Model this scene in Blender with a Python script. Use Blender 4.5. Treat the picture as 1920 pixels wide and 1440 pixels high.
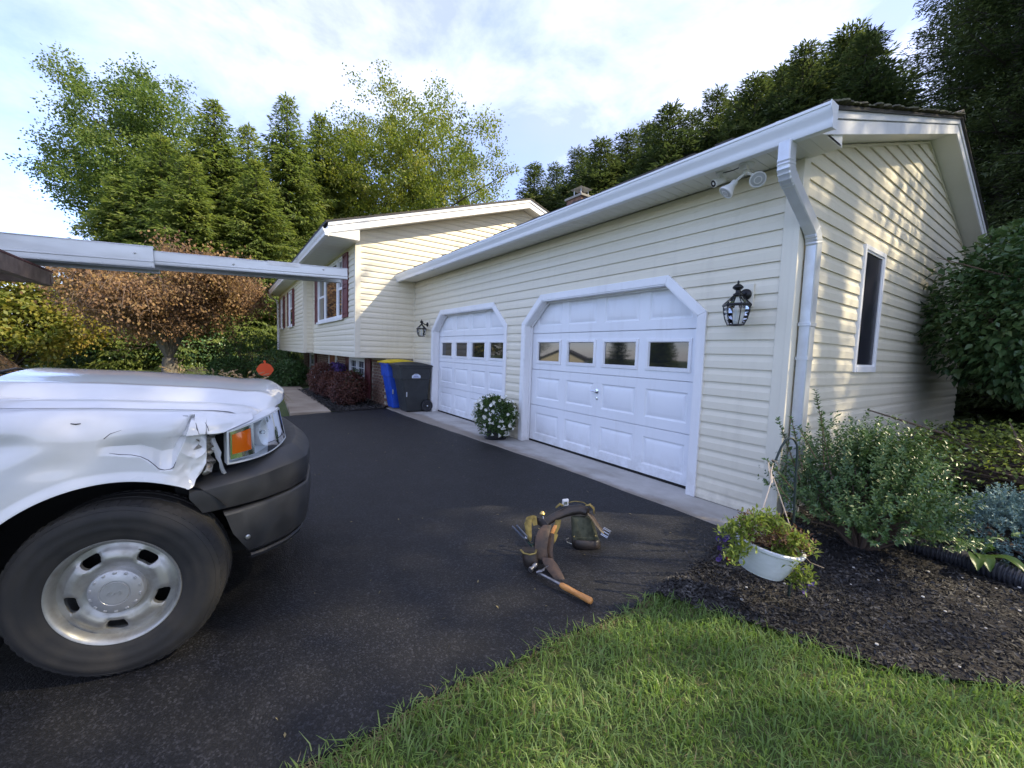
import bpy, math, random
import numpy as np
from mathutils import Matrix, Vector, noise as mnoise
for o in list(bpy.data.objects): bpy.data.objects.remove(o)
S = bpy.context.scene
COL = S.collection
rng = np.random.default_rng(7)
random.seed(7)
PI = math.pi
# ------------------------------------------------------------------ camera, sky, sun, exposure
cam = bpy.data.cameras.new('camera'); camo = bpy.data.objects.new('camera', cam); COL.objects.link(camo)
cam.sensor_width = 36.0; cam.lens = 772.9 / 1920 * 36.0; cam.clip_start = 0.05; cam.clip_end = 2000
CAM = Vector((1.4657, -3.7179, 1.3267))
_f = Vector((-0.81733212, 0.57133477, -0.07446339)); _r = Vector((0.57057256, 0.82057416, 0.03324142)); _u = Vector((-0.08009471, 0.01531748, 0.99666956))
M = Matrix((( _r.x, _u.x, -_f.x, CAM.x), (_r.y, _u.y, -_f.y, CAM.y), (_r.z, _u.z, -_f.z, CAM.z), (0, 0, 0, 1)))
camo.matrix_world = M
S.camera = camo
S.render.resolution_x = 1024; S.render.resolution_y = 768
SUN = Vector((0.50, 0.53, 0.68)).normalized()
el = math.asin(SUN.z); az = math.atan2(SUN.x, SUN.y)
W = bpy.data.worlds.new('World'); S.world = W; W.use_nodes = True
nt = W.node_tree; nt.nodes.clear()
def N(nt, t, **k):
    n = nt.nodes.new(t)
    for a, b in k.items():
        if a == 'inp':
            for i, v in b.items(): n.inputs[i].default_value = v
        else: setattr(n, a, b)
    return n
def L(nt, a, ao, b, bi): nt.links.new(a.outputs[ao], b.inputs[bi])
sky = N(nt, 'ShaderNodeTexSky', sky_type='NISHITA', sun_disc=False, sun_elevation=el, sun_rotation=az, air_density=1.0, dust_density=.5, ozone_density=3.0, altitude=100)
tc = N(nt, 'ShaderNodeTexCoord'); sep = N(nt, 'ShaderNodeSeparateXYZ'); L(nt, tc, 'Generated', sep, 0)
zc = N(nt, 'ShaderNodeMath', operation='MAXIMUM', inp={1: 0.0}); L(nt, sep, 2, zc, 0)
za = N(nt, 'ShaderNodeMath', operation='ADD', inp={1: 0.22}); L(nt, zc, 0, za, 0)
dx = N(nt, 'ShaderNodeMath', operation='DIVIDE'); L(nt, sep, 0, dx, 0); L(nt, za, 0, dx, 1)
dy = N(nt, 'ShaderNodeMath', operation='DIVIDE'); L(nt, sep, 1, dy, 0); L(nt, za, 0, dy, 1)
cv = N(nt, 'ShaderNodeCombineXYZ', inp={2: 3.7}); L(nt, dx, 0, cv, 0); L(nt, dy, 0, cv, 1)
n1 = N(nt, 'ShaderNodeTexNoise', inp={'Scale': 0.62, 'Detail': 6, 'Roughness': .52, 'Distortion': .12}); L(nt, cv, 0, n1, 'Vector')
n2 = N(nt, 'ShaderNodeTexNoise', inp={'Scale': 2.2, 'Detail': 8, 'Roughness': .6, 'Distortion': .25}); L(nt, cv, 0, n2, 'Vector')
r1 = N(nt, 'ShaderNodeMapRange', inp={1: .34, 2: .62, 3: .25, 4: .96}); L(nt, n1, 'Fac', r1, 0)
r2 = N(nt, 'ShaderNodeMapRange', inp={1: .44, 2: .70, 3: 0, 4: 1}); L(nt, n2, 'Fac', r2, 0)
# sunward brightening of thin cloud (forward scatter)
dot = N(nt, 'ShaderNodeVectorMath', operation='DOT_PRODUCT'); L(nt, tc, 'Generated', dot, 0); dot.inputs[1].default_value = SUN
fw = N(nt, 'ShaderNodeMapRange', inp={1: -1.0, 2: 1.0, 3: .98, 4: 1.0}); L(nt, dot, 'Value', fw, 0)
cc = N(nt, 'ShaderNodeMix', data_type='RGBA'); cc.inputs[6].default_value = (1.85, 1.98, 2.75, 1); cc.inputs[7].default_value = (4.3, 4.35, 4.75, 1); L(nt, r2, 0, cc, 0)
cs = N(nt, 'ShaderNodeVectorMath', operation='SCALE'); L(nt, cc, 2, cs, 0); L(nt, fw, 0, cs, 'Scale')
mx = N(nt, 'ShaderNodeMix', data_type='RGBA'); L(nt, r1, 0, mx, 0); skt = N(nt, 'ShaderNodeMix', data_type='RGBA', blend_type='MULTIPLY'); skt.inputs[0].default_value = 1; skt.inputs[7].default_value = (.86, .84, 1.06, 1); L(nt, sky, 0, skt, 6); L(nt, skt, 2, mx, 6); L(nt, cs, 0, mx, 7)
cvx = N(nt, 'ShaderNodeMapRange', inp={1: -.6, 2: .62, 3: .40, 4: 1.0}); L(nt, dot, 'Value', cvx, 0)
cvm = N(nt, 'ShaderNodeMath', operation='MULTIPLY'); L(nt, cvx, 0, cvm, 0); L(nt, r1, 0, cvm, 1); L(nt, cvm, 0, mx, 0)
bg = N(nt, 'ShaderNodeBackground', inp={1: 0.11}); L(nt, mx, 2, bg, 0)
wo = N(nt, 'ShaderNodeOutputWorld'); L(nt, bg, 0, wo, 0)
sl = bpy.data.lights.new('sun', 'SUN'); sl.energy = 2.2; sl.angle = math.radians(0.5); sl.color = (1, .86, .60)
slo = bpy.data.objects.new('sun', sl); COL.objects.link(slo); slo.rotation_euler = SUN.to_track_quat('Z', 'Y').to_euler(); slo.location = (10, 10, 20)
vs = S.view_settings; vs.view_transform = 'Standard'; vs.look = 'None'; vs.gamma = 1.0; vs.exposure = 2.10; vs.use_curve_mapping = False

# ------------------------------------------------------------------ materials
MATS = {}
def mat(name, col, rough=.5, metal=0., spec=.5, coat=0., var=None, bump=None, vor=None, ior=None, emit=None, alpha=None, sheen=0., stretch=None, coatrough=.05):
    """procedural principled; var=(col2, scale, lo, hi[, detail]); bump=(scale, strength, dist[,detail])"""
    m = bpy.data.materials.new(name); m.use_nodes = True; t = m.node_tree; b = t.nodes['Principled BSDF']
    b.inputs['Base Color'].default_value = (*col, 1); b.inputs['Roughness'].default_value = rough; b.inputs['Metallic'].default_value = metal
    b.inputs['Specular IOR Level'].default_value = spec; b.inputs['Coat Weight'].default_value = coat; b.inputs['Coat Roughness'].default_value = coatrough
    if ior: b.inputs['IOR'].default_value = ior
    c = N(t, 'ShaderNodeTexCoord'); src = c; so = 'Object'
    if stretch:
        mp = N(t, 'ShaderNodeMapping'); mp.inputs['Scale'].default_value = stretch; L(t, c, 'Object', mp, 0); src = mp; so = 0
    if var:
        n = N(t, 'ShaderNodeTexNoise', inp={'Scale': var[1], 'Detail': var[4] if len(var) > 4 else 5, 'Roughness': .6}); L(t, src, so, n, 'Vector')
        r = N(t, 'ShaderNodeMapRange', inp={1: var[2], 2: var[3]}); L(t, n, 'Fac', r, 0)
        x = N(t, 'ShaderNodeMix', data_type='RGBA'); x.inputs[6].default_value = (*col, 1); x.inputs[7].default_value = (*var[0], 1); L(t, r, 0, x, 0); L(t, x, 2, b, 'Base Color')
        rr = N(t, 'ShaderNodeMapRange', inp={1: .3, 2: .7, 3: max(0, rough - .08), 4: min(1, rough + .08)}); L(t, n, 'Fac', rr, 0); L(t, rr, 0, b, 'Roughness')
    if bump:
        n = N(t, 'ShaderNodeTexNoise', inp={'Scale': bump[0], 'Detail': bump[3] if len(bump) > 3 else 4, 'Roughness': .6}); L(t, src, so, n, 'Vector')
        bp = N(t, 'ShaderNodeBump', inp={'Strength': bump[1], 'Distance': bump[2]}); L(t, n, 'Fac', bp, 'Height'); L(t, bp, 0, b, 'Normal')
    if name in ('siding', 'white_door', 'white_trim', 'siding_trim') and var:
        # rain-splashed dirt along the foot of the walls
        gp_ = N(t, 'ShaderNodeNewGeometry'); sz = N(t, 'ShaderNodeSeparateXYZ'); L(t, gp_, 'Position', sz, 0); dn = N(t, 'ShaderNodeTexNoise', inp={'Scale': 7.0, 'Detail': 7, 'Roughness': .7}); L(t, gp_, 'Position', dn, 'Vector')
        zr_ = N(t, 'ShaderNodeMapRange', inp={1: .34, 2: .0, 3: 0, 4: 1}); L(t, sz, 2, zr_, 0); nr = N(t, 'ShaderNodeMapRange', inp={1: .36, 2: .70, 3: 0, 4: .55}); L(t, dn, 'Fac', nr, 0); mm = N(t, 'ShaderNodeMath', operation='MULTIPLY'); L(t, zr_, 0, mm, 0); L(t, nr, 0, mm, 1)
        # faint grime streaks elsewhere
        mp2 = N(t, 'ShaderNodeMapping'); mp2.inputs['Scale'].default_value = (5, 5, .5); L(t, gp_, 'Position', mp2, 0); d2 = N(t, 'ShaderNodeTexNoise', inp={'Scale': 1.6, 'Detail': 6, 'Roughness': .65}); L(t, mp2, 0, d2, 'Vector'); r2_n = N(t, 'ShaderNodeMapRange', inp={1: .52, 2: .78, 3: 0, 4: .16}); L(t, d2, 'Fac', r2_n, 0); mxm = N(t, 'ShaderNodeMath', operation='MAXIMUM'); L(t, mm, 0, mxm, 0); L(t, r2_n, 0, mxm, 1)
        xx = N(t, 'ShaderNodeMix', data_type='RGBA'); L(t, mxm, 0, xx, 0); L(t, x, 2, xx, 6); xx.inputs[7].default_value = (.34, .30, .24, 1); L(t, xx, 2, b, 'Base Color')
    if emit: b.inputs['Emission Color'].default_value = (*emit[0], 1); b.inputs['Emission Strength'].default_value = emit[1]
    MATS[name] = m; return m
def leafmat(name, cols, trans=.35, rough=.5, scale=.25, spec=.35):
    """colour from per-leaf random + slow noise; some light passes through"""
    m = bpy.data.materials.new(name); m.use_nodes = True; t = m.node_tree; b = t.nodes['Principled BSDF']; o = t.nodes['Material Output']
    g = N(t, 'ShaderNodeNewGeometry'); c = N(t, 'ShaderNodeTexCoord'); n = N(t, 'ShaderNodeTexNoise', inp={'Scale': scale, 'Detail': 3}); L(t, c, 'Object', n, 'Vector')
    a = N(t, 'ShaderNodeMath', operation='MULTIPLY_ADD', inp={1: .55}); L(t, g, 'Random Per Island', a, 0)
    k = N(t, 'ShaderNodeMapRange', inp={1: .35, 2: .65, 3: 0, 4: .45}); L(t, n, 'Fac', k, 0); L(t, k, 0, a, 2)
    rp = N(t, 'ShaderNodeValToRGB'); L(t, a, 0, rp, 0)
    e = rp.color_ramp.elements
    for i, cl in enumerate(cols):
        p = i / (len(cols) - 1)
        if i == 0: e[0].position = 0; e[0].color = (*cl, 1)
        elif i == len(cols) - 1: e[-1].position = 1; e[-1].color = (*cl, 1)
        else: q = e.new(p); q.color = (*cl, 1)
    L(t, rp, 0, b, 'Base Color'); b.inputs['Roughness'].default_value = rough; b.inputs['Specular IOR Level'].default_value = spec
    tr = N(t, 'ShaderNodeBsdfTranslucent')
    hs = N(t, 'ShaderNodeHueSaturation', inp={'Saturation': 1.1, 'Value': 1.25}); L(t, rp, 0, hs, 'Color'); L(t, hs, 0, tr, 0)
    mxx = N(t, 'ShaderNodeMixShader', inp={0: trans}); L(t, b, 0, mxx, 1); L(t, tr, 0, mxx, 2); L(t, mxx, 0, o, 0)
    MATS[name] = m; return m
def vcol(h): return tuple(((c / 255) / 12.92 if c / 255 <= .04045 else ((c / 255 + .055) / 1.055) ** 2.4) for c in h)

mat('siding', (.785, .73, .585), .42, spec=.4, var=((.745, .69, .545), 1.3, .35, .7), bump=(30, .05, .002), stretch=(.3, .3, 3))
mat('siding_trim', (.775, .73, .60), .45, var=((.735, .69, .56), 2, .3, .7))
mat('white_trim', (.84, .845, .86), .38, var=((.79, .79, .80), 2.2, .45, .85), bump=(60, .04, .002))
mat('white_door', (.83, .845, .875), .40, var=((.80, .815, .84), 1.6, .4, .7), bump=(220, .10, .001))
mat('gutter_white', (.82, .84, .87), .32, var=((.70, .71, .71), 3.0, .55, .9), stretch=(.25, 1, 1))
mat('soffit', (.80, .79, .74), .5, var=((.76, .75, .70), 1.5, .4, .7))
mat('shingle', (.050, .045, .043), .9, var=((.10, .09, .08), 9, .4, .7), bump=(60, .6, .01))
mat('moss', (.10, .10, .05), .95, var=((.05, .045, .035), 30, .4, .6), bump=(60, 1, .01))
mat('dark_metal', (.03, .028, .026), .5, var=((.05, .045, .04), 8, .4, .7))
mat('black_iron', (.012, .012, .014), .35, metal=.3, spec=.5, bump=(80, .15, .002))
mat('window_glass', (.012, .014, .018), .03, spec=.7, ior=1.65)
mat('house_glass', (.02, .024, .03), .03, spec=.8, ior=1.8)
mat('screen_glass', (.016, .016, .028), .28, spec=.5)
mat('shutter', vcol((104, 44, 48)), .5, var=(vcol((84, 34, 40)), 5, .4, .7))
mat('brick', vcol((136, 106, 88)), .85, var=(vcol((92, 70, 62)), 5.5, .38, .62), bump=(60, .5, .006))
mat('mortar', vcol((196, 188, 172)), .9, var=(vcol((150, 140, 126)), 20, .3, .7), bump=(90, .4, .004))
mat('foundation', (.30, .29, .27), .9, var=((.2, .2, .19), 4, .4, .7), bump=(30, .4, .006))
mat('bin_black', (.030, .034, .036), .55, var=((.022, .025, .027), 6, .4, .7), bump=(150, .2, .002))
mat('bin_blue', vcol((30, 80, 190)), .5, var=(vcol((24, 66, 165)), 6, .4, .7))
mat('bin_yellow', vcol((214, 190, 40)), .5, var=(vcol((190, 165, 35)), 6, .4, .7))
mat('sticker', (.62, .67, .78), .5)
mat('sticker_ink', (.10, .16, .42), .5)
mat('door_wood', vcol((150, 88, 52)), .5, var=(vcol((110, 60, 36)), 6, .4, .7))
mat('bark', (.085, .070, .058), .95, var=((.045, .038, .032), 14, .35, .65), bump=(24, .9, .03), stretch=(1, 1, .25))
mat('bark_pale', (.17, .15, .125), .95, var=((.09, .08, .065), 12, .35, .65), bump=(24, .8, .02), stretch=(1, 1, .3))
mat('twig', (.12, .085, .065), .9)
mat('twig_pale', (.26, .21, .15), .9)
# vehicle
mat('truck_paint', (.68, .69, .70), .34, spec=.5, coat=.9, var=((.60, .60, .595), 2.4, .45, .75), coatrough=.06)
mat('bare_metal', (.42, .41, .38), .38, metal=.75, var=((.16, .14, .12), 26, .45, .62), bump=(40, .5, .006))
mat('bumper_plastic', (.020, .021, .024), .52, var=((.034, .035, .038), 7, .4, .7), bump=(260, .25, .002))
mat('liner_black', (.006, .006, .006), .85)
mat('rubber', (.017, .0165, .016), .78, var=((.034, .031, .027), 9, .42, .70), bump=(40, .2, .003))
mat('steel_wheel', (.40, .40, .38), .42, metal=.65, var=((.26, .25, .22), 14, .45, .75), bump=(70, .1, .002))
mat('hub_cap', (.44, .45, .46), .40, metal=.5, var=((.36, .36, .36), 14, .4, .7))
mat('lens_amber', (.78, .13, .005), .12, spec=.6, coat=.6)
mat('lamp_silver', (.74, .77, .80), .38, metal=.35, bump=(60, .3, .004))
mat('scratch', (.05, .05, .055), .6)
mat('chrome', (.80, .82, .84), .12, metal=1)
mat('truck_glass', (.02, .035, .032), .03, spec=.8, ior=1.6)
mat('rack_red', vcol((96, 52, 42)), .6, var=(vcol((70, 44, 38)), 10, .4, .7))
mat('rack_brown', vcol((120, 100, 84)), .6, var=(vcol((86, 70, 58)), 10, .4, .7))
mat('aluminium', (.58, .60, .61), .46, metal=.75, var=((.46, .47, .47), 5, .42, .72), bump=(40, .12, .003), stretch=(1, .2, 1))
mat('galvanised', (.66, .69, .72), .36, metal=.35, var=((.56, .58, .60), 6, .4, .7))
# tools
mat('leather_dark', (.022, .018, .016), .48, var=((.045, .032, .024), 16, .4, .65), bump=(60, .4, .004))
mat('leather_brown', vcol((54, 42, 32)), .5, var=(vcol((98, 74, 54)), 14, .4, .68), bump=(40, .4, .004))
mat('canvas_olive', vcol((74, 76, 58)), .9, var=(vcol((50, 52, 38)), 18, .4, .65), bump=(180, .5, .002))
mat('canvas_yellow', vcol((132, 118, 66)), .85, var=(vcol((84, 74, 40)), 16, .4, .65), bump=(180, .5, .002))
mat('wood_handle', vcol((206, 148, 84)), .45, var=(vcol((170, 112, 58)), 10, .35, .7), stretch=(1, 8, 8))
mat('steel', (.55, .56, .58), .3, metal=.9, var=((.4, .4, .4), 20, .4, .7))
mat('brass', (.62, .45, .16), .35, metal=.8)
mat('blue_grey_tool', vcol((74, 84, 104)), .5)
mat('green_tool', vcol((30, 58, 48)), .5)
mat('white_plastic', (.74, .74, .74), .35, var=((.62, .62, .60), 8, .4, .7))
mat('pipe_black', (.036, .038, .046), .34, var=((.05, .05, .056), 12, .4, .7))
mat('tool_steel', (.30, .30, .31), .38, metal=.85, var=((.2, .19, .18), 30, .4, .7))
mat('hose_black', (.020, .021, .026), .5)
mat('basket_white', (.70, .72, .74), .45, var=((.58, .60, .60), 8, .4, .7), stretch=(1, 1, 3))
mat('string_tan', vcol((196, 182, 168)), .7)
mat('pot_dark', (.02, .021, .024), .5)
mat('hook_green', (.012, .026, .020), .45)
mat('soil', (.035, .026, .02), .95, var=((.02, .015, .012), 40, .4, .6), bump=(60, 1, .01))
mat('orange_sign', vcol((226, 84, 34)), .6)
mat('lamp_white', (.74, .74, .71), .4)
mat('lamp_lens', (.50, .51, .51), .15, spec=.7)
mat('purple_petal', vcol((96, 70, 140)), .6, var=(vcol((70, 50, 110)), 40, .4, .6))
mat('red_petal', vcol((168, 28, 50)), .6)
mat('white_petal', (.82, .83, .76), .6)
def clearmat(name, tint=(.96, .98, 1.), ior=1.5):
    m = bpy.data.materials.new(name); m.use_nodes = True; t = m.node_tree; t.nodes.clear(); o = N(t, 'ShaderNodeOutputMaterial'); tr = N(t, 'ShaderNodeBsdfTransparent'); tr.inputs[0].default_value = (*tint, 1)
    g = N(t, 'ShaderNodeBsdfGlossy'); g.inputs['Roughness'].default_value = .03; f = N(t, 'ShaderNodeFresnel', inp={0: ior}); x = N(t, 'ShaderNodeMixShader'); L(t, f, 0, x, 0); L(t, tr, 0, x, 1); L(t, g, 0, x, 2); L(t, x, 0, o, 0); MATS[name] = m
clearmat('clear_glass'); clearmat('clear_lens', (.93, .96, .98), 1.22)
# foliage
leafmat('leaf_spruce', [(.068, .105, .032), (.115, .160, .042), (.17, .215, .054), (.24, .265, .07)], .5, .55, .5)
leafmat('leaf_spruce_dark', [(.030, .048, .020), (.055, .080, .028), (.085, .112, .036), (.12, .138, .048)], .42, .55, .5)
leafmat('leaf_maple', [(.060, .100, .026), (.095, .150, .034), (.14, .195, .046), (.20, .235, .06)], .42, .5, .35)
leafmat('leaf_maple_light', [(.080, .120, .022), (.13, .175, .030), (.19, .22, .038), (.26, .25, .05)], .45, .5, .35)
leafmat('leaf_gold', [(.10, .14, .028), (.18, .20, .04), (.28, .25, .05), (.38, .27, .08)], .42, .5, .5)
leafmat('leaf_brown', [(.11, .066, .042), (.18, .105, .058), (.26, .16, .075), (.36, .25, .10)], .32, .6, .7)
leafmat('leaf_bush', [(.034, .084, .034), (.060, .125, .048), (.095, .165, .060), (.16, .22, .075)], .22, .36, 1.2, .5)
leafmat('leaf_holly', [(.030, .072, .024), (.058, .118, .036), (.10, .170, .050), (.17, .24, .075)], .2, .33, 2.5, .5)
leafmat('leaf_hedge', [(.05, .085, .022), (.11, .155, .034), (.24, .29, .055), (.42, .46, .11)], .35, .4, 2.2)
leafmat('leaf_juniper', [(.065, .13, .13), (.12, .20, .20), (.17, .265, .265), (.24, .34, .335)], .12, .6, 6)
leafmat('leaf_hosta', [(.045, .09, .025), (.07, .13, .03), (.10, .17, .04)], .3, .35, 3)
leafmat('leaf_barberry', [(.055, .024, .022), (.10, .038, .030), (.16, .070, .045)], .25, .5, 3)
leafmat('leaf_box', [(.024, .06, .018), (.045, .095, .026), (.08, .14, .04)], .25, .45, 3)
leafmat('leaf_petunia', [(.030, .070, .018), (.060, .115, .028), (.11, .165, .035)], .3, .45, 4)
leafmat('leaf_basket', [(.12, .17, .03), (.21, .27, .05), (.32, .38, .09)], .35, .5, 6)
leafmat('leaf_dry', [(.09, .05, .028), (.16, .09, .05), (.22, .13, .08)], .25, .7, 6)
leafmat('plume', [(.34, .25, .15), (.48, .37, .24)], .35, .8, 3)
leafmat('grass_blade', [(.090, .155, .036), (.150, .245, .058), (.225, .335, .090), (.34, .43, .17)], .5, .42, 1.6, .5)
leafmat('grass_dry', [(.20, .17, .08), (.30, .26, .14)], .3, .6, 3)
leafmat('mulch_chip', [(.007, .007, .0075), (.013, .0125, .013), (.036, .034, .034), (.115, .108, .102)], 0., .72, 8, .5)

# ------------------------------------------------------------------ mesh helpers
class MB:
    def __init__(s): s.v = []; s.f = []
    def add(s, vs, fs):
        b = len(s.v); s.v += [tuple(p) for p in vs]; s.f += [tuple(i + b for i in q) for q in fs]; return s
    def box(s, x0, x1, y0, y1, z0, z1):
        return s.add([(x0, y0, z0), (x1, y0, z0), (x1, y1, z0), (x0, y1, z0), (x0, y0, z1), (x1, y0, z1), (x1, y1, z1), (x0, y1, z1)],
                     [(0, 3, 2, 1), (4, 5, 6, 7), (0, 1, 5, 4), (1, 2, 6, 5), (2, 3, 7, 6), (3, 0, 4, 7)])
    def obox(s, c, ux, uy, uz, sx, sy, sz):
        c = Vector(c); ux = Vector(ux).normalized(); uy = Vector(uy).normalized(); uz = Vector(uz).normalized()
        vs = [c + ux * (a * sx / 2) + uy * (b * sy / 2) + uz * (d * sz / 2) for d in (-1, 1) for a, b in ((-1, -1), (1, -1), (1, 1), (-1, 1))]
        return s.add(vs, [(0, 3, 2, 1), (4, 5, 6, 7), (0, 1, 5, 4), (1, 2, 6, 5), (2, 3, 7, 6), (3, 0, 4, 7)])
    def bar(s, a, b, w, h, up=(0, 0, 1)):
        a = Vector(a); b = Vector(b); d = (b - a); l = d.length; d.normalize(); x = d.cross(Vector(up))
        if x.length < 1e-4: x = d.cross(Vector((1, 0, 0)))
        x.normalize(); z = x.cross(d); return s.obox((a + b) / 2, d, x, z, l, w, h)
    def tube(s, pts, rad, n=8, caps=True, flat=1.0):
        pts = [Vector(p) for p in pts]; k = len(pts)
        if not hasattr(rad, '__len__'): rad = [rad] * k
        t0 = (pts[1] - pts[0]).normalized(); ref = Vector((0, 0, 1)) if abs(t0.z) < .9 else Vector((1, 0, 0)); u = t0.cross(ref).normalized(); b0 = len(s.v)
        for i, p in enumerate(pts):
            t = (pts[min(i + 1, k - 1)] - pts[max(i - 1, 0)])
            if t.length < 1e-9: t = t0
            t.normalize(); u = (u - t * u.dot(t))
            if u.length < 1e-6: u = t.orthogonal()
            u.normalize(); w = t.cross(u)
            for j in range(n):
                a = 2 * PI * j / n; s.v.append(tuple(p + u * (math.cos(a) * rad[i]) + w * (math.sin(a) * rad[i] * flat)))
        for i in range(k - 1):
            for j in range(n): s.f.append((b0 + i * n + j, b0 + i * n + (j + 1) % n, b0 + (i + 1) * n + (j + 1) % n, b0 + (i + 1) * n + j))
        if caps: s.f.append(tuple(b0 + j for j in range(n))[::-1]); s.f.append(tuple(b0 + (k - 1) * n + j for j in range(n)))
        return s
    def lathe(s, prof, n=24, o=(0, 0, 0), axis=(0, 0, 1), ref=None, caps=True, sy=1.0):
        o = Vector(o); a = Vector(axis).normalized(); u = Vector(ref) if ref else a.orthogonal(); u = (u - a * u.dot(a)).normalized(); w = a.cross(u); b0 = len(s.v)
        for r, h in prof:
            for j in range(n):
                t = 2 * PI * j / n; s.v.append(tuple(o + a * h + u * (r * math.cos(t)) + w * (r * sy * math.sin(t))))
        for i in range(len(prof) - 1):
            for j in range(n): s.f.append((b0 + i * n + j, b0 + i * n + (j + 1) % n, b0 + (i + 1) * n + (j + 1) % n, b0 + (i + 1) * n + j))
        if caps:
            if prof[0][0] > 1e-5: s.f.append(tuple(b0 + j for j in range(n))[::-1])
            if prof[-1][0] > 1e-5: s.f.append(tuple(b0 + (len(prof) - 1) * n + j for j in range(n)))
        return s
    def prism(s, poly, fn, d0, d1):
        """poly 2-D list, fn(a,b,d)->xyz"""
        n = len(poly); vs = [fn(a, b, d0) for a, b in poly] + [fn(a, b, d1) for a, b in poly]
        return s.add(vs, [tuple(range(n))[::-1], tuple(range(n, 2 * n))] + [(i, (i + 1) % n, n + (i + 1) % n, n + i) for i in range(n)])
    def grid(s, P, wrapu=False, wrapv=False):
        P = np.asarray(P, float); a, b = P.shape[:2]; b0 = len(s.v); s.v += [tuple(p) for p in P.reshape(-1, 3)]
        for i in range(a if wrapu else a - 1):
            for j in range(b if wrapv else b - 1):
                s.f.append((b0 + i * b + j, b0 + i * b + (j + 1) % b, b0 + ((i + 1) % a) * b + (j + 1) % b, b0 + ((i + 1) % a) * b + j))
        return s
    def mesh(s, name, m, smooth=None, fix=True):
        me = bpy.data.meshes.new(name); me.from_pydata(s.v, [], s.f); me.materials.append(MATS[m])
        if fix and len(s.f) < 60000:
            import bmesh
            bm = bmesh.new(); bm.from_mesh(me); bmesh.ops.recalc_face_normals(bm, faces=bm.faces); bm.to_mesh(me); bm.free()
        if smooth is not None:
            me.polygons.foreach_set('use_smooth', [True] * len(me.polygons)); me.set_sharp_from_angle(angle=math.radians(smooth))
        me.update(); return me
    def build(s, name, m, parent=None, smooth=None, bevel=None, fix=True, seg=2):
        return link(name, s.mesh(name, m, smooth, fix), parent, bevel, seg)
def link(name, me, parent=None, bevel=None, seg=2, loc=None):
    o = bpy.data.objects.new(name, me); COL.objects.link(o)
    if parent is not None:
        o.parent = parent
        if parent.get('_root'): o.matrix_parent_inverse = Matrix.Translation(-Vector(parent['_root']))
    if loc: o.location = loc
    if bevel:
        b = o.modifiers.new('bevel', 'BEVEL'); b.width = bevel; b.segments = seg; b.limit_method = 'ANGLE'; b.angle_limit = math.radians(40); b.harden_normals = False
    return o
def thing(name, label, cat, loc, group=None):
    o = bpy.data.objects.new(name, None); COL.objects.link(o); o.location = loc; o['_root'] = tuple(loc); o['label'] = label; o['category'] = cat; o.empty_display_size = .2
    if group: o['group'] = group
    return o
def tag(o, label, cat, group=None):
    o['label'] = label; o['category'] = cat
    if group: o['group'] = group
    return o
def struct(o, kind='structure'): o['kind'] = kind; return o
def dup(root, loc, rotz=0, scale=1, label=None):
    r = root.copy(); COL.objects.link(r); r.location = loc; r.rotation_euler = (0, 0, rotz); r.scale = (scale,) * 3 if not hasattr(scale, '__len__') else scale
    if label: r['label'] = label
    for ch in list(root.children):
        c = ch.copy(); COL.objects.link(c); c.parent = r; c.matrix_parent_inverse = ch.matrix_parent_inverse.copy()
        for g in list(ch.children):
            d = g.copy(); COL.objects.link(d); d.parent = c; d.matrix_parent_inverse = g.matrix_parent_inverse.copy()
    return r
def fastmesh(name, V, F, m, smooth=False):
    """V (n,3), F (k,4) quads or (k,3)"""
    V = np.ascontiguousarray(V, np.float32); F = np.ascontiguousarray(F, np.int32); k, w = F.shape
    me = bpy.data.meshes.new(name); me.vertices.add(len(V)); me.vertices.foreach_set('co', V.ravel()); me.loops.add(k * w); me.loops.foreach_set('vertex_index', F.ravel())
    me.polygons.add(k); me.polygons.foreach_set('loop_start', np.arange(0, k * w, w, dtype=np.int32)); me.polygons.foreach_set('loop_total', np.full(k, w, np.int32))
    if smooth: me.polygons.foreach_set('use_smooth', np.ones(k, bool))
    me.materials.append(MATS[m]); me.update(calc_edges=True); return me
def unit(a): return a / np.maximum(np.linalg.norm(a, axis=-1, keepdims=True), 1e-9)
def leaves(P, D, Nn, Ln, Wd, fold=0.0, shape='rhomb'):
    """leaf quads: P base points, D direction, Nn normal hint. fold>0 gives a two-quad creased leaf"""
    n = len(P); D = unit(D); B = unit(np.cross(D, Nn)); Up = np.cross(B, D); Ln = np.broadcast_to(Ln, n)[:, None]; Wd = np.broadcast_to(Wd, n)[:, None]
    if fold <= 0:
        V = np.stack([P, P + D * Ln * .45 + B * Wd * .5, P + D * Ln, P + D * Ln * .45 - B * Wd * .5], 1).reshape(-1, 3)
        F = np.arange(n * 4).reshape(n, 4)
    else:
        q = fold
        V = np.stack([P, P + D * Ln * .5 - Up * Wd * q * .2, P + D * Ln - Up * Ln * q * .35, P + D * Ln * .42 + B * Wd * .5 + Up * Wd * q * .5, P + D * Ln * .42 - B * Wd * .5 + Up * Wd * q * .5], 1).reshape(-1, 3)
        b = (np.arange(n) * 5)[:, None]
        F = np.concatenate([b + np.array([[0, 3, 2, 1]]), b + np.array([[0, 1, 2, 4]])], 0)
    return V, F
def randdir(n): return unit(rng.normal(size=(n, 3)))
def join(parts):
    Vs = []; Fs = []; b = 0
    for V, F in parts: Vs.append(V); Fs.append(F + b); b += len(V)
    return np.concatenate(Vs), np.concatenate(Fs)
def gz(x, y):
    """ground height of the place (metres)"""
    z = -.044 * min(max(-.48 - y, 0.), 3.8)
    if y < -10: z -= min(.07 * (-10 - y), 2.4)
    return z
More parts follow.
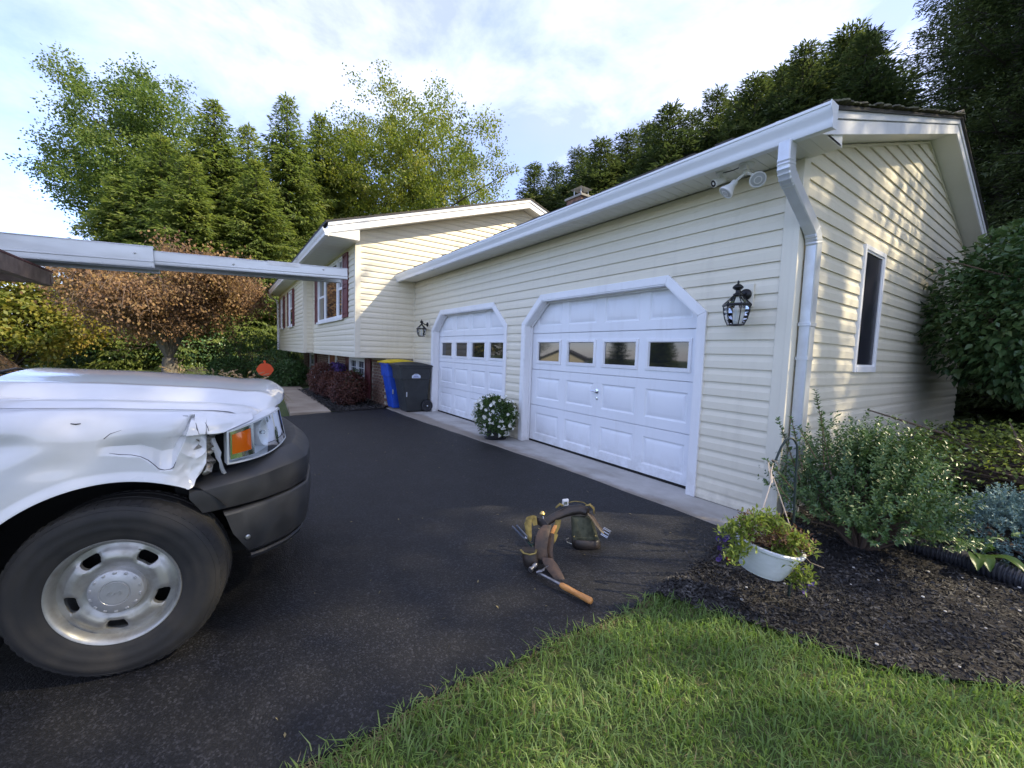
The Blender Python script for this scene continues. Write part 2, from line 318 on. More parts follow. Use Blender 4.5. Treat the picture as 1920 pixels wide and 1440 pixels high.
# ================================================================== SETTING: ground, driveway, apron, walk, beds
def special(name, build):
    m = bpy.data.materials.new(name); m.use_nodes = True; build(m.node_tree, m.node_tree.nodes['Principled BSDF']); MATS[name] = m
def _asphalt(t, b):
    c = N(t, 'ShaderNodeTexCoord')
    v = N(t, 'ShaderNodeTexVoronoi', inp={'Scale': 125.0, 'Randomness': 1.0}); L(t, c, 'Object', v, 'Vector')
    v2 = N(t, 'ShaderNodeTexVoronoi', inp={'Scale': 240.0}); L(t, c, 'Object', v2, 'Vector')
    n = N(t, 'ShaderNodeTexNoise', inp={'Scale': .55, 'Detail': 6, 'Roughness': .62}); L(t, c, 'Object', n, 'Vector')
    n2 = N(t, 'ShaderNodeTexNoise', inp={'Scale': 5.0, 'Detail': 5}); L(t, c, 'Object', n2, 'Vector')
    sv = N(t, 'ShaderNodeSeparateColor'); L(t, v, 'Color', sv, 0)
    rp = N(t, 'ShaderNodeValToRGB'); L(t, sv, 0, rp, 0); e = rp.color_ramp.elements; e[0].color = (.0035, .0035, .0040, 1); e[1].color = (.034, .034, .039, 1); e[1].position = 1; q = e.new(.72); q.color = (.0085, .0085, .0098, 1)
    dust = N(t, 'ShaderNodeMapRange', inp={1: .50, 2: .72, 3: 0, 4: .22}); L(t, n, 'Fac', dust, 0)
    m1 = N(t, 'ShaderNodeMix', data_type='RGBA'); L(t, dust, 0, m1, 0); L(t, rp, 0, m1, 6); m1.inputs[7].default_value = (.026, .0245, .0235, 1)
    dk = N(t, 'ShaderNodeMapRange', inp={1: .35, 2: .65, 3: .72, 4: 1.18}); L(t, n2, 'Fac', dk, 0)
    m2 = N(t, 'ShaderNodeVectorMath', operation='SCALE'); L(t, m1, 2, m2, 0); L(t, dk, 0, m2, 'Scale'); L(t, m2, 0, b, 'Base Color')
    b.inputs['Roughness'].default_value = .66; b.inputs['Specular IOR Level'].default_value = .42
    ad = N(t, 'ShaderNodeMath', operation='MULTIPLY_ADD', inp={1: .45}); L(t, v2, 'Distance', ad, 0); L(t, v, 'Distance', ad, 2)
    bp = N(t, 'ShaderNodeBump', invert=True, inp={'Strength': .6, 'Distance': .005}); L(t, ad, 0, bp, 'Height'); L(t, bp, 0, b, 'Normal')
special('asphalt', _asphalt)
def _concrete(t, b):
    c = N(t, 'ShaderNodeTexCoord')
    n = N(t, 'ShaderNodeTexNoise', inp={'Scale': 3.0, 'Detail': 8, 'Roughness': .65}); L(t, c, 'Object', n, 'Vector')
    n3 = N(t, 'ShaderNodeTexNoise', inp={'Scale': 60.0, 'Detail': 3}); L(t, c, 'Object', n3, 'Vector')
    mp = N(t, 'ShaderNodeMapping'); mp.inputs['Scale'].default_value = (1.0, 2.6, 1); mp.inputs['Location'].default_value = (3.1, 0.4, 0); L(t, c, 'Object', mp, 0)
    st = N(t, 'ShaderNodeTexNoise', inp={'Scale': 1.1, 'Detail': 4, 'Roughness': .55, 'Distortion': .2}); L(t, mp, 0, st, 'Vector')
    rp = N(t, 'ShaderNodeValToRGB'); L(t, n, 'Fac', rp, 0); e = rp.color_ramp.elements; e[0].position = .3; e[1].position = .72; e[0].color = (.36, .35, .33, 1); e[1].color = (.50, .49, .47, 1)
    sr = N(t, 'ShaderNodeMapRange', inp={1: .52, 2: .68, 3: 0, 4: .40}); L(t, st, 'Fac', sr, 0)
    m0 = N(t, 'ShaderNodeMix', data_type='RGBA'); L(t, sr, 0, m0, 0); L(t, rp, 0, m0, 6); m0.inputs[7].default_value = (.21, .185, .15, 1)
    # brown silt washed along the joint with the asphalt, ragged by noise
    sp_ = N(t, 'ShaderNodeSeparateXYZ'); L(t, c, 'Object', sp_, 0); sx_ = N(t, 'ShaderNodeMath', operation='MULTIPLY_ADD', inp={1: .30, 2: -.15}); L(t, n, 'Fac', sx_, 0); sa = N(t, 'ShaderNodeMath', operation='ADD'); L(t, sp_, 1, sa, 0); L(t, sx_, 0, sa, 1)
    sb_ = N(t, 'ShaderNodeMapRange', inp={1: -.34, 2: -.47, 3: 0, 4: .75}); L(t, sa, 0, sb_, 0)
    m1 = N(t, 'ShaderNodeMix', data_type='RGBA'); L(t, sb_, 0, m1, 0); L(t, m0, 2, m1, 6); m1.inputs[7].default_value = (.20, .165, .125, 1)
    L(t, m1, 2, b, 'Base Color'); b.inputs['Roughness'].default_value = .85
    bp = N(t, 'ShaderNodeBump', inp={'Strength': .35, 'Distance': .003}); L(t, n3, 'Fac', bp, 'Height'); L(t, bp, 0, b, 'Normal')
special('concrete', _concrete)
def _walk(t, b):
    c = N(t, 'ShaderNodeTexCoord'); n = N(t, 'ShaderNodeTexNoise', inp={'Scale': 1.4, 'Detail': 8, 'Roughness': .65}); L(t, c, 'Object', n, 'Vector')
    rp = N(t, 'ShaderNodeValToRGB'); L(t, n, 'Fac', rp, 0); e = rp.color_ramp.elements; e[0].position = .3; e[1].position = .75; e[0].color = (.22, .17, .12, 1); e[1].color = (.42, .36, .28, 1)
    L(t, rp, 0, b, 'Base Color'); b.inputs['Roughness'].default_value = .85
special('walk_concrete', _walk)
def _lawn(t, b):
    c = N(t, 'ShaderNodeTexCoord'); n = N(t, 'ShaderNodeTexNoise', inp={'Scale': .35, 'Detail': 10, 'Roughness': .7}); L(t, c, 'Object', n, 'Vector')
    n2 = N(t, 'ShaderNodeTexNoise', inp={'Scale': 14.0, 'Detail': 6, 'Roughness': .7}); L(t, c, 'Object', n2, 'Vector')
    rp = N(t, 'ShaderNodeValToRGB'); L(t, n, 'Fac', rp, 0); e = rp.color_ramp.elements; e[0].position = .3; e[1].position = .7; e[0].color = (.055, .090, .022, 1); e[1].color = (.12, .16, .04, 1)
    m = N(t, 'ShaderNodeMix', data_type='RGBA', blend_type='MULTIPLY'); m.inputs[0].default_value = .6; L(t, rp, 0, m, 6)
    r2 = N(t, 'ShaderNodeValToRGB'); L(t, n2, 'Fac', r2, 0); L(t, r2, 0, m, 7); L(t, m, 2, b, 'Base Color'); b.inputs['Roughness'].default_value = .9
    bp = N(t, 'ShaderNodeBump', inp={'Strength': .8, 'Distance': .05}); L(t, n2, 'Fac', bp, 'Height'); L(t, bp, 0, b, 'Normal')
special('lawn', _lawn)
mat('mulch_bed', (.014, .012, .0115), .9, var=((.034, .028, .024), 24, .4, .65, 8), bump=(70, 1, .02, 6))
xs = sorted(set([-600, -300, -150, -90, -60] + list(range(-45, 31, 1)) + [45, 70, 120, 300, 600]))
ys = sorted(set([-600, -300, -150, -90, -60, -45] + list(np.arange(-40, 20.1, .8).round(3)) + [-.48, -4.28, 30, 45, 70, 120, 300, 600]))
G = np.array([[(x, y, gz(x, y) - .022 - (.35 if (-8.2 < x < -.2 and .4 < y < 6.4) else 0)) for y in ys] for x in xs])
struct(MB().grid(G).build('ground', 'lawn', smooth=60, fix=False))
# driveway: right edge is straight and runs out from the garage corner
def drive_edge(y): return float(np.interp(y, [-14, -3.6, -2.8, -2.1, -1.6, -1.0, -.48], [-.05, -.035, -.02, .055, .068, .025, -.02])) + .012 * math.sin(y * 9) + .008 * math.sin(y * 23 + 1)
def apron_edge(x): return float(np.interp(x, [-9, -7.35, -6.0, -2.0, 0.05], [-.745, -.735, -.713, -.483, -.482])) + .006 * math.sin(x * 7)
rows = []
for t in np.concatenate([np.linspace(0, .42, 60), np.linspace(.43, 1, 40)]):
    row = []
    for s in np.linspace(0, 1, 70):
        y0 = -14 * t + (1 - t) * 0
        y1 = None
        xr = drive_edge(-.48 - 13.5 * t); x = -7.92 + (xr + 7.92) * s
        y = apron_edge(x) * (1 - t) - 14 * t
        row.append((x, y, gz(x, y)))
    rows.append(row)
mb = MB().grid(np.array(rows)); n = len(rows[0])
edge = [rows[i][-1] for i in range(len(rows))]; mb.grid(np.array([[p, (p[0] + .02, p[1], p[2] - .06)] for p in edge]))
edge = rows[0]; mb.grid(np.array([[p, (p[0], p[1] + .01, p[2] - .06)] for p in edge]))
edge = [rows[i][0] for i in range(len(rows))]; mb.grid(np.array([[p, (p[0] - .02, p[1], p[2] - .06)] for p in edge]))
struct(mb.build('driveway', 'asphalt', smooth=50))
# concrete apron in front of the doors, cast in bays
for a, b in ((-7.94, -5.46), (-5.452, -3.82), (-3.812, -.0)):
    xsn = np.linspace(a, b, 24); P = [[(x, apron_edge(x) + .004, -.08) for x in xsn], [(x, apron_edge(x) + .004, .001) for x in xsn], [(x, apron_edge(x) + .010, .005) for x in xsn], [(x, .30, .005) for x in xsn]]
    mb = MB().grid(np.array(P)); struct(mb.build('concrete_apron', 'concrete', smooth=30))
# front walk slabs
for i in range(5):
    x0 = -7.93 - i * 1.25; x1 = x0 - 1.235
    f = lambda x: (np.interp(x, [-14.5, -7.9], [-2.20, -2.64]), np.interp(x, [-14.5, -7.9], [-1.60, -1.86]))
    a0, a1 = f(x0); b0, b1 = f(x1); z = gz(x0, -2) + .03
    mb = MB().add([(x0, a0, z), (x0, a1, z), (x1, b1, z), (x1, b0, z), (x0, a0, z - .1), (x0, a1, z - .1), (x1, b1, z - .1), (x1, b0, z - .1)], [(0, 1, 2, 3), (7, 6, 5, 4), (0, 4, 5, 1), (1, 5, 6, 2), (2, 6, 7, 3), (3, 7, 4, 0)])
    struct(mb.build('walkway', 'walk_concrete', bevel=.008))
# planting bed in front of the house
P = []
for x in np.linspace(-7.72, -13.3, 40):
    yl = -1.84 if x < -7.95 else np.interp(x, [-7.95, -7.72], [-1.84, -.80]); yl = np.interp(x, [-14.5, -7.95], [-1.58, -1.84]) if x < -7.95 else yl
    P.append([(x, yl + (-.66 - yl) * s, gz(x, yl) + .012 + .05 * math.sin(PI * s) + .012 * mnoise.noise((x * 4, s * 4, 0))) for s in np.linspace(0, 1, 14)])
struct(MB().grid(np.array(P)).build('planting_bed', 'mulch_bed', smooth=60))
# mulched bed round the garage corner
BEX = [-.03, .07, .217, .60, .906, 1.145, 1.379, 1.8, 2.6, 4.0, 6.0]; BEY = [-1.60, -1.655, -1.60, -1.43, -1.337, -1.18, -.95, -.45, .35, 1.2, 2.0]
def bed_edge(x): return float(np.interp(x, BEX, BEY))
def bed_z(x, y):
    d = max(0., min(1., (y - bed_edge(x)) / .5)); return gz(x, y) + .004 + .03 * d + .018 * mnoise.noise((x * 2.3, y * 2.3, 4)) * d + max(0., min(.28, (y - 1.0) * .12))
P = []
for s in np.linspace(0, 1, 60):
    row = []
    for t in np.linspace(0, 1, 70):
        x0 = 0.0; y = None
        x = s * s * 6.0 + (1 - s) * .0
        yb = bed_edge(max(x, .03)); y = yb + (7.5 - yb) * t ** 1.6
        if y < -.45: x = max(x, drive_edge(y) + .0)
        row.append((x, y, bed_z(x, y)))
    P.append(row)
struct(MB().grid(np.array(P)).build('mulch_bed', 'mulch_bed', smooth=60))

# ================================================================== SIDING helper
PROF = [(0, .004), (.0190, 0), (.0188, .004), (.0172, .064), (.0062, .100), (.0035, .1315)]
_bc = {}
def board(parent, s0, s1, zb, fn, lo=None, hi=None, mname='siding'):
    """one lap-siding course from s0(z) to s1(z), bottom at zb; fn(s,out,z)->xyz"""
    pr = []
    for o, z in PROF:
        zz = zb + z
        if lo is not None: zz = max(zz, lo)
        if hi is not None: zz = min(zz, hi)
        pr.append((o, zz))
    c0 = s0 if callable(s0) else (lambda z: s0); c1 = s1 if callable(s1) else (lambda z: s1)
    if c1(zb + .06) - c0(zb + .06) < .03: return
    plain = not callable(s0) and not callable(s1) and lo is None and hi is None
    key = (round(s0, 3), round(s1, 3), fn.__name__) if plain else None
    if key in _bc:
        me, z0 = _bc[key]; return link('siding_board', me, parent, loc=(0, 0, zb - z0))
    n = len(pr); vs = [fn(c0(z), o, z) for o, z in pr] + [fn(max(c1(z), c0(z)), o, z) for o, z in pr]
    fs = [(i, i + 1, n + i + 1, n + i) for i in range(n - 1)] + [tuple(range(n)), tuple(range(n, 2 * n))[::-1]]
    me = MB().add(vs, fs).mesh('siding_board', mname)
    if key: _bc[key] = (me, zb)
    return link('siding_board', me, parent)
KZ = lambda k: 1.765 - .127 * k

# ================================================================== GARAGE
GA = thing('garage', 'attached cream-sided garage with two white panelled doors with clipped top corners', 'garage', (-3.98, 3.4, 0))
SOF = 2.905; RID = 3.42
def zs(y): return 3.003 + .3195 * min(y, 2 * RID - y)
def openoct(xr):  # outer / inner outlines of a door surround whose outer right edge is xr
    xl = xr - 2.92; d = .43; t = .085; k = .035
    outer = [(xl, .006), (xl, 1.775), (xl + d, 2.165), (xr - d, 2.165), (xr, 1.775), (xr, .006)]
    inner = [(xl + t, .006), (xl + t, 1.775 - k), (xl + d + k, 2.165 - t), (xr - d - k, 2.165 - t), (xr - t, 1.775 - k), (xr - t, .006)]
    return outer, inner
DOORS = (-.688, -4.003)
def f_front(s, o, z): return (s, -o, z)
def f_side(s, o, z): return (o, s, z)
def octl(xr):
    return lambda z: (xr - 2.92) + (0 if z < 1.775 else (z - 1.775) / .39 * .43), lambda z: xr - (0 if z < 1.775 else (z - 1.775) / .39 * .43)
l1, r1_ = octl(DOORS[0]); l2, r2_ = octl(DOORS[1])
# wall core behind the siding
mb = MB(); mb.box(-7.96, DOORS[1] - 2.86, .0, .12, .0, SOF + .2); mb.box(DOORS[1] - .06, DOORS[0] - 2.86, .0, .12, .0, SOF + .2); mb.box(DOORS[0] - .06, -.001, .0, .12, .0, SOF + .2)
for xr in DOORS:
    mb.box(xr - 2.86, xr - .06, .0, .12, 2.09, SOF + .2)
    o, i = openoct(xr); mb.prism([i[1], i[2], (i[1][0], i[2][1])], lambda a, b, d: (a, d, b), .001, .119); mb.prism([i[4], i[3], (i[4][0], i[3][1])], lambda a, b, d: (a, d, b), .001, .119)
mb.build('wall', 'siding_trim', GA)
for k in range(-9, 15):
    zb = KZ(k); zt = zb + .127; hi = SOF - .002 if zt > SOF else None; lo = .012 if zb < .012 else None
    if zb > 2.15: board(GA, -7.93, -.092, zb, f_front, lo, hi)
    elif zt > 1.775:
        if zt > 2.166 and zb < 2.166:
            board(GA, -7.93, -.092, 2.166, f_front, None, zt); 
        board(GA, -7.93, (lambda z: l2(min(z, 2.165))), zb, f_front, None, min(zt, 2.166)); board(GA, (lambda z: r2_(min(z, 2.165))), (lambda z: l1(min(z, 2.165))), zb, f_front, None, min(zt, 2.166)); board(GA, (lambda z: r1_(min(z, 2.165))), -.092, zb, f_front, None, min(zt, 2.166))
    else:
        for a, b in ((-7.93, DOORS[1] - 2.92), (DOORS[1], DOORS[0] - 2.92), (DOORS[0], -.092)): board(GA, a, b, zb, f_front, lo, hi)
# corner posts
mb = MB(); mb.box(-.095, .020, -.024, -.0005, .015, SOF - .003); mb.box(.0005, .020, -.0005, .095, .015, 2.99); mb.box(-.020, .0235, -.0275, .024, .016, SOF - .004); mb.build('corner_post', 'siding_trim', GA, bevel=.003)
mb = MB(); mb.box(-7.955, -7.915, -.030, .0, .02, SOF - .003); mb.build('corner_post', 'siding_trim', GA)
# gable wall core and boards
poly = [(.12, .01), (6.84, .01), (6.84, zs(6.84)), (RID, zs(RID)), (.0, zs(0)), (.0, 2.0), (.12, 2.0)]
mb = MB().prism([(.001, .30), (6.84, .30), (6.84, zs(6.84)), (RID, zs(RID)), (.001, zs(.001))], lambda a, b, d: (d, a, b), -.12, -.0005); mb.build('gable_wall', 'siding_trim', GA)
MB().box(-.12, .006, .02, 6.83, -.1, .365).build('foundation', 'foundation', GA)
WY0, WY1, WZ0, WZ1 = 1.478, 2.140, 1.250, 2.518
for k in range(-18, 12):
    zb = KZ(k); zt = zb + .127
    fa = lambda z: max(.092, (z - 3.003) / .3195 + .012); fb = lambda z: min(6.82, 2 * RID - (z - 3.003) / .3195 - .012)
    if zb > zs(RID) - .02: continue
    if zt > 2.99: board(GA, fa, fb, zb, f_side, None, min(zt, zs(RID)))
    elif zt > WZ0 + .01 and zb < WZ1 - .01:
        lo = None; hi = None
        board(GA, .092, WY0, zb, f_side); board(GA, WY1, 6.82, zb, f_side)
    else: board(GA, .092, 6.82, zb, f_side)
# J-channel under the rakes
mb = MB()
for a, b in ((.0, RID), (6.84, RID)): mb.bar((.010, a, zs(a) - .022), (.010, b, zs(b) - .022), .024, .03, up=(1, 0, 0))
mb.build('rake_channel', 'siding_trim', GA)
# gable window
mb = MB(); w = .045
mb.box(-.02, .034, WY0, WY0 + w, WZ0, WZ1); mb.box(-.02, .034, WY1 - w, WY1, WZ0, WZ1); mb.box(-.02, .034, WY0 + w, WY1 - w, WZ1 - w, WZ1); mb.box(-.02, .040, WY0 + w, WY1 - w, WZ0, WZ0 + .06)
gw = mb.build('window', 'white_trim', GA, bevel=.003)
MB().box(-.01, .012, WY0 + w, WY1 - w, WZ0 + .06, WZ1 - w).build('pane', 'screen_glass', gw)
mb = MB(); q = .018; a, b, c, d = WY0 + w, WY1 - w, WZ0 + .06, WZ1 - w
mb.box(.012, .022, a, a + q, c, d); mb.box(.012, .022, b - q, b, c, d); mb.box(.012, .022, a + q, b - q, d - q, d); mb.box(.012, .022, a + q, b - q, c, c + q); mb.build('screen_frame', 'white_trim', gw)
# eave soffit panels (vinyl strips across the eave), fascia, gutter
pw = .305; x = -7.955; i = 0; me = None
while x < .235:
    x1 = min(x + pw, .236)
    mb = MB()
    for j in range(3):
        a = x + (x1 - x) * j / 3; b = x + (x1 - x) * (j + 1) / 3; mb.box(a + .003, b - .003, -.372, -.0, SOF, SOF + .012)
    mb.box(x, x1 - .0005, -.372, -.0, SOF + .004, SOF + .020)
    if me is None: me = mb.mesh('soffit_panel', 'soffit'); link('soffit_panel', me, GA); x0_ = x
    elif abs(x1 - x - pw) < 1e-6: link('soffit_panel', me, GA, loc=(x - x0_, 0, 0))
    else: mb.build('soffit_panel', 'soffit', GA)
    x += pw
mb = MB().box(-7.955, .236, -.392, -.372, 2.885, 3.07); mb.build('fascia', 'white_trim', GA)
gp = [(-.3925, 2.868), (-.440, 2.862), (-.452, 2.866), (-.459, 2.880), (-.460, 2.905), (-.466, 2.925), (-.484, 2.950), (-.494, 2.972), (-.4955, 2.990), (-.503, 2.992), (-.503, 3.010), (-.488, 3.012), (-.486, 2.985), (-.3925, 2.985)]
gu = MB().prism(gp, lambda a, b, d: (d, a, b), -7.955, .330).build('gutter', 'gutter_white', GA, smooth=35)
MB().prism([(-.3915, 2.860), (-.455, 2.856), (-.468, 2.880), (-.470, 2.925), (-.505, 2.975), (-.509, 3.014), (-.3915, 3.014)], lambda a, b, d: (d, a, b), .330, .335).build('end_cap', 'gutter_white', gu)
mb = MB()
for sx in np.arange(-7.2, .2, .9): mb.box(sx, sx + .03, -.496, -.392, 3.0135, 3.0165)
mb.build('hanger', 'galvanised', gu)
# eave return box and rake boards
mb = MB().prism([(-.300, 2.9065), (.02, 2.9065), (.02, zs(.02))], lambda a, b, d: (d, a, b), .024, .2355); mb.build('eave_return', 'soffit', GA)
def rake(parent, x0, x1, y0, y1, yr, zf, h0, h1, name, m):
    return MB().prism([(y0, zf(y0) + h0), (yr, zf(yr) + h0), (y1, zf(y1) + h0), (y1, zf(y1) + h1), (yr, zf(yr) + h1), (y0, zf(y0) + h1)], lambda a, b, d: (d, a, b), x0, x1).build(name, m, parent, bevel=.003)
rake(GA, .2362, .250, -.388, 7.22, RID, zs, -.012, .088, 'rake_board', 'white_trim')
rake(GA, .2362, .262, -.386, 7.22, RID, zs, .093, .146, 'rake_board', 'white_trim')
mb = MB()
for a, b in ((.021, RID), (7.0, RID)): mb.add([(.003, a, zs(a) + .001), (.236, a, zs(a) + .001), (.236, b, zs(b) + .001), (.003, b, zs(b) + .001), (.003, a, zs(a) + .015), (.236, a, zs(a) + .015), (.236, b, zs(b) + .015), (.003, b, zs(b) + .015)], [(0, 1, 2, 3), (4, 7, 6, 5), (0, 4, 5, 1), (1, 5, 6, 2), (2, 6, 7, 3), (3, 7, 4, 0)])
mb.build('rake_soffit', 'soffit', GA)
# roof: deck plus stepped shingle courses (rows share one mesh)
def roof(parent, xa, xb, yr, zf, h, ye0, ye1):
    for sgn, ye in ((1, ye0), (-1, ye1)):
        MB().add([(xa, ye, zf(ye) + h), (xb, ye, zf(ye) + h), (xb, yr, zf(yr) + h), (xa, yr, zf(yr) + h), (xa, ye, zf(ye) + h + .02), (xb, ye, zf(ye) + h + .02), (xb, yr, zf(yr) + h + .02), (xa, yr, zf(yr) + h + .02)], [(0, 1, 2, 3), (4, 7, 6, 5), (0, 4, 5, 1), (1, 5, 6, 2), (2, 6, 7, 3), (3, 7, 4, 0)]).build('roof_deck', 'dark_metal', parent)
        n = int(abs(yr - ye) / .135); me = None; st = (yr - ye) / n
        for i in range(n):
            y0 = ye + st * i - st * .06; y1 = ye + st * (i + 1); z0 = zf(ye + st * i) + h + .02
            if me is None:
                mb = MB(); rr = random.Random(3); x = xa
                while x < xb - .01:
                    x1 = min(x + rr.uniform(.14, .24), xb); t = rr.choice((.010, .016, .022)); dz = zf(y1) - zf(y0)
                    if sgn < 0: dz = zf(ye + st) - zf(ye)
                    mb.add([(x, y0, z0), (x1 - .003, y0, z0), (x1 - .003, y1, z0 + dz), (x, y1, z0 + dz), (x, y0, z0 + t), (x1 - .003, y0, z0 + t), (x1 - .003, y1, z0 + dz + .004), (x, y1, z0 + dz + .004)], [(0, 3, 2, 1), (4, 5, 6, 7), (0, 1, 5, 4), (1, 2, 6, 5), (2, 3, 7, 6), (3, 0, 4, 7)]); x = x1
                me = mb.mesh('shingle_course', 'shingle'); link('shingle_course', me, parent); zz0 = z0
            else: link('shingle_course', me, parent, loc=((.08 if i % 2 else 0) * 0, st * i, z0 - zz0))
roof(GA, -7.95, .285, RID, zs, .148, -.455, 7.25)
MB().prism([(-.14, -.04), (0, .02), (.14, -.04), (.14, -.025), (0, .045), (-.14, -.025)], lambda a, b, d: (d, RID + a, zs(RID) + .205 + b), -7.95, .287).build('ridge_cap', 'shingle', GA)
mb = MB(); rr = random.Random(5)
for i in range(260):
    y = rr.uniform(-.38, 3.35); a = rr.uniform(.015, .05); mb.lathe([(a, 0), (a * .8, a * .35), (0, a * .5)], 6, (.285 - rr.uniform(0, .06), y, zs(y) + .180))
struct(mb.build('roof_moss', 'moss', GA), 'stuff')
# downspout
dp = [(.060, -.428, 2.87), (.060, -.428, 2.76), (.060, -.420, 2.70), (.061, -.395, 2.655), (.063, -.33, 2.615), (.068, .02, 2.405), (.069, .085, 2.36), (.070, .122, 2.31), (.070, .135, 2.25), (.070, .135, .10)]
def rect_sweep(pts, wx, wy, rib=None):
    mb = MB(); ring = []
    pts = [Vector(p) for p in pts]
    cross = []
    for a, b in ((-.5, -.42), (-.42, -.5), (-.17, -.5), (-.14, -.44), (.14, -.44), (.17, -.5), (.42, -.5), (.5, -.42), (.5, .42), (.42, .5), (-.42, .5), (-.5, .42)): cross.append((a * wx, b * wy))
    rows = []
    for i, p in enumerate(pts):
        t = (pts[min(i + 1, len(pts) - 1)] - pts[max(0, i - 1)]).normalized(); ux = Vector((1, 0, 0)); uy = t.cross(ux).normalized(); ux = uy.cross(t)
        s = rib[i] if rib else 1
        rows.append([tuple(p + ux * (a * s) + uy * (b * s)) for a, b in cross])
    mb.grid(np.array(rows), wrapv=True); return mb
fine = []; rib = []
for i in range(len(dp) - 1):
    a, b = Vector(dp[i]), Vector(dp[i + 1]); m_ = max(1, int((b - a).length / .011)) if i in (1, 2, 3, 5, 6, 7) else 1
    if i == 4: m_ = 1
    if i == 8: m_ = 1
    for j in range(m_):
        fine.append(tuple(a.lerp(b, j / m_))); rib.append(1.0 + (.075 if (len(fine) % 2 and i in (1, 2, 3, 6, 7)) else 0))
fine.append(dp[-1]); rib.append(1)
ds = rect_sweep(fine, .082, .105, rib).build('downspout', 'galvanised', GA, smooth=28)
mb = MB()
for z in (1.62, .62): mb.box(.026, .116, .076, .194, z, z + .03)
mb.build('strap', 'galvanised', ds, bevel=.002)
mb = MB(); mb.box(.026, .114, .078, .192, 1.35, 1.375); mb.build('joint_sleeve', 'galvanised', ds)
# door surrounds, jambs and doors
DY = .115
def rect_holes(x0, x1, z0, z1, holes, y):
    xs_ = sorted({x0, x1, *[h[0] for h in holes], *[h[1] for h in holes]}); zs_ = sorted({z0, z1, *[h[2] for h in holes], *[h[3] for h in holes]}); mb = MB()
    for i in range(len(xs_) - 1):
        for j in range(len(zs_) - 1):
            cx, cz = (xs_[i] + xs_[i + 1]) / 2, (zs_[j] + zs_[j + 1]) / 2
            if any(h[0] < cx < h[1] and h[2] < cz < h[3] for h in holes): continue
            mb.add([(xs_[i], y, zs_[j]), (xs_[i + 1], y, zs_[j]), (xs_[i + 1], y, zs_[j + 1]), (xs_[i], y, zs_[j + 1])], [(0, 1, 2, 3)])
    return mb
def emboss(w, h):
    """pressed panel: sunk bevel, then raised field"""
    rings = [(0, 0), (.010, .0), (.026, .011), (.036, .0115), (.072, .000), (.078, -.0015)]; mb = MB(); P = []
    for ins, d in rings: P.append([(ins, d, ins), (w - ins, d, ins), (w - ins, d, h - ins), (ins, d, h - ins)])
    mb.grid(np.array(P), wrapv=True); mb.f.append(tuple(range(len(mb.v) - 4, len(mb.v)))); return mb.mesh('raised_panel', 'white_door', 20)
PNL = emboss(.535, .335)
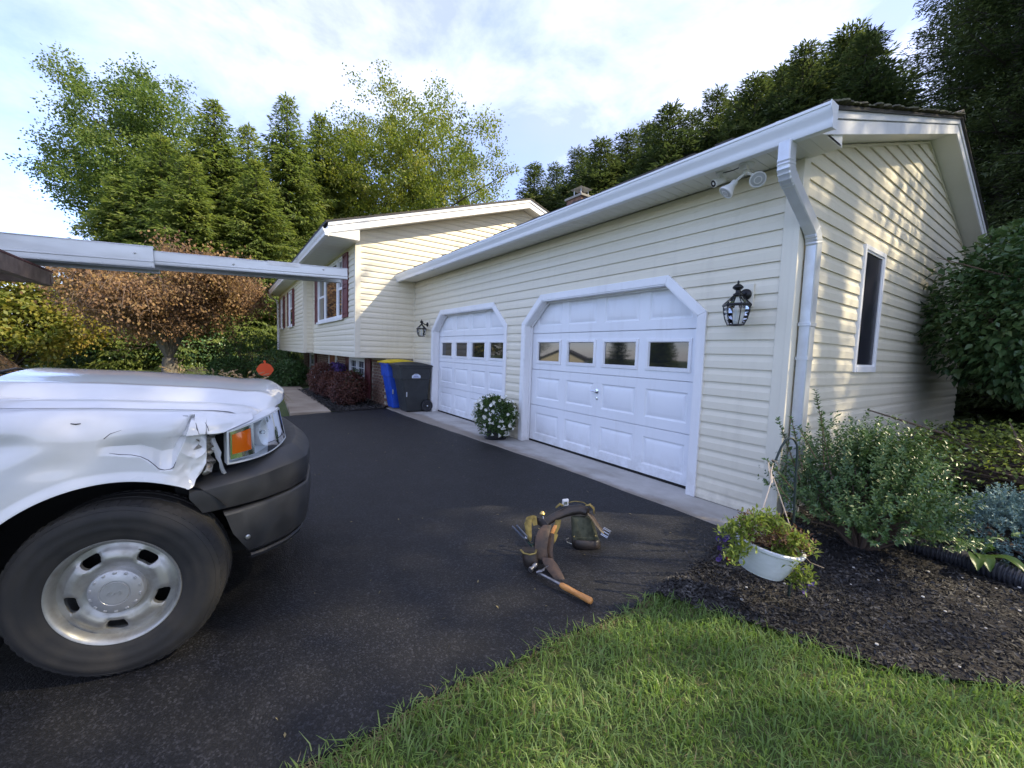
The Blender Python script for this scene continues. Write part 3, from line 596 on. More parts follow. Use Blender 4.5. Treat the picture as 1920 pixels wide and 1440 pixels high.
for xr, nm in zip(DOORS, ('right', 'left')):
    o, i = openoct(xr)
    for j in range(5):
        MB().prism([o[j], o[j + 1], i[j + 1], i[j]], lambda a, b, d: (a, d, b), -.034, -.0005).build('door_trim', 'white_trim', GA, bevel=.004)
    mb = MB()
    for j in range(5):
        a, b = Vector((i[j][0], 0, i[j][1])), Vector((i[j + 1][0], 0, i[j + 1][1])); t = (b - a).normalized(); nrm = Vector((t.z, 0, -t.x)); c = Vector((xr - 1.46, 0, 1.0))
        if nrm.dot(c - a) < 0: nrm = -nrm
        for q, (y0, y1, th) in enumerate(((-.026, .16, .012), (.072, .100, .030))):
            vs = [a + Vector((0, y0, 0)), b + Vector((0, y0, 0)), b + Vector((0, y1, 0)), a + Vector((0, y1, 0))]; vs += [v + nrm * th for v in vs]; vs[:4] = [v - nrm * .006 for v in vs[:4]]
            mb.add(vs, [(0, 1, 2, 3), (7, 6, 5, 4), (0, 4, 5, 1), (1, 5, 6, 2), (2, 6, 7, 3), (3, 7, 4, 0)])
    mb.build('door_jamb', 'white_trim', GA)
    xl = xr - 2.92 + .0885; w = 2.743; bz = .030
    gd = MB().box(xl, xl + w, DY + .022, DY + .055, bz, bz + 2.134).build('garage_door', 'white_door', GA)
    cols = [xl + .128 + k_ * .6507 for k_ in range(4)]
    for r in range(4):
        z0 = bz + r * .5335 + .002; z1 = z0 + .5295; pz = z0 + .096
        if r == 2: holes = [(cx + .004, cx + .531, pz + .004, pz + .331) for cx in cols]
        else: holes = [(cx, cx + .535, pz, pz + .335) for cx in cols]
        mb = rect_holes(xl, xl + w, z0 + .004, z1 - .004, holes, DY)
        mb.grid(np.array([[(xl, DY, z0 + .004), (xl, DY + .009, z0)], [(xl + w, DY, z0 + .004), (xl + w, DY + .009, z0)]])); mb.grid(np.array([[(xl, DY, z1 - .004), (xl, DY + .009, z1)], [(xl + w, DY, z1 - .004), (xl + w, DY + .009, z1)]]))
        mb.build('door_section', 'white_door', gd, fix=True)
        for cx in cols:
            if r != 2: link('raised_panel', PNL, gd, loc=(cx, DY, pz))
            else:
                fr = MB(); a, b, c, d = cx - .006, cx + .541, pz - .006, pz + .341; q = .045
                P = [[(a, DY + .001, c), (b, DY + .001, c), (b, DY + .001, d), (a, DY + .001, d)], [(a + .003, DY - .012, c + .003), (b - .003, DY - .012, c + .003), (b - .003, DY - .012, d - .003), (a + .003, DY - .012, d - .003)],
                     [(a + q - .012, DY - .014, c + q - .012), (b - q + .012, DY - .014, c + q - .012), (b - q + .012, DY - .014, d - q + .012), (a + q - .012, DY - .014, d - q + .012)], [(a + q, DY + .012, c + q), (b - q, DY + .012, c + q), (b - q, DY + .012, d - q), (a + q, DY + .012, d - q)]]
                fr.grid(np.array(P), wrapv=True); fr.build('window_frame', 'white_trim', gd)
                MB().box(a + q - .004, b - q + .004, DY + .008, DY + .013, c + q - .004, d - q + .004).build('pane', 'window_glass', gd)
    MB().box(xl, xl + w, DY + .0, DY + .04, .006, .031).build('weather_seal', 'liner_black', gd)
    if nm == 'right':
        cx = xl + w / 2; mb = MB(); mb.lathe([(.028, 0), (.028, .008), (.010, .012), (.010, .034)], 14, (cx, DY, .885), (0, -1, 0)); mb.tube([(cx + .006, DY - .030, .882), (cx - .03, DY - .034, .890), (cx - .085, DY - .03, .886)], [.010, .009, .006], 8); mb.build('door_handle', 'chrome', gd, smooth=40)
        MB().lathe([(.015, 0), (.015, .006), (.006, .008)], 14, (cx + .004, DY, .795), (0, -1, 0)).build('keyhole', 'chrome', gd, smooth=40)
    else:
        MB().box(xl - .010, xl + .002, .02, .075, 1.36, 1.56).build('keypad', 'galvanised', GA, bevel=.004)
# ================================================================== HOUSE
HO = thing('house', 'two-storey cream-sided house with maroon shutters over a brown brick lower floor', 'house', (-14, 3.2, 0))
HX0, HX1 = -20.3, -7.96; HR = 3.05; YA, YB, YC = -1.35, -1.63, -.69; HS = 3.575; HB = 1.13; XB = -13.15
def zh(y): return 3.63 + .3195 * (min(y, 2 * HR - y) + 1.96)
mb = MB(); mb.box(HX0, HX1 - .02, YA + .02, 8.0, HB, HS + .02); mb.box(HX0, XB, YB + .02, YA + .02, HB, HS + .02)
mb.prism([(YA + .02, HS + .02), (8.0, HS + .02), (8.0, zh(8.0)), (HR, zh(HR)), (YA + .02, zh(YA))], lambda a, b, d: (d, a, b), HX0, HX1 - .002)
mb.build('wall', 'siding_trim', HO)
def f_hs(s, o, z): return (HX1 + o, s, z)
def f_ha(s, o, z): return (s, YA - o, z)
def f_hb(s, o, z): return (s, YB - o, z)
def f_hr(s, o, z): return (XB + o, s, z)
AW = (-12.20, -9.03, 2.03, 3.50)   # triple window
BW = ((-16.55, -15.55), (-19.30, -18.35))
for k in range(-29, 6):
    zb = KZ(k); zt = zb + .127; lo = HB + .015 if zb < HB + .015 else None
    if zt <= 3.80: board(HO, YA + .092, (3.0 if zt > 2.95 else -.005), zb, f_hs, lo)
    elif zb < zh(HR) - .03: board(HO, (lambda z: max(YA + .092, (z - 3.63) / .3195 - 1.96 + .01)), (lambda z: min(7.9, 2 * HR - ((z - 3.63) / .3195 - 1.96) - .01)), zb, f_hs, lo, min(zt, zh(HR)))
    if zb < HS - .01:
        hi = HS if zt > HS else None
        if zt > AW[2] + .02 and zb < AW[3] - .02:
            board(HO, XB + .03, AW[0], zb, f_ha, lo, hi); board(HO, AW[1], HX1 - .075, zb, f_ha, lo, hi)
        else: board(HO, XB + .03, HX1 - .075, zb, f_ha, lo, hi)
        if zt > 2.05 and zb < 3.36:
            e = [HX0] + [v for w_ in sorted(BW) for v in w_] + [XB - .075]
            for a, b in zip(e[::2], e[1::2]): board(HO, a, b, zb, f_hb, lo, hi)
        else: board(HO, HX0, XB - .075, zb, f_hb, lo, hi)
        board(HO, YB + .075, YA - .03, zb, f_hr, lo, hi)
mb = MB(); mb.box(HX1 - .08, HX1 + .022, YA - .022, YA - .0005, HB, HS); mb.box(HX1 + .0005, HX1 + .022, YA - .0005, YA + .095, HB, zh(YA) - .01); mb.build('corner_post', 'siding_trim', HO, bevel=.003)
mb = MB(); mb.box(XB - .08, XB + .022, YB - .022, YB - .0005, HB, HS); mb.box(XB + .0005, XB + .022, YB - .0005, YB + .08, HB, HS); mb.build('corner_post', 'siding_trim', HO, bevel=.003)
mb = MB(); mb.box(XB + .0005, XB + .035, YA - .03, YA - .0005, HB, HS); mb.build('corner_post', 'siding_trim', HO)
mb = MB(); mb.box(XB + .03, HX1 + .018, YA - .018, YA + .05, HB - .012, HB + .016); mb.box(HX1 - .05, HX1 + .019, YA + .0501, -.002, HB - .012, HB + .016); mb.box(HX0, XB + .018, YB - .018, YB + .05, HB - .012, HB + .016); mb.build('skirt_trim', 'siding_trim', HO)
mb = MB(); mb.box(HX0 + .01, HX1 - .0505, YA + .051, YC + .1, HB - .010, HB + .03); mb.box(HX0 + .01, XB - .02, YB + .051, YA + .0505, HB - .010, HB + .03); mb.build('overhang_soffit', 'soffit', HO)
# eave soffit, fascia, gutter
EY = -1.955; XR = HX1 + .30
me = None; x = HX0 - .3; i = 0
while x < XR - .02:
    x1 = min(x + .305, XR - .015); mb = MB()
    for j in range(3): mb.box(x + (x1 - x) * j / 3 + .003, x + (x1 - x) * (j + 1) / 3 - .003, EY, YA, HS, HS + .012)
    mb.box(x, x1 - .0005, EY, YA, HS + .004, HS + .02)
    if me is None: me = mb.mesh('soffit_panel', 'soffit'); x00 = x; link('soffit_panel', me, HO)
    elif abs(x1 - x - .305) < 1e-6: link('soffit_panel', me, HO, loc=(x - x00, 0, 0))
    else: mb.build('soffit_panel', 'soffit', HO)
    x += .305
MB().box(HX0 - .3, XR - .014, EY - .02, EY - .0005, HS - .02, HS + .18).build('fascia', 'white_trim', HO)
dyo = EY - .02 + .392; dzo = HS + .10 - 2.985
hg = MB().prism([(a + dyo, b + dzo) for a, b in gp], lambda a, b, d: (d, a, b), HX0 - .3, XR + .06).build('gutter', 'gutter_white', HO, smooth=35)
MB().tube([(HX0 - .15, EY - .06, HS + .0), (HX0 - .10, EY + .02, HS - .10), (HX0 - .03, YB - .10, HS - .22), (HX0 - .02, YB - .05, HS - .40), (HX0 - .02, YB - .05, 1.13)], .045, 8).build('downspout', 'gutter_white', HO, smooth=50)
mb = MB().prism([(EY, HS + .001), (YA, HS + .001), (YA, zh(YA)), (EY, zh(EY))], lambda a, b, d: (d, a, b), HX1 + .024, XR - .0145); mb.build('eave_return', 'soffit', HO)
rake(HO, XR - .014, XR, EY - .018, 8.1, HR, zh, -.012, .125, 'rake_board', 'white_trim')
rake(HO, XR - .014, XR + .014, EY - .016, 8.1, HR, zh, .130, .205, 'rake_board', 'white_trim')
mb = MB()
for a, b in ((YA, HR), (8.0, HR)): mb.add([(HX1 + .003, a, zh(a) + .001), (XR - .0145, a, zh(a) + .001), (XR - .0145, b, zh(b) + .001), (HX1 + .003, b, zh(b) + .001), (HX1 + .003, a, zh(a) + .015), (XR - .0145, a, zh(a) + .015), (XR - .0145, b, zh(b) + .015), (HX1 + .003, b, zh(b) + .015)], [(0, 1, 2, 3), (4, 7, 6, 5), (0, 4, 5, 1), (1, 5, 6, 2), (2, 6, 7, 3), (3, 7, 4, 0)])
mb.build('rake_soffit', 'soffit', HO)
roof(HO, HX0 - .35, XR + .03, HR, zh, .207, EY - .06, 8.15)
# chimney with metal flue cap
ch = MB().box(-8.68, -8.02, 5.25, 5.85, 4.2, 6.17).build('chimney', 'brick', HO, bevel=.01)
MB().box(-8.73, -7.97, 5.20, 5.90, 6.17, 6.24).build('chimney_crown', 'foundation', ch, bevel=.01)
mb = MB(); mb.lathe([(.10, 6.24), (.10, 6.42)], 16, (-8.35, 5.55, 0)); mb.build('flue', 'brick', ch)
mb = MB(); P = [(-8.60, 5.30, 6.50), (-8.10, 5.30, 6.50), (-8.10, 5.80, 6.50), (-8.60, 5.80, 6.50), (-8.35, 5.55, 6.60)]
mb.add(P, [(0, 1, 4), (1, 2, 4), (2, 3, 4), (3, 0, 4), (3, 2, 1, 0)])
for a, b in ((-8.5, 5.4), (-8.2, 5.4), (-8.2, 5.7), (-8.5, 5.7)): mb.bar((a, b, 6.22), (a, b, 6.505), .02, .02)
mb.build('flue_cap', 'galvanised', ch)
# windows and shutters
def win(parent, x0, x1, z0, z1, y, lights, hung=True, mtn=False, sill=True):
    mb = MB(); t = .055
    mb.box(x0, x0 + t, y - .045, y + .03, z0, z1); mb.box(x1 - t, x1, y - .045, y + .03, z0, z1); mb.box(x0 + t, x1 - t, y - .045, y + .03, z1 - t, z1); mb.box(x0 + t, x1 - t, y - .045, y + .03, z0, z0 + t)
    for l in lights[1:]: mb.box(l[0] - .05, l[0] + .05, y - .043, y + .03, z0 + t, z1 - t)
    w_ = mb.build('window', 'white_trim', parent, bevel=.004)
    if sill: MB().box(x0 - .03, x1 + .03, y - .085, y - .046, z0 - .045, z0 + .02).build('sill', 'white_trim', w_, bevel=.006)
    for a, b, kind in lights:
        a2 = a + (.05 if a > x0 + .01 else t); b2 = b - (.05 if b < x1 - .01 else t)
        zm = (z0 + z1) / 2
        segs = [(z0 + t, zm), (zm, z1 - t)] if kind == 'hung' else [(z0 + t, z1 - t)]
        for q, (c, d) in enumerate(segs):
            yy = y - .010 + (.018 if q == 1 else 0)
            MB().box(a2 + .03, b2 - .03, yy, yy + .006, c + .03, d - .03).build('pane', 'house_glass', w_)
            sb = MB(); sb.box(a2, a2 + .035, yy - .012, yy + .016, c, d); sb.box(b2 - .035, b2, yy - .012, yy + .016, c, d); sb.box(a2 + .035, b2 - .035, yy - .012, yy + .016, c, c + .035); sb.box(a2 + .035, b2 - .035, yy - .012, yy + .016, d - .035, d)
            if mtn and q == len(segs) - 1:
                sb.box((a2 + b2) / 2 - .008, (a2 + b2) / 2 + .008, yy - .004, yy + .004, c + .035, d - .035); sb.box(a2 + .035, b2 - .035, yy - .005, yy + .003, (c + d) / 2 - .008, (c + d) / 2 + .008)
            sb.build('sash', 'white_trim', w_)
    return w_
def shutter(parent, x0, x1, z0, z1, y):
    mb = MB(); mb.box(x0, x1, y - .018, y - .001, z0, z1); t = .06
    for a, b, c, d in ((x0, x0 + t, z0, z1), (x1 - t, x1, z0, z1), (x0 + t, x1 - t, z0, z0 + t), (x0 + t, x1 - t, z1 - t, z1), (x0 + t, x1 - t, z0 + (z1 - z0) * .46, z0 + (z1 - z0) * .46 + t)): mb.box(a, b, y - .036, y - .018, c, d)
    for c, d in ((z0 + t, z0 + (z1 - z0) * .46), (z0 + (z1 - z0) * .46 + t, z1 - t)): mb.box(x0 + t + .03, x1 - t - .03, y - .028, y - .018, c + .03, d - .03)
    mb.build('shutter', 'shutter', parent, bevel=.004)
win(HO, AW[0], AW[1], AW[2], AW[3], YA, [(AW[0], -11.2, 'hung'), (-11.2, -9.62, 'fixed'), (-9.62, AW[1], 'hung')])
shutter(HO, -9.02, -8.55, 2.03, 3.50, YA - .016); shutter(HO, -12.68, -12.215, 2.03, 3.50, YA - .016)
for a, b in BW:
    win(HO, a, b, 2.05, 3.36, YB, [(a, b, 'hung')]); shutter(HO, a - .40, a - .012, 2.05, 3.36, YB - .016); shutter(HO, b + .012, b + .40, 2.05, 3.36, YB - .016)
# brick lower storey
MB().box(HX0 + .4, -7.985, YC + .022, .6, -.1, HB).build('brick_core', 'mortar', HO)
LW = (-11.16, -9.55, .09, 1.06)
win(HO, LW[0], LW[1], LW[2], LW[3], YC, [(LW[0], -10.36, 'hung'), (-10.36, LW[1], 'hung')], mtn=True)
shutter(HO, -9.53, -9.07, .05, 1.07, YC - .002); shutter(HO, -11.64, -11.18, .05, 1.07, YC - .002)
shutter(HO, -16.9, -16.5, .05, 1.07, YC - .002); shutter(HO, -18.4, -18.0, .05, 1.07, YC - .002)
win(HO, -17.98, -16.92, .09, 1.06, YC, [(-17.98, -16.92, 'hung')])
dr = MB().box(-14.02, -13.10, YC - .01, YC + .03, .02, HB - .02).build('front_door', 'door_wood', HO, bevel=.004)
mb = MB(); mb.box(-13.09, -12.98, YC - .03, YC + .03, 0, HB - .012); mb.box(-14.14, -14.03, YC - .03, YC + .03, 0, HB - .012); mb.build('door_frame', 'white_trim', dr)
BM = MB().box(0, .195, 0, .03, 0, .057).mesh('brick', 'brick'); BMs = MB().box(0, .03, 0, .195, 0, .057).mesh('brick', 'brick')
nb = 0; rest = MB()
for r in range(16):
    z = -.02 + r * .0725
    if z + .06 > HB - .012: break
    for c in range(-1, 4):       # return beside the bins
        y = YC + .003 + c * .207 + (.1035 if r % 2 else 0)
        if y < YC or y + .197 > -.02: continue
        if nb < 300: link('brick', BMs, HO, loc=(-7.988, y, z)); nb += 1
    c = 0
    while True:
        x = -7.985 - .197 - c * .207 + (.1035 if r % 2 else 0); c += 1
        if x < -19.8: break
        x1 = x + .197
        if x1 > -7.98: continue
        if any(a - .015 < x1 and x < b + .015 for a, b in ((-11.64, -9.07), (-14.15, -12.97), (-18.4, -16.5))): continue
        if nb < 300 and x > -13.2: link('brick', BM, HO, loc=(x, YC - .004, z)); nb += 1
        else: rest.box(x, x1, YC - .004, YC + .026, z, z + .06)
struct(rest.build('brickwork', 'brick', HO), 'stuff')
# ================================================================== PICKUP TRUCK
TR = thing('pickup_truck', 'white work pickup with crumpled torn front fender and black bumper', 'pickup truck', (-1.95, -5.8, -.167))
TXC = -1.95; XS = -.935; WCY, WCZ = -4.124, .229; GR = -.167
def gapz(y): return float(np.interp(y, [-4.75, -4.19, -3.77, -3.62], [1.045, 1.020, .988, .966]))
def sst(a, b, x): t = min(1, max(0, (x - a) / (b - a))); return t * t * (3 - 2 * t)
DT_Y = [-4.14, -3.88, -3.84]; DT_Z = [.925, .978, .985]
DB_Y = [-4.14, -4.03, -3.99, -3.965, -3.925, -3.905, -3.875, -3.855]; DB_Z = [.835, .812, .775, .742, .740, .80, .875, .955]
def dent(y, z):
    d = .034 * math.exp(-(((y + 4.47) * .9 + (z - .9) * 1.4) / .13) ** 2 - (((z - .89) - (y + 4.47) * .35) / .055) ** 2)
    d += .016 * math.exp(-((y + 4.235) / .035) ** 2 - ((z - .958) / .030) ** 2) + .010 * math.exp(-((y + 4.30) / .09) ** 2 - ((z - .80) / .05) ** 2)
    if -4.17 < y < -3.84:
        zt = np.interp(y, DT_Y, DT_Z); zb = np.interp(y, DB_Y, DB_Z); v = (zt - z) / (zt - zb)
        if 0 < v < 1:
            A = np.interp(y, [-4.17, -4.12, -3.99, -3.92, -3.87], [.0, .016, .042, .058, .05])
            d += A * ((v / .62) ** 1.4 if v < .62 else ((1 - v) / .38) ** .65)
    if y > -3.95 and z < .90:
        k = sst(-3.95, -3.84, y) * (1 - sst(.880, .892, z)) * sst(.60, .72, z)
        d += k * (.018 + .050 * abs(mnoise.noise((y * 12 + 3, z * 9, 2))) + .010 * abs(mnoise.noise((y * 26, z * 20, 5))))
    if z > .885 and y > -3.9: d += .008 * mnoise.noise((y * 26, z * 30, 9)) * sst(-3.9, -3.82, y)
    d += .0035 * mnoise.noise((y * 7, z * 8, 1))
    return d
def fenx(y, z, dents=True):
    zh_ = gapz(y); u = max(0, min(1, (z - (zh_ - .125)) / .125)); x = XS - .010 * ((z - .72) / .3) ** 2 - .15 * (1 - math.sqrt(max(0, 1 - u * u)))
    if y > -3.98: x -= .58 * (y + 3.98) ** 2
    r = math.hypot(y - WCY, z - WCZ)
    if r < .53: x += .014 * (1 - sst(.487, .53, r))
    return x - (dent(y, z) if dents else 0)
def zlow(y, R=.487, yc=WCY):
    if y < yc - R + .012: return .105
    if y <= -3.875: return WCZ + math.sqrt(max(0, R * R - (y - yc) ** 2))
    return float(np.interp(y, [-3.875, -3.865, -3.846, -3.838, -3.818, -3.797, -3.793, -3.78, -3.74, -3.70, -3.60], [.645, .640, .650, .680, .705, .752, .884, .880, .884, .902, .935]))
def side_grid(ycols, nz, fx, zl, zhf):
    P = []
    for y in ycols:
        a, b = zl(y), zhf(y); row = []
        for j in range(nz + 1):
            z = a + (b - a) * j / nz; row.append((fx(y, z), y, z))
        lip = row[0]; row.insert(0, (lip[0] - .022, lip[1], lip[2] + .002)); P.append(row)
    return np.array(P)
yc1 = np.concatenate([np.linspace(-4.66, -3.9, 150), np.linspace(-3.897, -3.60, 110)])
MB().grid(side_grid(yc1, 80, fenx, zlow, gapz)).build('fender', 'truck_paint', TR, smooth=22, fix=False).data['d'] = 1
mir = lambda P: np.stack([2 * TXC - P[..., 0], P[..., 1], P[..., 2]], -1)
yc2 = np.linspace(-4.66, -3.60, 90)
zlow2 = lambda y: WCZ + math.sqrt(max(0, .487 ** 2 - (y - WCY) ** 2)) if WCY - .475 < y <= -3.875 else (.105 if y < -4.5 else float(np.interp(y, [-3.875, -3.72, -3.70, -3.60], [.645, .66, .90, .935])))
MB().grid(mir(side_grid(yc2, 24, lambda y, z: fenx(y, z, False), zlow2, gapz))).build('fender', 'truck_paint', TR, smooth=38)
# torn bracket and strip in the gap
mb = MB(); mb.tube([(-1.02, -3.80, .745), (-1.0, -3.785, .73), (-.985, -3.79, .705), (-.99, -3.81, .69), (-1.01, -3.825, .70)], [.012, .016, .016, .012, .006], 7, flat=.35); mb.build('torn_bracket', 'bare_metal', TR, smooth=50)
P = []
for i, (y, z) in enumerate([(-3.778, .875), (-3.772, .84), (-3.765, .81), (-3.752, .78), (-3.752, .755), (-3.742, .73), (-3.738, .70), (-3.728, .672)]):
    w = [.010, .013, .016, .014, .010, .006, .009, .010][i]; P.append([(-1.035 - .01 * math.sin(i * 2.1), y - w, z), (-1.025 + .008 * math.sin(i * 1.3), y, z), (-1.04, y + w, z)])
MB().grid(np.array(P)).build('torn_strip', 'truck_paint', TR, smooth=60)
mb = MB(); P = []
for i in range(16):
    z = .70 + i * .0115; P.append([(-.99 + .014 * math.sin(i * 1.9) - .03 * j / 3, -3.835 + .016 * j + .012 * math.sin(i * 1.1 + j), z) for j in range(5)])
MB().grid(np.array(P)).build('crushed_sheet', 'bare_metal', TR, smooth=50)
def crack(path, w=.0018):
    q = []
    for y, z in path: q.append((fenx(y, z) + .0008, y, z))
    return q
ck = MB()
ck.tube(crack([(-4.13, .842), (-4.10, .833), (-4.06, .826), (-4.03, .815), (-4.005, .795), (-3.985, .772), (-3.97, .752), (-3.95, .744), (-3.93, .744), (-3.918, .752), (-3.91, .775)]), [.0006, .0016, .0012, .0016, .002, .0022, .002, .0016, .002, .002, .001], 5)
ck.tube(crack([(-4.145, .905), (-4.125, .925), (-4.09, .937)]), [.0016, .0014, .0005], 5); ck.tube(crack([(-3.885, .978), (-3.868, .976), (-3.856, .968)]), [.001, .002, .001], 5); ck.tube(crack([(-3.835, .945), (-3.83, .92), (-3.822, .895)]), [.001, .0026, .0014], 5); ck.tube(crack([(-3.80, .945), (-3.79, .925), (-3.785, .905)]), [.0008, .0018, .001], 5); ck.tube(crack([(-4.25, .972), (-4.235, .968), (-4.22, .970)]), [.002, .0035, .002], 5)
struct(ck.build('paint_cracks', 'scratch', TR), 'stuff')
# dark structure inside
mb = MB(); mb.box(-2.80, -1.42, -4.60, -3.58, .10, .93); mb.box(-1.42, -1.12, -3.93, -3.66, .56, .93); mb.box(-2.78, -2.48, -3.93, -3.66, .56, .93); mb.build('inner_structure', 'liner_black', TR)
for sgn in (1, -1):
    X = lambda x: x if sgn > 0 else 2 * TXC - x
    P = []
    for k in range(33):
        a = PI * (.20 + .98 * k / 32); P.append([(X(x), WCY + .50 * math.cos(a), WCZ + .50 * math.sin(a)) for x in (-.962, -1.1, -1.25, -1.42)])
    MB().grid(np.array(P)).build('wheel_arch_liner', 'liner_black', TR, smooth=60)
# hood
def hood_z(x, y):
    s = abs(x - TXC) / .86; return gapz(y) + .115 * (1 - s ** 2.6) ** .9 * (1 - .10 * s) - .030 * math.exp(-((s - .80) / .06) ** 2) + .012 * math.exp(-((s - .66) / .05) ** 2)
P = []
for s in np.linspace(-1, 1, 81):
    x = TXC + .858 * s; yf = -3.615 + .235 * (1 - abs(s) ** 2.4); row = []
    for t in np.linspace(0, 1, 44):
        y = -4.60 + (yf + 4.60) * t; z = hood_z(x, y)
        if t > .9: z -= .055 * ((t - .9) / .1) ** 2.2
        row.append((x, y, z))
    row.append((x, yf + .004, row[-1][2] - .03)); P.append(row)
hd = MB().grid(np.array(P)).build('hood', 'truck_paint', TR, smooth=40)
P = np.array(P)
mb = MB(); mb.box(-2.80, -1.10, -4.90, -4.585, .93, 1.048); mb.build('cowl', 'bumper_plastic', TR, bevel=.01)
# front plan curve
PD = [0, .35, .68, .83, .93, .98, .995, 1.0]; PY = [-3.225, -3.245, -3.31, -3.41, -3.55, -3.72, -3.86, -3.95]
dd = np.linspace(0, 1, 200) ** .45; cx = np.interp(dd, [0, 1], [0, 1.0]); cyv = np.interp(cx, PD, PY)
for _ in range(60): cyv[1:-1] = (cyv[:-2] + 2 * cyv[1:-1] + cyv[2:]) / 4
seg = np.concatenate([[0], np.cumsum(np.hypot(np.diff(cx), np.diff(cyv)))]); TL = seg[-1]
def plan(l):  # signed arclength from the centre line, + towards the near side
    a = min(abs(l), TL); x = np.interp(a, seg, cx); y = np.interp(a, seg, cyv); e = .01
    x2 = np.interp(min(a + e, TL), seg, cx); y2 = np.interp(min(a + e, TL), seg, cyv); x1 = np.interp(max(a - e, 0), seg, cx); y1 = np.interp(max(a - e, 0), seg, cyv)
    tx, ty = x2 - x1, y2 - y1; n_ = math.hypot(tx, ty); nx, ny = -ty / n_, tx / n_
    s = 1 if l >= 0 else -1
    return TXC + s * x, y, s * nx, ny
def loft(prof, lens, n=90):
    P = []
    for (o, z, *q), ln in zip(prof, lens):
        row = []
        for u in np.linspace(-1, 1, n):
            l = ln * u; x, y, nx, ny = plan(l); f = abs(l) / TL; zz = z + (q[0] * sst(.55, 1.0, f) if q else 0); row.append((x + nx * o, y + ny * o, zz))
        P.append(row)
    return np.array(P)
A = TL - .085
up = loft([(-.17, .742, -.09), (-.088, .746, -.09), (-.080, .743, -.09), (-.010, .678, -.06), (-.003, .666, -.055), (.0, .62, -.035), (-.004, .56, -.02), (-.012, .522, -.02), (-.018, .517, -.02), (-.09, .514, -.02)], [A] * 6 + [A - .03, A - .05, A - .06, A - .06])
bu = MB().grid(up).build('bumper', 'bumper_plastic', TR, smooth=24)
lw = loft([(-.08, .508, -.03), (-.010, .508, -.03), (.000, .502, -.03), (.004, .49, -.025), (.003, .38, -.01), (-.004, .30, 0), (-.018, .255, 0), (-.045, .232, 0), (-.10, .225, 0)], [A - .135, A - .135, A - .135, A - .14, A - .17, A - .215, A - .245, A - .26, A - .26])
MB().grid(lw).build('lower_valance', 'bumper_plastic', bu, smooth=24)
MB().grid(loft([(-.075, .226), (-.040, .224), (-.034, .214), (-.042, .196), (-.08, .190)], [A - .262] * 5)).build('air_dam', 'hose_black', bu, smooth=40)
x, y, nx, ny = plan(A - .235); MB().lathe([(.012, 0), (.012, .006), (.006, .008)], 12, (x, y, .335), (nx, ny, 0)).build('bolt', 'steel', bu)
MB().box(-2.85, -1.05, -3.75, -3.36, .24, .72).build('bumper_core', 'liner_black', TR) if False else None
# grille
mb = MB(); gP = []
for z, o in ((.75, -.20), (.76, -.195), (.95, -.205), (.985, -.22)): gP.append([(plan(l)[0] + plan(l)[2] * o, plan(l)[1] + plan(l)[3] * o, z) for l in np.linspace(-.66, .66, 40)])
gr = MB().grid(np.array(gP)).build('grille', 'bumper_plastic', TR, smooth=40)
for z in (.80, .84, .88, .92):
    P = [[(plan(l)[0] + plan(l)[2] * o, plan(l)[1] + plan(l)[3] * o, z + dz) for l in np.linspace(-.62, .62, 30)] for o, dz in ((-.20, 0), (-.188, .006), (-.188, .016), (-.20, .022))]
    MB().grid(np.array(P)).build('grille_bar', 'hub_cap', gr, smooth=40)
# headlights
def hl_patch(sgn, off, u0, u1, v0, v1, nu=22, nv=12, bulge=0.):
    P = []
    for u in np.linspace(u0, u1, nu):
        a, b, c = (1 - u) ** 2, 2 * u * (1 - u), u * u; x = a * -.985 + b * -1.025 + c * -1.300; y = a * -3.715 + b * -3.505 + c * -3.425
        tx = 2 * (1 - u) * (-1.025 + .985) + 2 * u * (-1.3 + 1.025); ty = 2 * (1 - u) * (-3.505 + 3.715) + 2 * u * (-3.425 + 3.505); n_ = math.hypot(tx, ty); nx, ny = ty / n_, -tx / n_
        zb = .727 + .052 * u - .012 * math.sin(PI * u); zt = .893 + .068 * u + .014 * math.sin(PI * u); row = []
        for v in np.linspace(v0, v1, nv):
            z = zb + (zt - zb) * v; o = off - .035 * v * u + bulge * math.sin(PI * (u - u0) / (u1 - u0)) * math.sin(PI * (v - v0) / (v1 - v0)); xx = x + nx * o - .03 * v * (1 - u) * 0
            row.append((xx if sgn > 0 else 2 * TXC - xx, y + ny * o, z))
        P.append(row)
    return np.array(P)
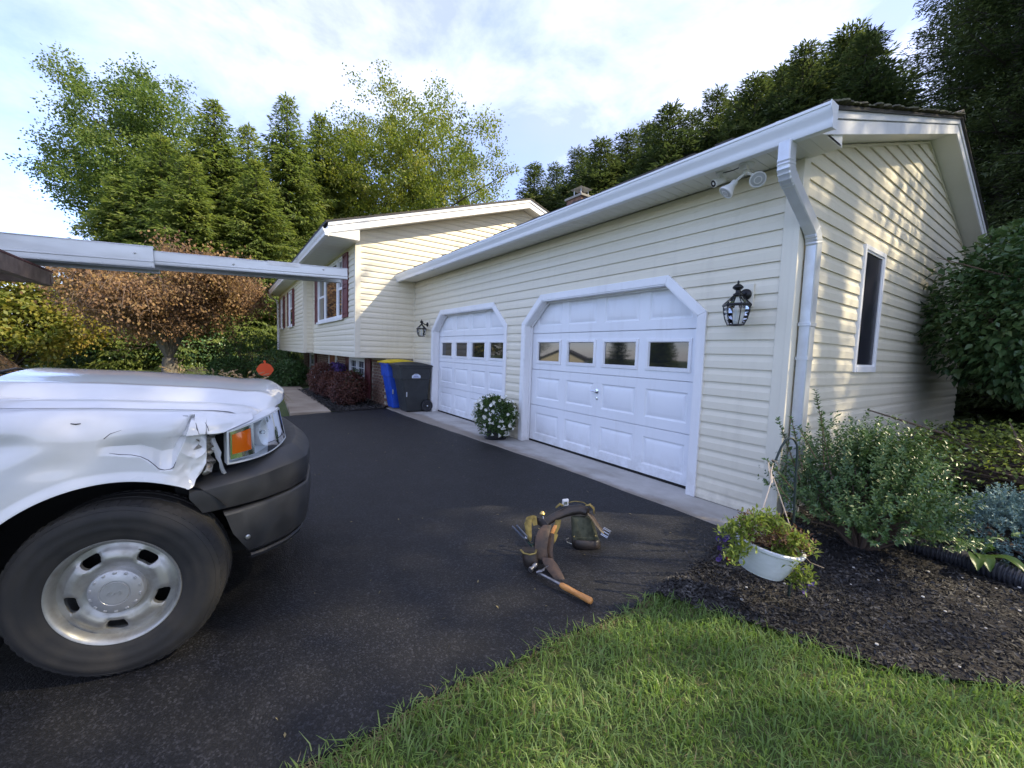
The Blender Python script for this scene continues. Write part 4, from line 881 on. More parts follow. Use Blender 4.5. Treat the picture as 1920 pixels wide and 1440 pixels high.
for sgn in (1, -1):
    hl = MB().grid(hl_patch(sgn, -.065, 0, 1, 0, 1)).build('headlight', 'lamp_silver', TR, smooth=60)
    mb = MB(); o, i = hl_patch(sgn, .0, 0, 1, 0, 1), hl_patch(sgn, -.066, 0, 1, 0, 1)
    for s_ in ((0, slice(None)), (-1, slice(None)), (slice(None), 0), (slice(None), -1)): mb.grid(np.stack([o[s_], i[s_]], 0))
    mb.build('headlight_housing', 'galvanised', hl)
    mb = MB(); a = hl_patch(sgn, .002, 0, 1, 0, 1, 22, 12); bb = hl_patch(sgn, .002, .02, .985, .05, .955, 22, 12)
    for s_ in ((0, slice(None)), (-1, slice(None)), (slice(None), 0), (slice(None), -1)): mb.grid(np.stack([a[s_], bb[s_]], 0))
    mb.build('headlight_rim', 'galvanised', hl)
    MB().grid(hl_patch(sgn, -.012, .06, .30, .26, .84, 10, 8, .004)).build('amber_lens', 'lens_amber', hl, smooth=60)
    a = hl_patch(sgn, -.010, .04, .34, .12, .95, 12, 10); bb = hl_patch(sgn, -.010, .06, .30, .26, .84, 12, 10); mb = MB()
    for s_ in ((0, slice(None)), (-1, slice(None)), (slice(None), 0), (slice(None), -1)): mb.grid(np.stack([a[s_], bb[s_]], 0))
    mb.build('reflector_frame', 'chrome', hl)
    for u, v, r in ((.60, .50, .072), (.84, .52, .044)):
        q = hl_patch(sgn, -.056, u, u + .01, v, v + .01, 2, 2); c = Vector(q[0, 0]); dr_ = (Vector(q[1, 0]) - c).cross(Vector(q[0, 1]) - c).normalized()
        if dr_.x * sgn < 0: dr_ = -dr_
        MB().lathe([(.008, .0), (r * .5, .008), (r * .85, .022), (r, .036), (r + .004, .036), (r + .004, .0)], 28, c, dr_, caps=False).build('reflector_bowl', 'lamp_silver', hl, smooth=50)
        MB().lathe([(0.001, .002), (.010, .008), (.010, .022), (0.001, .028)], 12, c, dr_).build('bulb', 'clear_lens', hl, smooth=60)
    MB().grid(hl_patch(sgn, .001, .0, 1, .0, 1, 24, 14, .010)).build('headlight_lens', 'clear_lens', hl, smooth=60)
# wheels
def wheel(cxyz, steer, outward, name_parent):
    c = Vector(cxyz); a = Vector((math.cos(steer) * outward, -math.sin(steer) * outward, 0)); u = Vector((0, 0, 1)); w = a.cross(u)
    prof = [(.215, -.232), (.235, -.238), (.30, -.252), (.352, -.247), (.380, -.230), (.390, -.205), (.391, -.165), (.384, -.163), (.384, -.153), (.391, -.151), (.391, -.105), (.384, -.103), (.384, -.093), (.391, -.091), (.391, -.048), (.387, -.026), (.379, -.008), (.376, -.007), (.366, .005), (.3645, .004), (.35, .0125), (.330, .017), (.327, .0155), (.305, .018), (.285, .0165), (.283, .015), (.262, .012), (.244, .006), (.233, -.002)]
    ti = MB().lathe(prof, 96, c, a, u, caps=False).build('wheel', 'rubber', name_parent, smooth=40)
    mb = MB()
    for k in range(64):
        t = 2 * PI * k / 64
        for t2, h0, h1, r0, r1 in ((t, -.050, -.010, .3895, .379), (t + .05, -.228, -.190, .379, .3895)):
            p = []
            for dt, h, r in ((-.03, h0, r0), (.026, h0, r0), (.026, h1, r1), (-.03, h1, r1)):
                for e in (-.004, .0045): p.append(c + a * h + (u * math.cos(t2 + dt) + w * math.sin(t2 + dt)) * (r + e))
            mb.add(p, [(0, 2, 4, 6), (1, 7, 5, 3), (0, 1, 3, 2), (2, 3, 5, 4), (4, 5, 7, 6), (6, 7, 1, 0)])
    struct(mb.build('tread', 'rubber', ti), 'stuff')
    # steel rim: lip, barrel, pressed disc with five openings
    R = lambda r, t, h: tuple(c + a * h + (u * math.cos(t) + w * math.sin(t)) * r)
    mb = MB(); mb.lathe([(.235, -.012), (.2365, .000), (.234, .004), (.229, .003), (.222, -.004), (.216, -.016), (.211, -.034), (.208, -.20)], 96, c, a, u, caps=False)
    H = lambda r: float(np.interp(r, [.0, .098, .108, .122, .150, .175, .195, .211], [-.030, -.030, -.030, -.020, -.012, -.020, -.036, -.040]))
    hw = lambda r: float(np.interp(r, [.140, .146, .165, .180, .186], [.155, .205, .235, .215, .165]))
    rin = [.060, .090, .104, .112, .122, .131, .140]; rsp = [.140, .146, .155, .165, .174, .180, .186]; rout = [.186, .192, .200, .211]
    M_ = 10; Q = 6; angs = []
    for k in range(5):
        base = PI + 2 * PI * k / 5 - .06
        angs.append(base)
    def ring_angles(r):
        o = []
        for b in angs:
            h_ = hw(min(max(r, .140), .186))
            o += list(np.linspace(b - h_, b + h_, Q, endpoint=False)) + list(np.linspace(b + h_, b + 2 * PI / 5 - h_, M_, endpoint=False))
        return o
    def edge_dip(r, t):
        m_ = min(abs((t - b + PI) % (2 * PI) - PI) for b in angs); dr = 0 if .14 <= r <= .186 else min(abs(r - .14), abs(r - .186)); da = max(0, m_ - hw(min(max(r, .14), .186))) * r
        return .009 * math.exp(-((math.hypot(da, dr)) / .007) ** 2)
    for rs in (rin, rout): mb.grid(np.array([[R(r, t, H(r) - edge_dip(r, t)) for t in ring_angles(r)] for r in rs]), wrapv=True)
    for b in angs:
        mb.grid(np.array([[R(r, t, H(r) - edge_dip(r, t)) for t in np.linspace(b + hw(r), b + 2 * PI / 5 - hw(r), M_ + 1)] for r in rsp]))
        loop = [(r, b - hw(r)) for r in rsp] + [(rsp[-1], t) for t in np.linspace(b - hw(rsp[-1]), b + hw(rsp[-1]), Q + 1)[1:]] + [(r, b + hw(r)) for r in rsp[::-1][1:]] + [(rsp[0], t) for t in np.linspace(b + hw(rsp[0]), b - hw(rsp[0]), Q + 1)[1:-1]]
        mb.grid(np.array([[R(r, t, H(r) - .009) for r, t in loop], [R(r, t, H(r) - .028) for r, t in loop]]), wrapv=True)
    mb.build('rim', 'steel_wheel', ti, smooth=45)
    MB().lathe([(.205, -.16), (.001, -.16)], 40, c, a, u, caps=False).build('brake_drum', 'liner_black', ti)
    MB().lathe([(.100, -.032), (.100, -.012), (.096, -.004), (.080, .004), (.055, .008), (.053, .0055), (.0505, .0055), (.0485, .009), (.001, .010)], 64, c, a, u, caps=False).build('hub_cap', 'hub_cap', ti, smooth=35)
    for k in range(14):
        t = 2 * PI * k / 14; mb = MB().obox(c + a * .0008 + (u * math.cos(t) + w * math.sin(t)) * .086, u * math.cos(t) + w * math.sin(t), u * -math.sin(t) + w * math.cos(t), a, .010, .014, .006); mb.build('cap_tab', 'hub_cap', ti, bevel=.002)
    pts = [c + a * .0105 + w * (x_ * -outward) + u * y_ for x_, y_ in ((-.026, -.006), (-.02, .008), (-.012, .010), (-.016, -.008), (-.004, -.002), (.004, .006), (.0, -.007), (.012, .003), (.020, .010), (.024, .002), (.016, -.008), (.026, -.006))]
    mb = MB().tube(pts, .0018, 5); mb.build('cap_script', 'hub_cap', ti)
    return ti
wheel((-.92, WCY, WCZ), .20, 1, TR); wheel((2 * TXC + .98, WCY, WCZ), .20, -1, TR)
RWY = -7.75; wheel((-.975, RWY, GR + .391), 0, 1, TR); wheel((2 * TXC + .975, RWY, GR + .391), 0, -1, TR)
# body behind the fender: doors, cab, bed
for sgn in (1, -1):
    X = lambda P: P if sgn > 0 else mir(P)
    sx = lambda y, z: XS - .010 * ((z - .72) / .3) ** 2 - .04 * max(0, (z - .92) / .15) ** 2
    dq = MB().grid(X(side_grid(np.linspace(-5.80, -4.668, 16), 16, sx, lambda y: .06, lambda y: 1.07))).build('door', 'truck_paint', TR, smooth=40)
    mb = MB(); xx = XS + .02 if sgn > 0 else 2 * TXC - XS - .02; mb.bar((xx, -5.68, .88), (xx, -5.48, .88), .03, .035); mb.build('door_handle', 'bumper_plastic', dq, bevel=.006)
    MB().grid(X(side_grid(np.linspace(-6.55, -5.807, 10), 16, sx, lambda y: .06, lambda y: 1.07))).build('cab_side', 'truck_paint', TR, smooth=40)
    zr = lambda y: max(.14, GR + .391 + math.sqrt(max(0, .49 ** 2 - (y - RWY) ** 2))) if abs(y - RWY) < .49 else .14
    MB().grid(X(side_grid(np.linspace(-9.0, -6.60, 80), 16, lambda y, z: XS - .012 * ((z - .72) / .3) ** 2, zr, lambda y: 1.03))).build('bed_side', 'truck_paint', TR, smooth=40)
    # upper cab: pillars and side glass
    s = 1 if sgn > 0 else -1; bx = TXC + s * .93; tx_ = TXC + s * .66
    mb = MB(); mb.bar((bx - s * .02, -4.88, 1.06), (tx_, -5.40, 1.66), .05, .06); mb.bar((bx, -6.52, 1.06), (tx_, -6.40, 1.66), .10, .07); mb.bar((bx, -5.80, 1.06), (tx_, -5.80, 1.66), .09, .05); mb.bar((bx, -4.88, 1.075), (bx, -6.55, 1.075), .06, .05); mb.build('pillar', 'truck_paint', TR, bevel=.015)
    MB().add([(bx - s * .01, -4.93, 1.09), (bx - s * .01, -6.48, 1.09), (tx_ - s * .005, -6.38, 1.655), (tx_ - s * .005, -5.40, 1.655)], [(0, 1, 2, 3)]).build('side_window', 'truck_glass', TR)
    mb = MB(); mx_ = TXC + s * 1.10; mb.obox((mx_ + s * .03, -5.22, 1.18), (1, 0, 0), (0, 1, 0), (0, 0, 1), .20, .09, .24); mb.bar((bx, -5.20, 1.10), (mx_, -5.22, 1.14), .05, .04); mb.build('mirror', 'bumper_plastic', TR, bevel=.02)
mb = MB(); P = []
for u in np.linspace(-1, 1, 17): P.append([(TXC + u * (.70 + (.0 if t < .99 else 0)), -6.45 + 1.10 * t + .05 * (1 - u * u) * t, 1.665 + .045 * (1 - u ** 4) * (.75 + .25 * math.sin(PI * t))) for t in np.linspace(0, 1, 9)])
MB().grid(np.array(P)).build('roof', 'truck_paint', TR, smooth=50)
P = []
for u in np.linspace(-1, 1, 17): P.append([(TXC + u * (.93 - .27 * t), -4.83 + .08 * (1 - u * u) - .55 * t, 1.055 + .62 * t + .03 * t * (1 - u ** 4)) for t in np.linspace(0, 1, 9)])
ws = MB().grid(np.array(P)).build('windshield', 'truck_glass', TR, smooth=60)
MB().add([(TXC - .86, -6.54, 1.07), (TXC + .86, -6.54, 1.07), (TXC + .64, -6.43, 1.65), (TXC - .64, -6.43, 1.65)], [(0, 1, 2, 3)]).build('rear_window', 'truck_glass', TR)
for xa, xb in ((-2.72, -2.05), (-1.85, -1.25)):
    mb = MB(); mb.tube([(xa - .02, -4.70, 1.04), (xa, -4.76, 1.10), (xa + .25, -4.80, 1.125), (xb + .1, -4.81, 1.105)], [.012, .010, .008, .006], 7); mb.tube([(xa + .0, -4.775, 1.085), (xb + .18, -4.785, 1.095)], [.006, .006], 6); mb.build('wiper', 'hose_black', ws, smooth=50)
mb = MB(); mb.box(-2.84, -1.06, -8.98, -6.62, .45, .52); mb.box(-2.87, -2.80, -9.0, -6.61, .5, 1.0); mb.box(-1.10, -1.03, -9.0, -6.61, .5, 1.0); mb.box(-2.8, -1.1, -6.68, -6.61, .5, 1.03); mb.build('bed', 'bumper_plastic', TR)
MB().box(-2.84, -1.06, -9.04, -9.0, .40, 1.03).build('tailgate', 'truck_paint', TR, bevel=.02)
MB().box(-2.85, -1.05, -9.16, -9.045, .20, .38).build('rear_bumper', 'chrome', TR, bevel=.03)
mb = MB(); mb.box(-2.5, -2.38, -8.9, -3.6, .10, .24); mb.box(-1.52, -1.40, -8.9, -3.6, .10, .24); mb.box(-2.75, -1.15, -6.5, -4.6, .06, .12); mb.tube([(-2.8, WCY, WCZ), (-1.1, WCY, WCZ)], .05, 8); mb.tube([(-2.8, RWY, .22), (-1.1, RWY, .22)], .06, 8); mb.build('chassis', 'liner_black', TR)
# steel ladder rack over the cab
rz = lambda y: 1.735 + .045 * (y + 4.73)
mb = MB()
for xx in (-2.80, -1.10):
    mb.bar((xx, -4.70, rz(-4.70)), (xx, -8.5, rz(-8.5)), .045, .06)
    for yy in (-6.78, -8.35): mb.bar((xx, yy, .98), (xx, yy, rz(yy)), .05, .05, up=(1, 0, 0))
rk = mb.build('ladder_rack', 'rack_brown', TR, bevel=.004)
for yy in (-4.735, -6.78, -8.35):
    MB().bar((-2.835, yy, rz(yy) + .002), (-1.06, yy, rz(yy) + .002), .055, .095).build('cross_bar', 'rack_brown', rk, bevel=.004)
    MB().bar((-2.838, yy, rz(yy) + .056), (-1.057, yy, rz(yy) + .056), .060, .014).build('cross_bar_cap', 'rack_red', rk, bevel=.003)

# telescoping aluminium work plank lying on the rack, reaching out over the hood
PLK = thing('work_plank', 'telescoping aluminium work plank lying on the truck rack above the hood', 'work plank', (-2.62, -5.5, 1.80))
def cz(y): return 1.905 + .048 * (y + 4.5)
def stage(y0, y1, xw, h, name, m='aluminium'):
    for s in (1, -1):
        xx = -2.62 + s * xw; mb = MB(); a = Vector((xx, y0, cz(y0))); b = Vector((xx, y1, cz(y1)))
        mb.bar(a, b, .010, h); mb.bar(a + Vector((s * -.012, 0, h / 2 - .007)), b + Vector((s * -.012, 0, h / 2 - .007)), .034, .014); mb.bar(a + Vector((s * -.012, 0, -h / 2 + .007)), b + Vector((s * -.012, 0, -h / 2 + .007)), .034, .014)
        mb.bar(a + Vector((s * .006, 0, -h * .20)), b + Vector((s * .006, 0, -h * .20)), .008, .012); mb.build(name, m, PLK, bevel=.003)
stage(-8.9, -4.12, .155, .150, 'side_rail'); stage(-5.2, -2.80, .138, .098, 'inner_side_rail')
for y0, y1, xw in ((-8.88, -4.13, .145), (-4.12, -2.81, .126)):
    n = 5
    for k in range(n):
        xa = -2.62 - xw + 2 * xw * k / n + .006; xb = -2.62 - xw + 2 * xw * (k + 1) / n - .006; MB().bar(((xa + xb) / 2, y0, cz(y0) + (.03 if xw < .13 else .055)), ((xa + xb) / 2, y1, cz(y1) + (.03 if xw < .13 else .055)), xb - xa, .012).build('deck_board', 'aluminium', PLK)
mb = MB()
for yy, zz in ((-4.22, .02), (-3.65, .0), (-3.0, .02)): mb.lathe([(.009, 0), (.008, .005), (.001, .007)], 8, (-2.62 + (.160 if yy < -4.12 else .143), yy, cz(yy) + zz), (1, 0, 0))
mb.build('rivet', 'steel', PLK)
MB().bar((-2.62 + .1445, -3.42, cz(-3.42) + .036), (-2.62 + .1445, -3.18, cz(-3.18) + .036), .002, .034).build('paper_tag', 'white_plastic', PLK)
# ================================================================== THINGS
_C = Vector(CAM)
def ray(u, v): return _f + _r * ((u - 960) / 772.9) - _u * ((v - 720) / 772.9)
def pd(u, v, t): return _C + ray(u, v) * t                      # photo pixel at a known depth
def pz(u, v, z): d = ray(u, v); return _C + d * ((z - _C.z) / d.z)   # photo pixel on a level
# ---- wall lanterns
def lantern(x, label):
    T_ = thing('wall_lantern', label, 'wall lantern', (x, 0, 1.88), 'black lanterns beside the garage doors')
    c = (x, -.17, 0)
    MB().box(x - .062, x + .062, -.030, -.012, 1.785, 1.985).build('mounting_block', 'siding_trim', T_, bevel=.006)
    MB().lathe([(.048, 0), (.048, .012), (.038, .022), (.02, .03)], 24, (x, -.030, 1.895), (0, -1, 0)).build('back_plate', 'black_iron', T_, smooth=40)
    MB().tube([(x, -.05, 1.895), (x, -.085, 1.885), (x, -.12, 1.905), (x, -.15, 1.915), (x, -.17, 1.91)], [.012, .011, .011, .012, .014], 10).build('arm', 'black_iron', T_, smooth=60)
    MB().lathe([(.030, 1.868), (.036, 1.876), (.034, 1.886), (.018, 1.895), (.016, 1.915), (.030, 1.924), (.041, 1.934), (.043, 1.940), (.036, 1.952), (.018, 1.966), (.008, 1.972), (.009, 1.982), (.005, 1.994), (.001, 2.000)], 12, c).build('cap', 'black_iron', T_, smooth=50)
    mb = MB()
    for k in range(6):
        a = 2 * PI * k / 6 + .26; d = Vector((math.cos(a), math.sin(a), 0)); o = Vector(c)
        mb.tube([o + d * .034 + Vector((0, 0, 1.872)), o + d * .070 + Vector((0, 0, 1.835)), o + d * .104 + Vector((0, 0, 1.802))], .0042, 5)
        mb.tube([o + d * .103 + Vector((0, 0, 1.782)), o + d * .100 + Vector((0, 0, 1.735)), o + d * .085 + Vector((0, 0, 1.675)), o + d * .063 + Vector((0, 0, 1.628))], .0042, 5)
    mb.build('cage', 'black_iron', T_, smooth=60)
    mb = MB(); mb.lathe([(.098, 1.780), (.112, 1.782), (.114, 1.790), (.110, 1.803), (.098, 1.805)], 6, c, ref=(math.cos(.26), math.sin(.26), 0), caps=False); mb.build('band', 'black_iron', T_)
    MB().lathe([(.058, 1.622), (.068, 1.624), (.068, 1.632), (.058, 1.634)], 6, c, ref=(math.cos(.26), math.sin(.26), 0), caps=False).build('bottom_ring', 'black_iron', T_)
    MB().lathe([(.033, 1.872), (.069, 1.835), (.101, 1.802), (.100, 1.782), (.097, 1.735), (.082, 1.675), (.060, 1.630)], 6, c, ref=(math.cos(.26), math.sin(.26), 0), caps=False).build('glass', 'clear_glass', T_)
    mb = MB(); mb.lathe([(.013, 1.66), (.013, 1.74), (.018, 1.745), (.020, 1.765), (.010, 1.80), (.001, 1.815)], 12, c); mb.lathe([(.02, 1.628), (.02, 1.66), (.012, 1.662)], 10, c); mb.build('bulb', 'lamp_white', T_, smooth=50)
lantern(-.345, 'black coach lantern on the wall between right garage door and downspout')
lantern(-7.13, 'black coach lantern on the wall between bins and left garage door')
# ---- twin floodlight and camera under the eave
FL = thing('floodlight', 'white twin-head floodlight under the garage eave beside the downspout', 'floodlight', (-.30, -.25, SOF))
J = Vector((-.31, -.245, 2.845))
mb = MB().lathe([(.058, 2.9045), (.058, 2.893), (.050, 2.884), (.02, 2.88), (.02, 2.855), (.028, 2.845), (.02, 2.832), (.001, 2.828)], 24, (-.31, -.245, 0)); mb.build('base', 'lamp_white', FL, smooth=40)
MB().box(-.335, -.285, -.30, -.255, 2.855, 2.885).build('motion_sensor', 'lamp_white', FL, bevel=.008)
for tgt, fwd_ in ((Vector((-.375, -.285, 2.775)), Vector((-.42, -.45, -.78))), (Vector((-.245, -.225, 2.800)), Vector((.50, -.62, -.60)))):
    fwd_.normalize(); MB().tube([J, J.lerp(tgt, .6), tgt], .011, 8).build('stem', 'lamp_white', FL, smooth=60)
    hd_ = MB().lathe([(.012, -.012), (.024, -.006), (.026, .030), (.034, .050), (.056, .090), (.060, .100), (.060, .108), (.052, .110), (.050, .104)], 28, tgt, fwd_, caps=False).build('lamp_head', 'lamp_white', FL, smooth=35)
    MB().lathe([(.052, .104), (.03, .110), (.001, .112)], 28, tgt, fwd_, caps=False).build('lens', 'lamp_lens', hd_, smooth=60)
    MB().lathe([(.030, .1125), (.026, .1145), (.022, .1125)], 24, tgt, fwd_, caps=False).build('lens_ring', 'lamp_white', hd_, smooth=60)
SC = thing('security_camera', 'small white bullet security camera under the garage eave', 'security camera', (-.55, -.27, SOF))
MB().lathe([(.045, 2.9045), (.045, 2.892), (.03, 2.886), (.012, 2.884), (.012, 2.862)], 20, (-.515, -.245, 0)).build('base', 'lamp_white', SC, smooth=40)
cdir = Vector((-.35, -.80, -.42)).normalized(); co = Vector((-.513, -.235, 2.848))
cb = MB().lathe([(.018, -.02), (.028, -.012), (.029, .07), (.033, .072), (.033, .085), (.028, .088)], 22, co, cdir).build('camera_body', 'lamp_white', SC, smooth=35)
MB().lathe([(.0275, .0885), (.012, .0895), (.011, .084), (.001, .083)], 20, co, cdir, caps=False).build('camera_lens', 'black_iron', cb)
MB().tube([(-.50, -.26, 2.895), (-.46, -.285, 2.880), (-.40, -.28, 2.878), (-.35, -.262, 2.892)], .004, 6).build('cable', 'hose_black', SC, smooth=60)
# ---- wheeled bins
def bin_(x0, x1, y0, y1, H, name, label, mb_, ml, sticker, tilt=0):
    T_ = thing(name, label, 'wheeled bin', ((x0 + x1) / 2, (y0 + y1) / 2, .004), 'wheeled bins in the corner beside the left garage door')
    zb = .02; P = []
    def ringat(z, ex, fy):
        a0, a1 = x0 + ex, x1 - ex; b0, b1 = y0 + fy, y1 - fy * .35; r = .035; pts = []
        for cx_, cy_, st in ((a1 - r, b1 - r, 0), (a0 + r, b1 - r, PI / 2), (a0 + r, b0 + r, PI), (a1 - r, b0 + r, 3 * PI / 2)):
            for k in range(5): t = st + PI / 2 * k / 4; pts.append((cx_ + r * math.cos(t), cy_ + r * math.sin(t), z))
        return pts
    for z, ex, fy in ((zb, .085, .20), (zb + .01, .07, .185), (H * .62, .035, .085), (H * .70, .030, .070), (H * .705, .012, .045), (H - .06, .008, .020), (H - .055, -.008, -.004), (H, -.008, -.004)): P.append(ringat(z, ex, fy))
    m = MB().grid(np.array(P), wrapv=True); m.f.append(tuple(range(20))); m.f.append(tuple(range(len(m.v) - 20, len(m.v)))); body = m.build('bin_body', mb_, T_, smooth=35)
    for cx_ in (x0 + .10, x1 - .10): MB().box(cx_ - .018, cx_ + .018, y0 + .075, y0 + .20, .10, H * .60).build('rib', mb_, body, bevel=.008) if False else None
    P = []
    for t in np.linspace(0, 1, 13):
        y = y0 - .035 + (y1 - y0 + .03) * t; hh = H + .008 + .050 * math.sin(PI * min(1, t * 1.0)) ** .7
        P.append([(x0 - .022, y, H - .012), (x0 - .024, y, H + .010), (x0 + .03, y, hh), ((x0 + x1) / 2, y, hh + .014), (x1 - .03, y, hh), (x1 + .024, y, H + .010), (x1 + .022, y, H - .012)])
    m = MB().grid(np.array(P)); m.f.append(tuple(range(7))[::-1]); m.f.append(tuple(range(len(m.v) - 7, len(m.v)))); m.build('lid', ml, T_, smooth=40)
    MB().tube([(x0 + .03, y1 + .0, H - .02), (x0 + .03, y1 + .045, H - .01), (x1 - .03, y1 + .045, H - .01), (x1 - .03, y1 + .0, H - .02)], .014, 8).build('handle', mb_, T_, smooth=50)
    for xx, s in ((x0 + .045, -1), (x1 - .045, 1)):
        w_ = MB().lathe([(.03, -.022), (.095, -.024), (.125, -.018), (.128, .0), (.125, .020), (.095, .024), (.085, .014), (.04, .012), (.03, .026)], 28, (xx + s * .02, y1 - .085, .134), (s, 0, 0)).build('wheel', 'hose_black', T_, smooth=40)
        MB().lathe([(.016, .024), (.014, .034), (.001, .036)], 12, (xx + s * .02, y1 - .085, .134), (s, 0, 0)).build('hub', 'galvanised', w_)
    if sticker:
        xx = x1 - .030
        m = MB().add([(xx + .0255, y0 + .26, H * .735), (xx + .0255, y0 + .45, H * .735), (xx + .0255, y0 + .45, H * .785), (xx + .0255, y0 + .39, H * .825), (xx + .0255, y0 + .32, H * .825), (xx + .0255, y0 + .26, H * .785)], [tuple(range(6))]); st = m.build('sticker', 'sticker', body)
        m = MB()
        for a, b, z in ((.285, .425, .750), (.30, .40, .768), (.315, .385, .800)): m.add([(xx + .0275, y0 + a, H * z), (xx + .0275, y0 + b, H * z), (xx + .0275, y0 + b, H * (z + .010)), (xx + .0275, y0 + a, H * (z + .010))], [(0, 1, 2, 3)])
        struct(m.build('sticker_print', 'sticker_ink', body), 'stuff')
    MB().box(x1 - .046, x1 - .034, y0 + .155, y0 + .175, .34, .44).build('latch_bar', 'galvanised', body)
bin_(-7.40, -6.80, -.76, -.06, 1.00, 'black_bin', 'charcoal wheeled bin with white sticker beside left garage door', 'bin_black', 'bin_black', True)
bin_(-7.985 + .03, -7.43, -.84, -.13, 1.035, 'blue_bin', 'blue wheeled bin with yellow lid behind the charcoal bin', 'bin_blue', 'bin_yellow', False)
# ---- shepherd's hook with hanging basket
HK = thing('shepherd_hook', 'dark metal shepherd hook pushed into the mulch at the garage corner', 'plant hook', tuple(pz(1487, 1010, -.02)))
td = 2.33
pts = [pd(1483, 1075, td)] + [pd(u, v, td) for u, v in ((1487, 1000), (1490, 940), (1493, 880), (1495, 850), (1495, 838), (1492, 828), (1486, 822), (1479, 822), (1472, 827), (1465, 838), (1459, 852), (1455, 862), (1451, 866), (1447, 862))]
pts[0].z = bed_z(pts[0].x, pts[0].y) - .03
MB().tube(pts, .0065, 8).build('hook_rod', 'hook_green', HK, smooth=60); HK.location = pts[0]; HK['_root'] = tuple(pts[0])
for ch in HK.children: ch.matrix_parent_inverse = Matrix.Translation(-pts[0])
BK = thing('hanging_basket', 'white plastic hanging basket of straggly petunias on the shepherd hook', 'hanging basket', tuple(pd(1440, 1075, 2.27)))
bc = pd(1440, 1017, 2.27); axis = (_u * .985 + _r * .20 + _f * -.10).normalized(); ax2 = axis
prof = [(.085, -.165), (.108, -.160)]
for k in range(14):
    t = k / 13; r = .110 + .050 * t ** .8; prof += [(r, -.155 + t * .135), (r + .0022, -.150 + t * .135)]
prof += [(.168, -.012), (.174, -.008), (.176, .004), (.170, .010), (.160, .008), (.156, -.03), (.09, -.15)]
bk = MB().lathe(prof, 56, bc, axis).build('basket', 'basket_white', BK, smooth=30)
MB().lathe([(.158, -.022), (.10, -.005), (.001, .005)], 24, bc, axis, caps=False).build('soil', 'soil', BK, smooth=60)
top = pd(1449, 893, 2.27); e1 = ax2.orthogonal().normalized(); e2 = ax2.cross(e1)
for k, (u, v) in enumerate(((1411, 1012), (1422, 985), (1487, 1003))):
    q = pd(u, v, 2.27 - (.10 if k == 0 else -.04)); MB().tube([q, q.lerp(top, .5), top], .0030, 6).build('hanger_strand', 'string_tan', BK)
MB().tube([pd(1447, 905, 2.27), pd(1443, 880, 2.27), pd(1441, 868, 2.27), pd(1447, 862, 2.27), pd(1456, 866, 2.27), pd(1462, 876, 2.27)], [.013, .011, .008, .007, .007, .006], 8, flat=.3).build('hanger_clip', 'string_tan', BK, smooth=60)
MB().tube([pd(1447, 905, 2.27), pd(1446, 885, 2.265), pd(1450, 868, 2.265)], [.012, .006, .004], 8, flat=.3).build('hanger_clip', 'string_tan', BK, smooth=60)
# ---- corrugated drain pipe
a, b = pz(1702, 1018, .08), pz(1925, 1090, .08); d = (b - a); pl = [a - d * .25 + Vector((0, .10, -.05)), a, a.lerp(b, .5) + Vector((.01, .02, 0)), b, b + d * .9 + Vector((0, .05, 0))]
pts = []; 
for i in range(len(pl) - 1):
    for k in range(60): pts.append(pl[i].lerp(pl[i + 1], k / 60))
for _ in range(40): pts[1:-1] = [(pts[i - 1] + pts[i] * 2 + pts[i + 1]) / 4 for i in range(1, len(pts) - 1)]
L_ = [0]
for i in range(1, len(pts)): L_.append(L_[-1] + (pts[i] - pts[i - 1]).length)
ss = np.arange(0, L_[-1], .0055); P3 = np.array([tuple(p) for p in pts]); fp = np.stack([np.interp(ss, L_, P3[:, k]) for k in range(3)], 1)
tag(MB().tube([Vector(p) for p in fp], [.056 + .008 * (1 if (i // 2) % 2 else -.6) for i in range(len(fp))], 22).build('drain_pipe', 'pipe_black', smooth=50), 'black corrugated drain pipe lying on mulch before the blue juniper', 'drain pipe')
# ---- tool belt on the asphalt
g0 = gz(0, -1.8)
TB = thing('tool_belt', 'worn leather and canvas tool belt dropped on the asphalt', 'tool belt', tuple(pz(1040, 1030, g0)))
Rg = Vector((.571, .821, 0)); Fw = Vector((.821, -.571, 0)); Zu = Vector((0, 0, 1))
def at(u, v, h): return pz(u, v, g0 + h)
def ontop(u, v, t): return pd(u, v, t)
def blob(rows, n=20, e=3.0):
    """lofted super-ellipse rows: (centre, halfwidth, halfdepth)"""
    P = []
    for c, w, d in rows:
        row = []
        for k in range(n):
            t = 2 * PI * k / n; cs_, sn_ = math.cos(t), math.sin(t); row.append(tuple(Vector(c) + Rg * (w * abs(cs_) ** (2 / e) * (1 if cs_ >= 0 else -1)) + Fw * (d * abs(sn_) ** (2 / e) * (1 if sn_ >= 0 else -1))))
        P.append(row)
    m = MB().grid(np.array(P), wrapv=True); m.f.append(tuple(range(n))[::-1]); m.f.append(tuple(range(len(m.v) - n, len(m.v)))); return m
o = pz(1098, 1026, g0)     # foot of the right pouch
up_ = lambda h, s=0, f=0: o + Zu * h + Rg * s + Fw * f
pb = blob([(up_(.004, .005), .085, .050), (up_(.012, .003), .100, .062), (up_(.040, 0), .104, .068), (up_(.066, -.004), .100, .062), (up_(.074, -.006), .092, .056)]).build('pouch_base', 'leather_dark', TB, smooth=50)
blob([(up_(.070, -.006, -.004), .096, .054), (up_(.090, -.010, -.008), .094, .052), (up_(.150, -.020, -.022), .086, .040), (up_(.195, -.030, -.034), .080, .030), (up_(.21, -.034, -.038), .076, .022)]).build('pouch', 'canvas_olive', TB, smooth=50)
MB().bar(up_(.083, -.10, .047), up_(.090, .082, .049), .006, .020).build('pouch_band', 'canvas_olive', TB, bevel=.003)
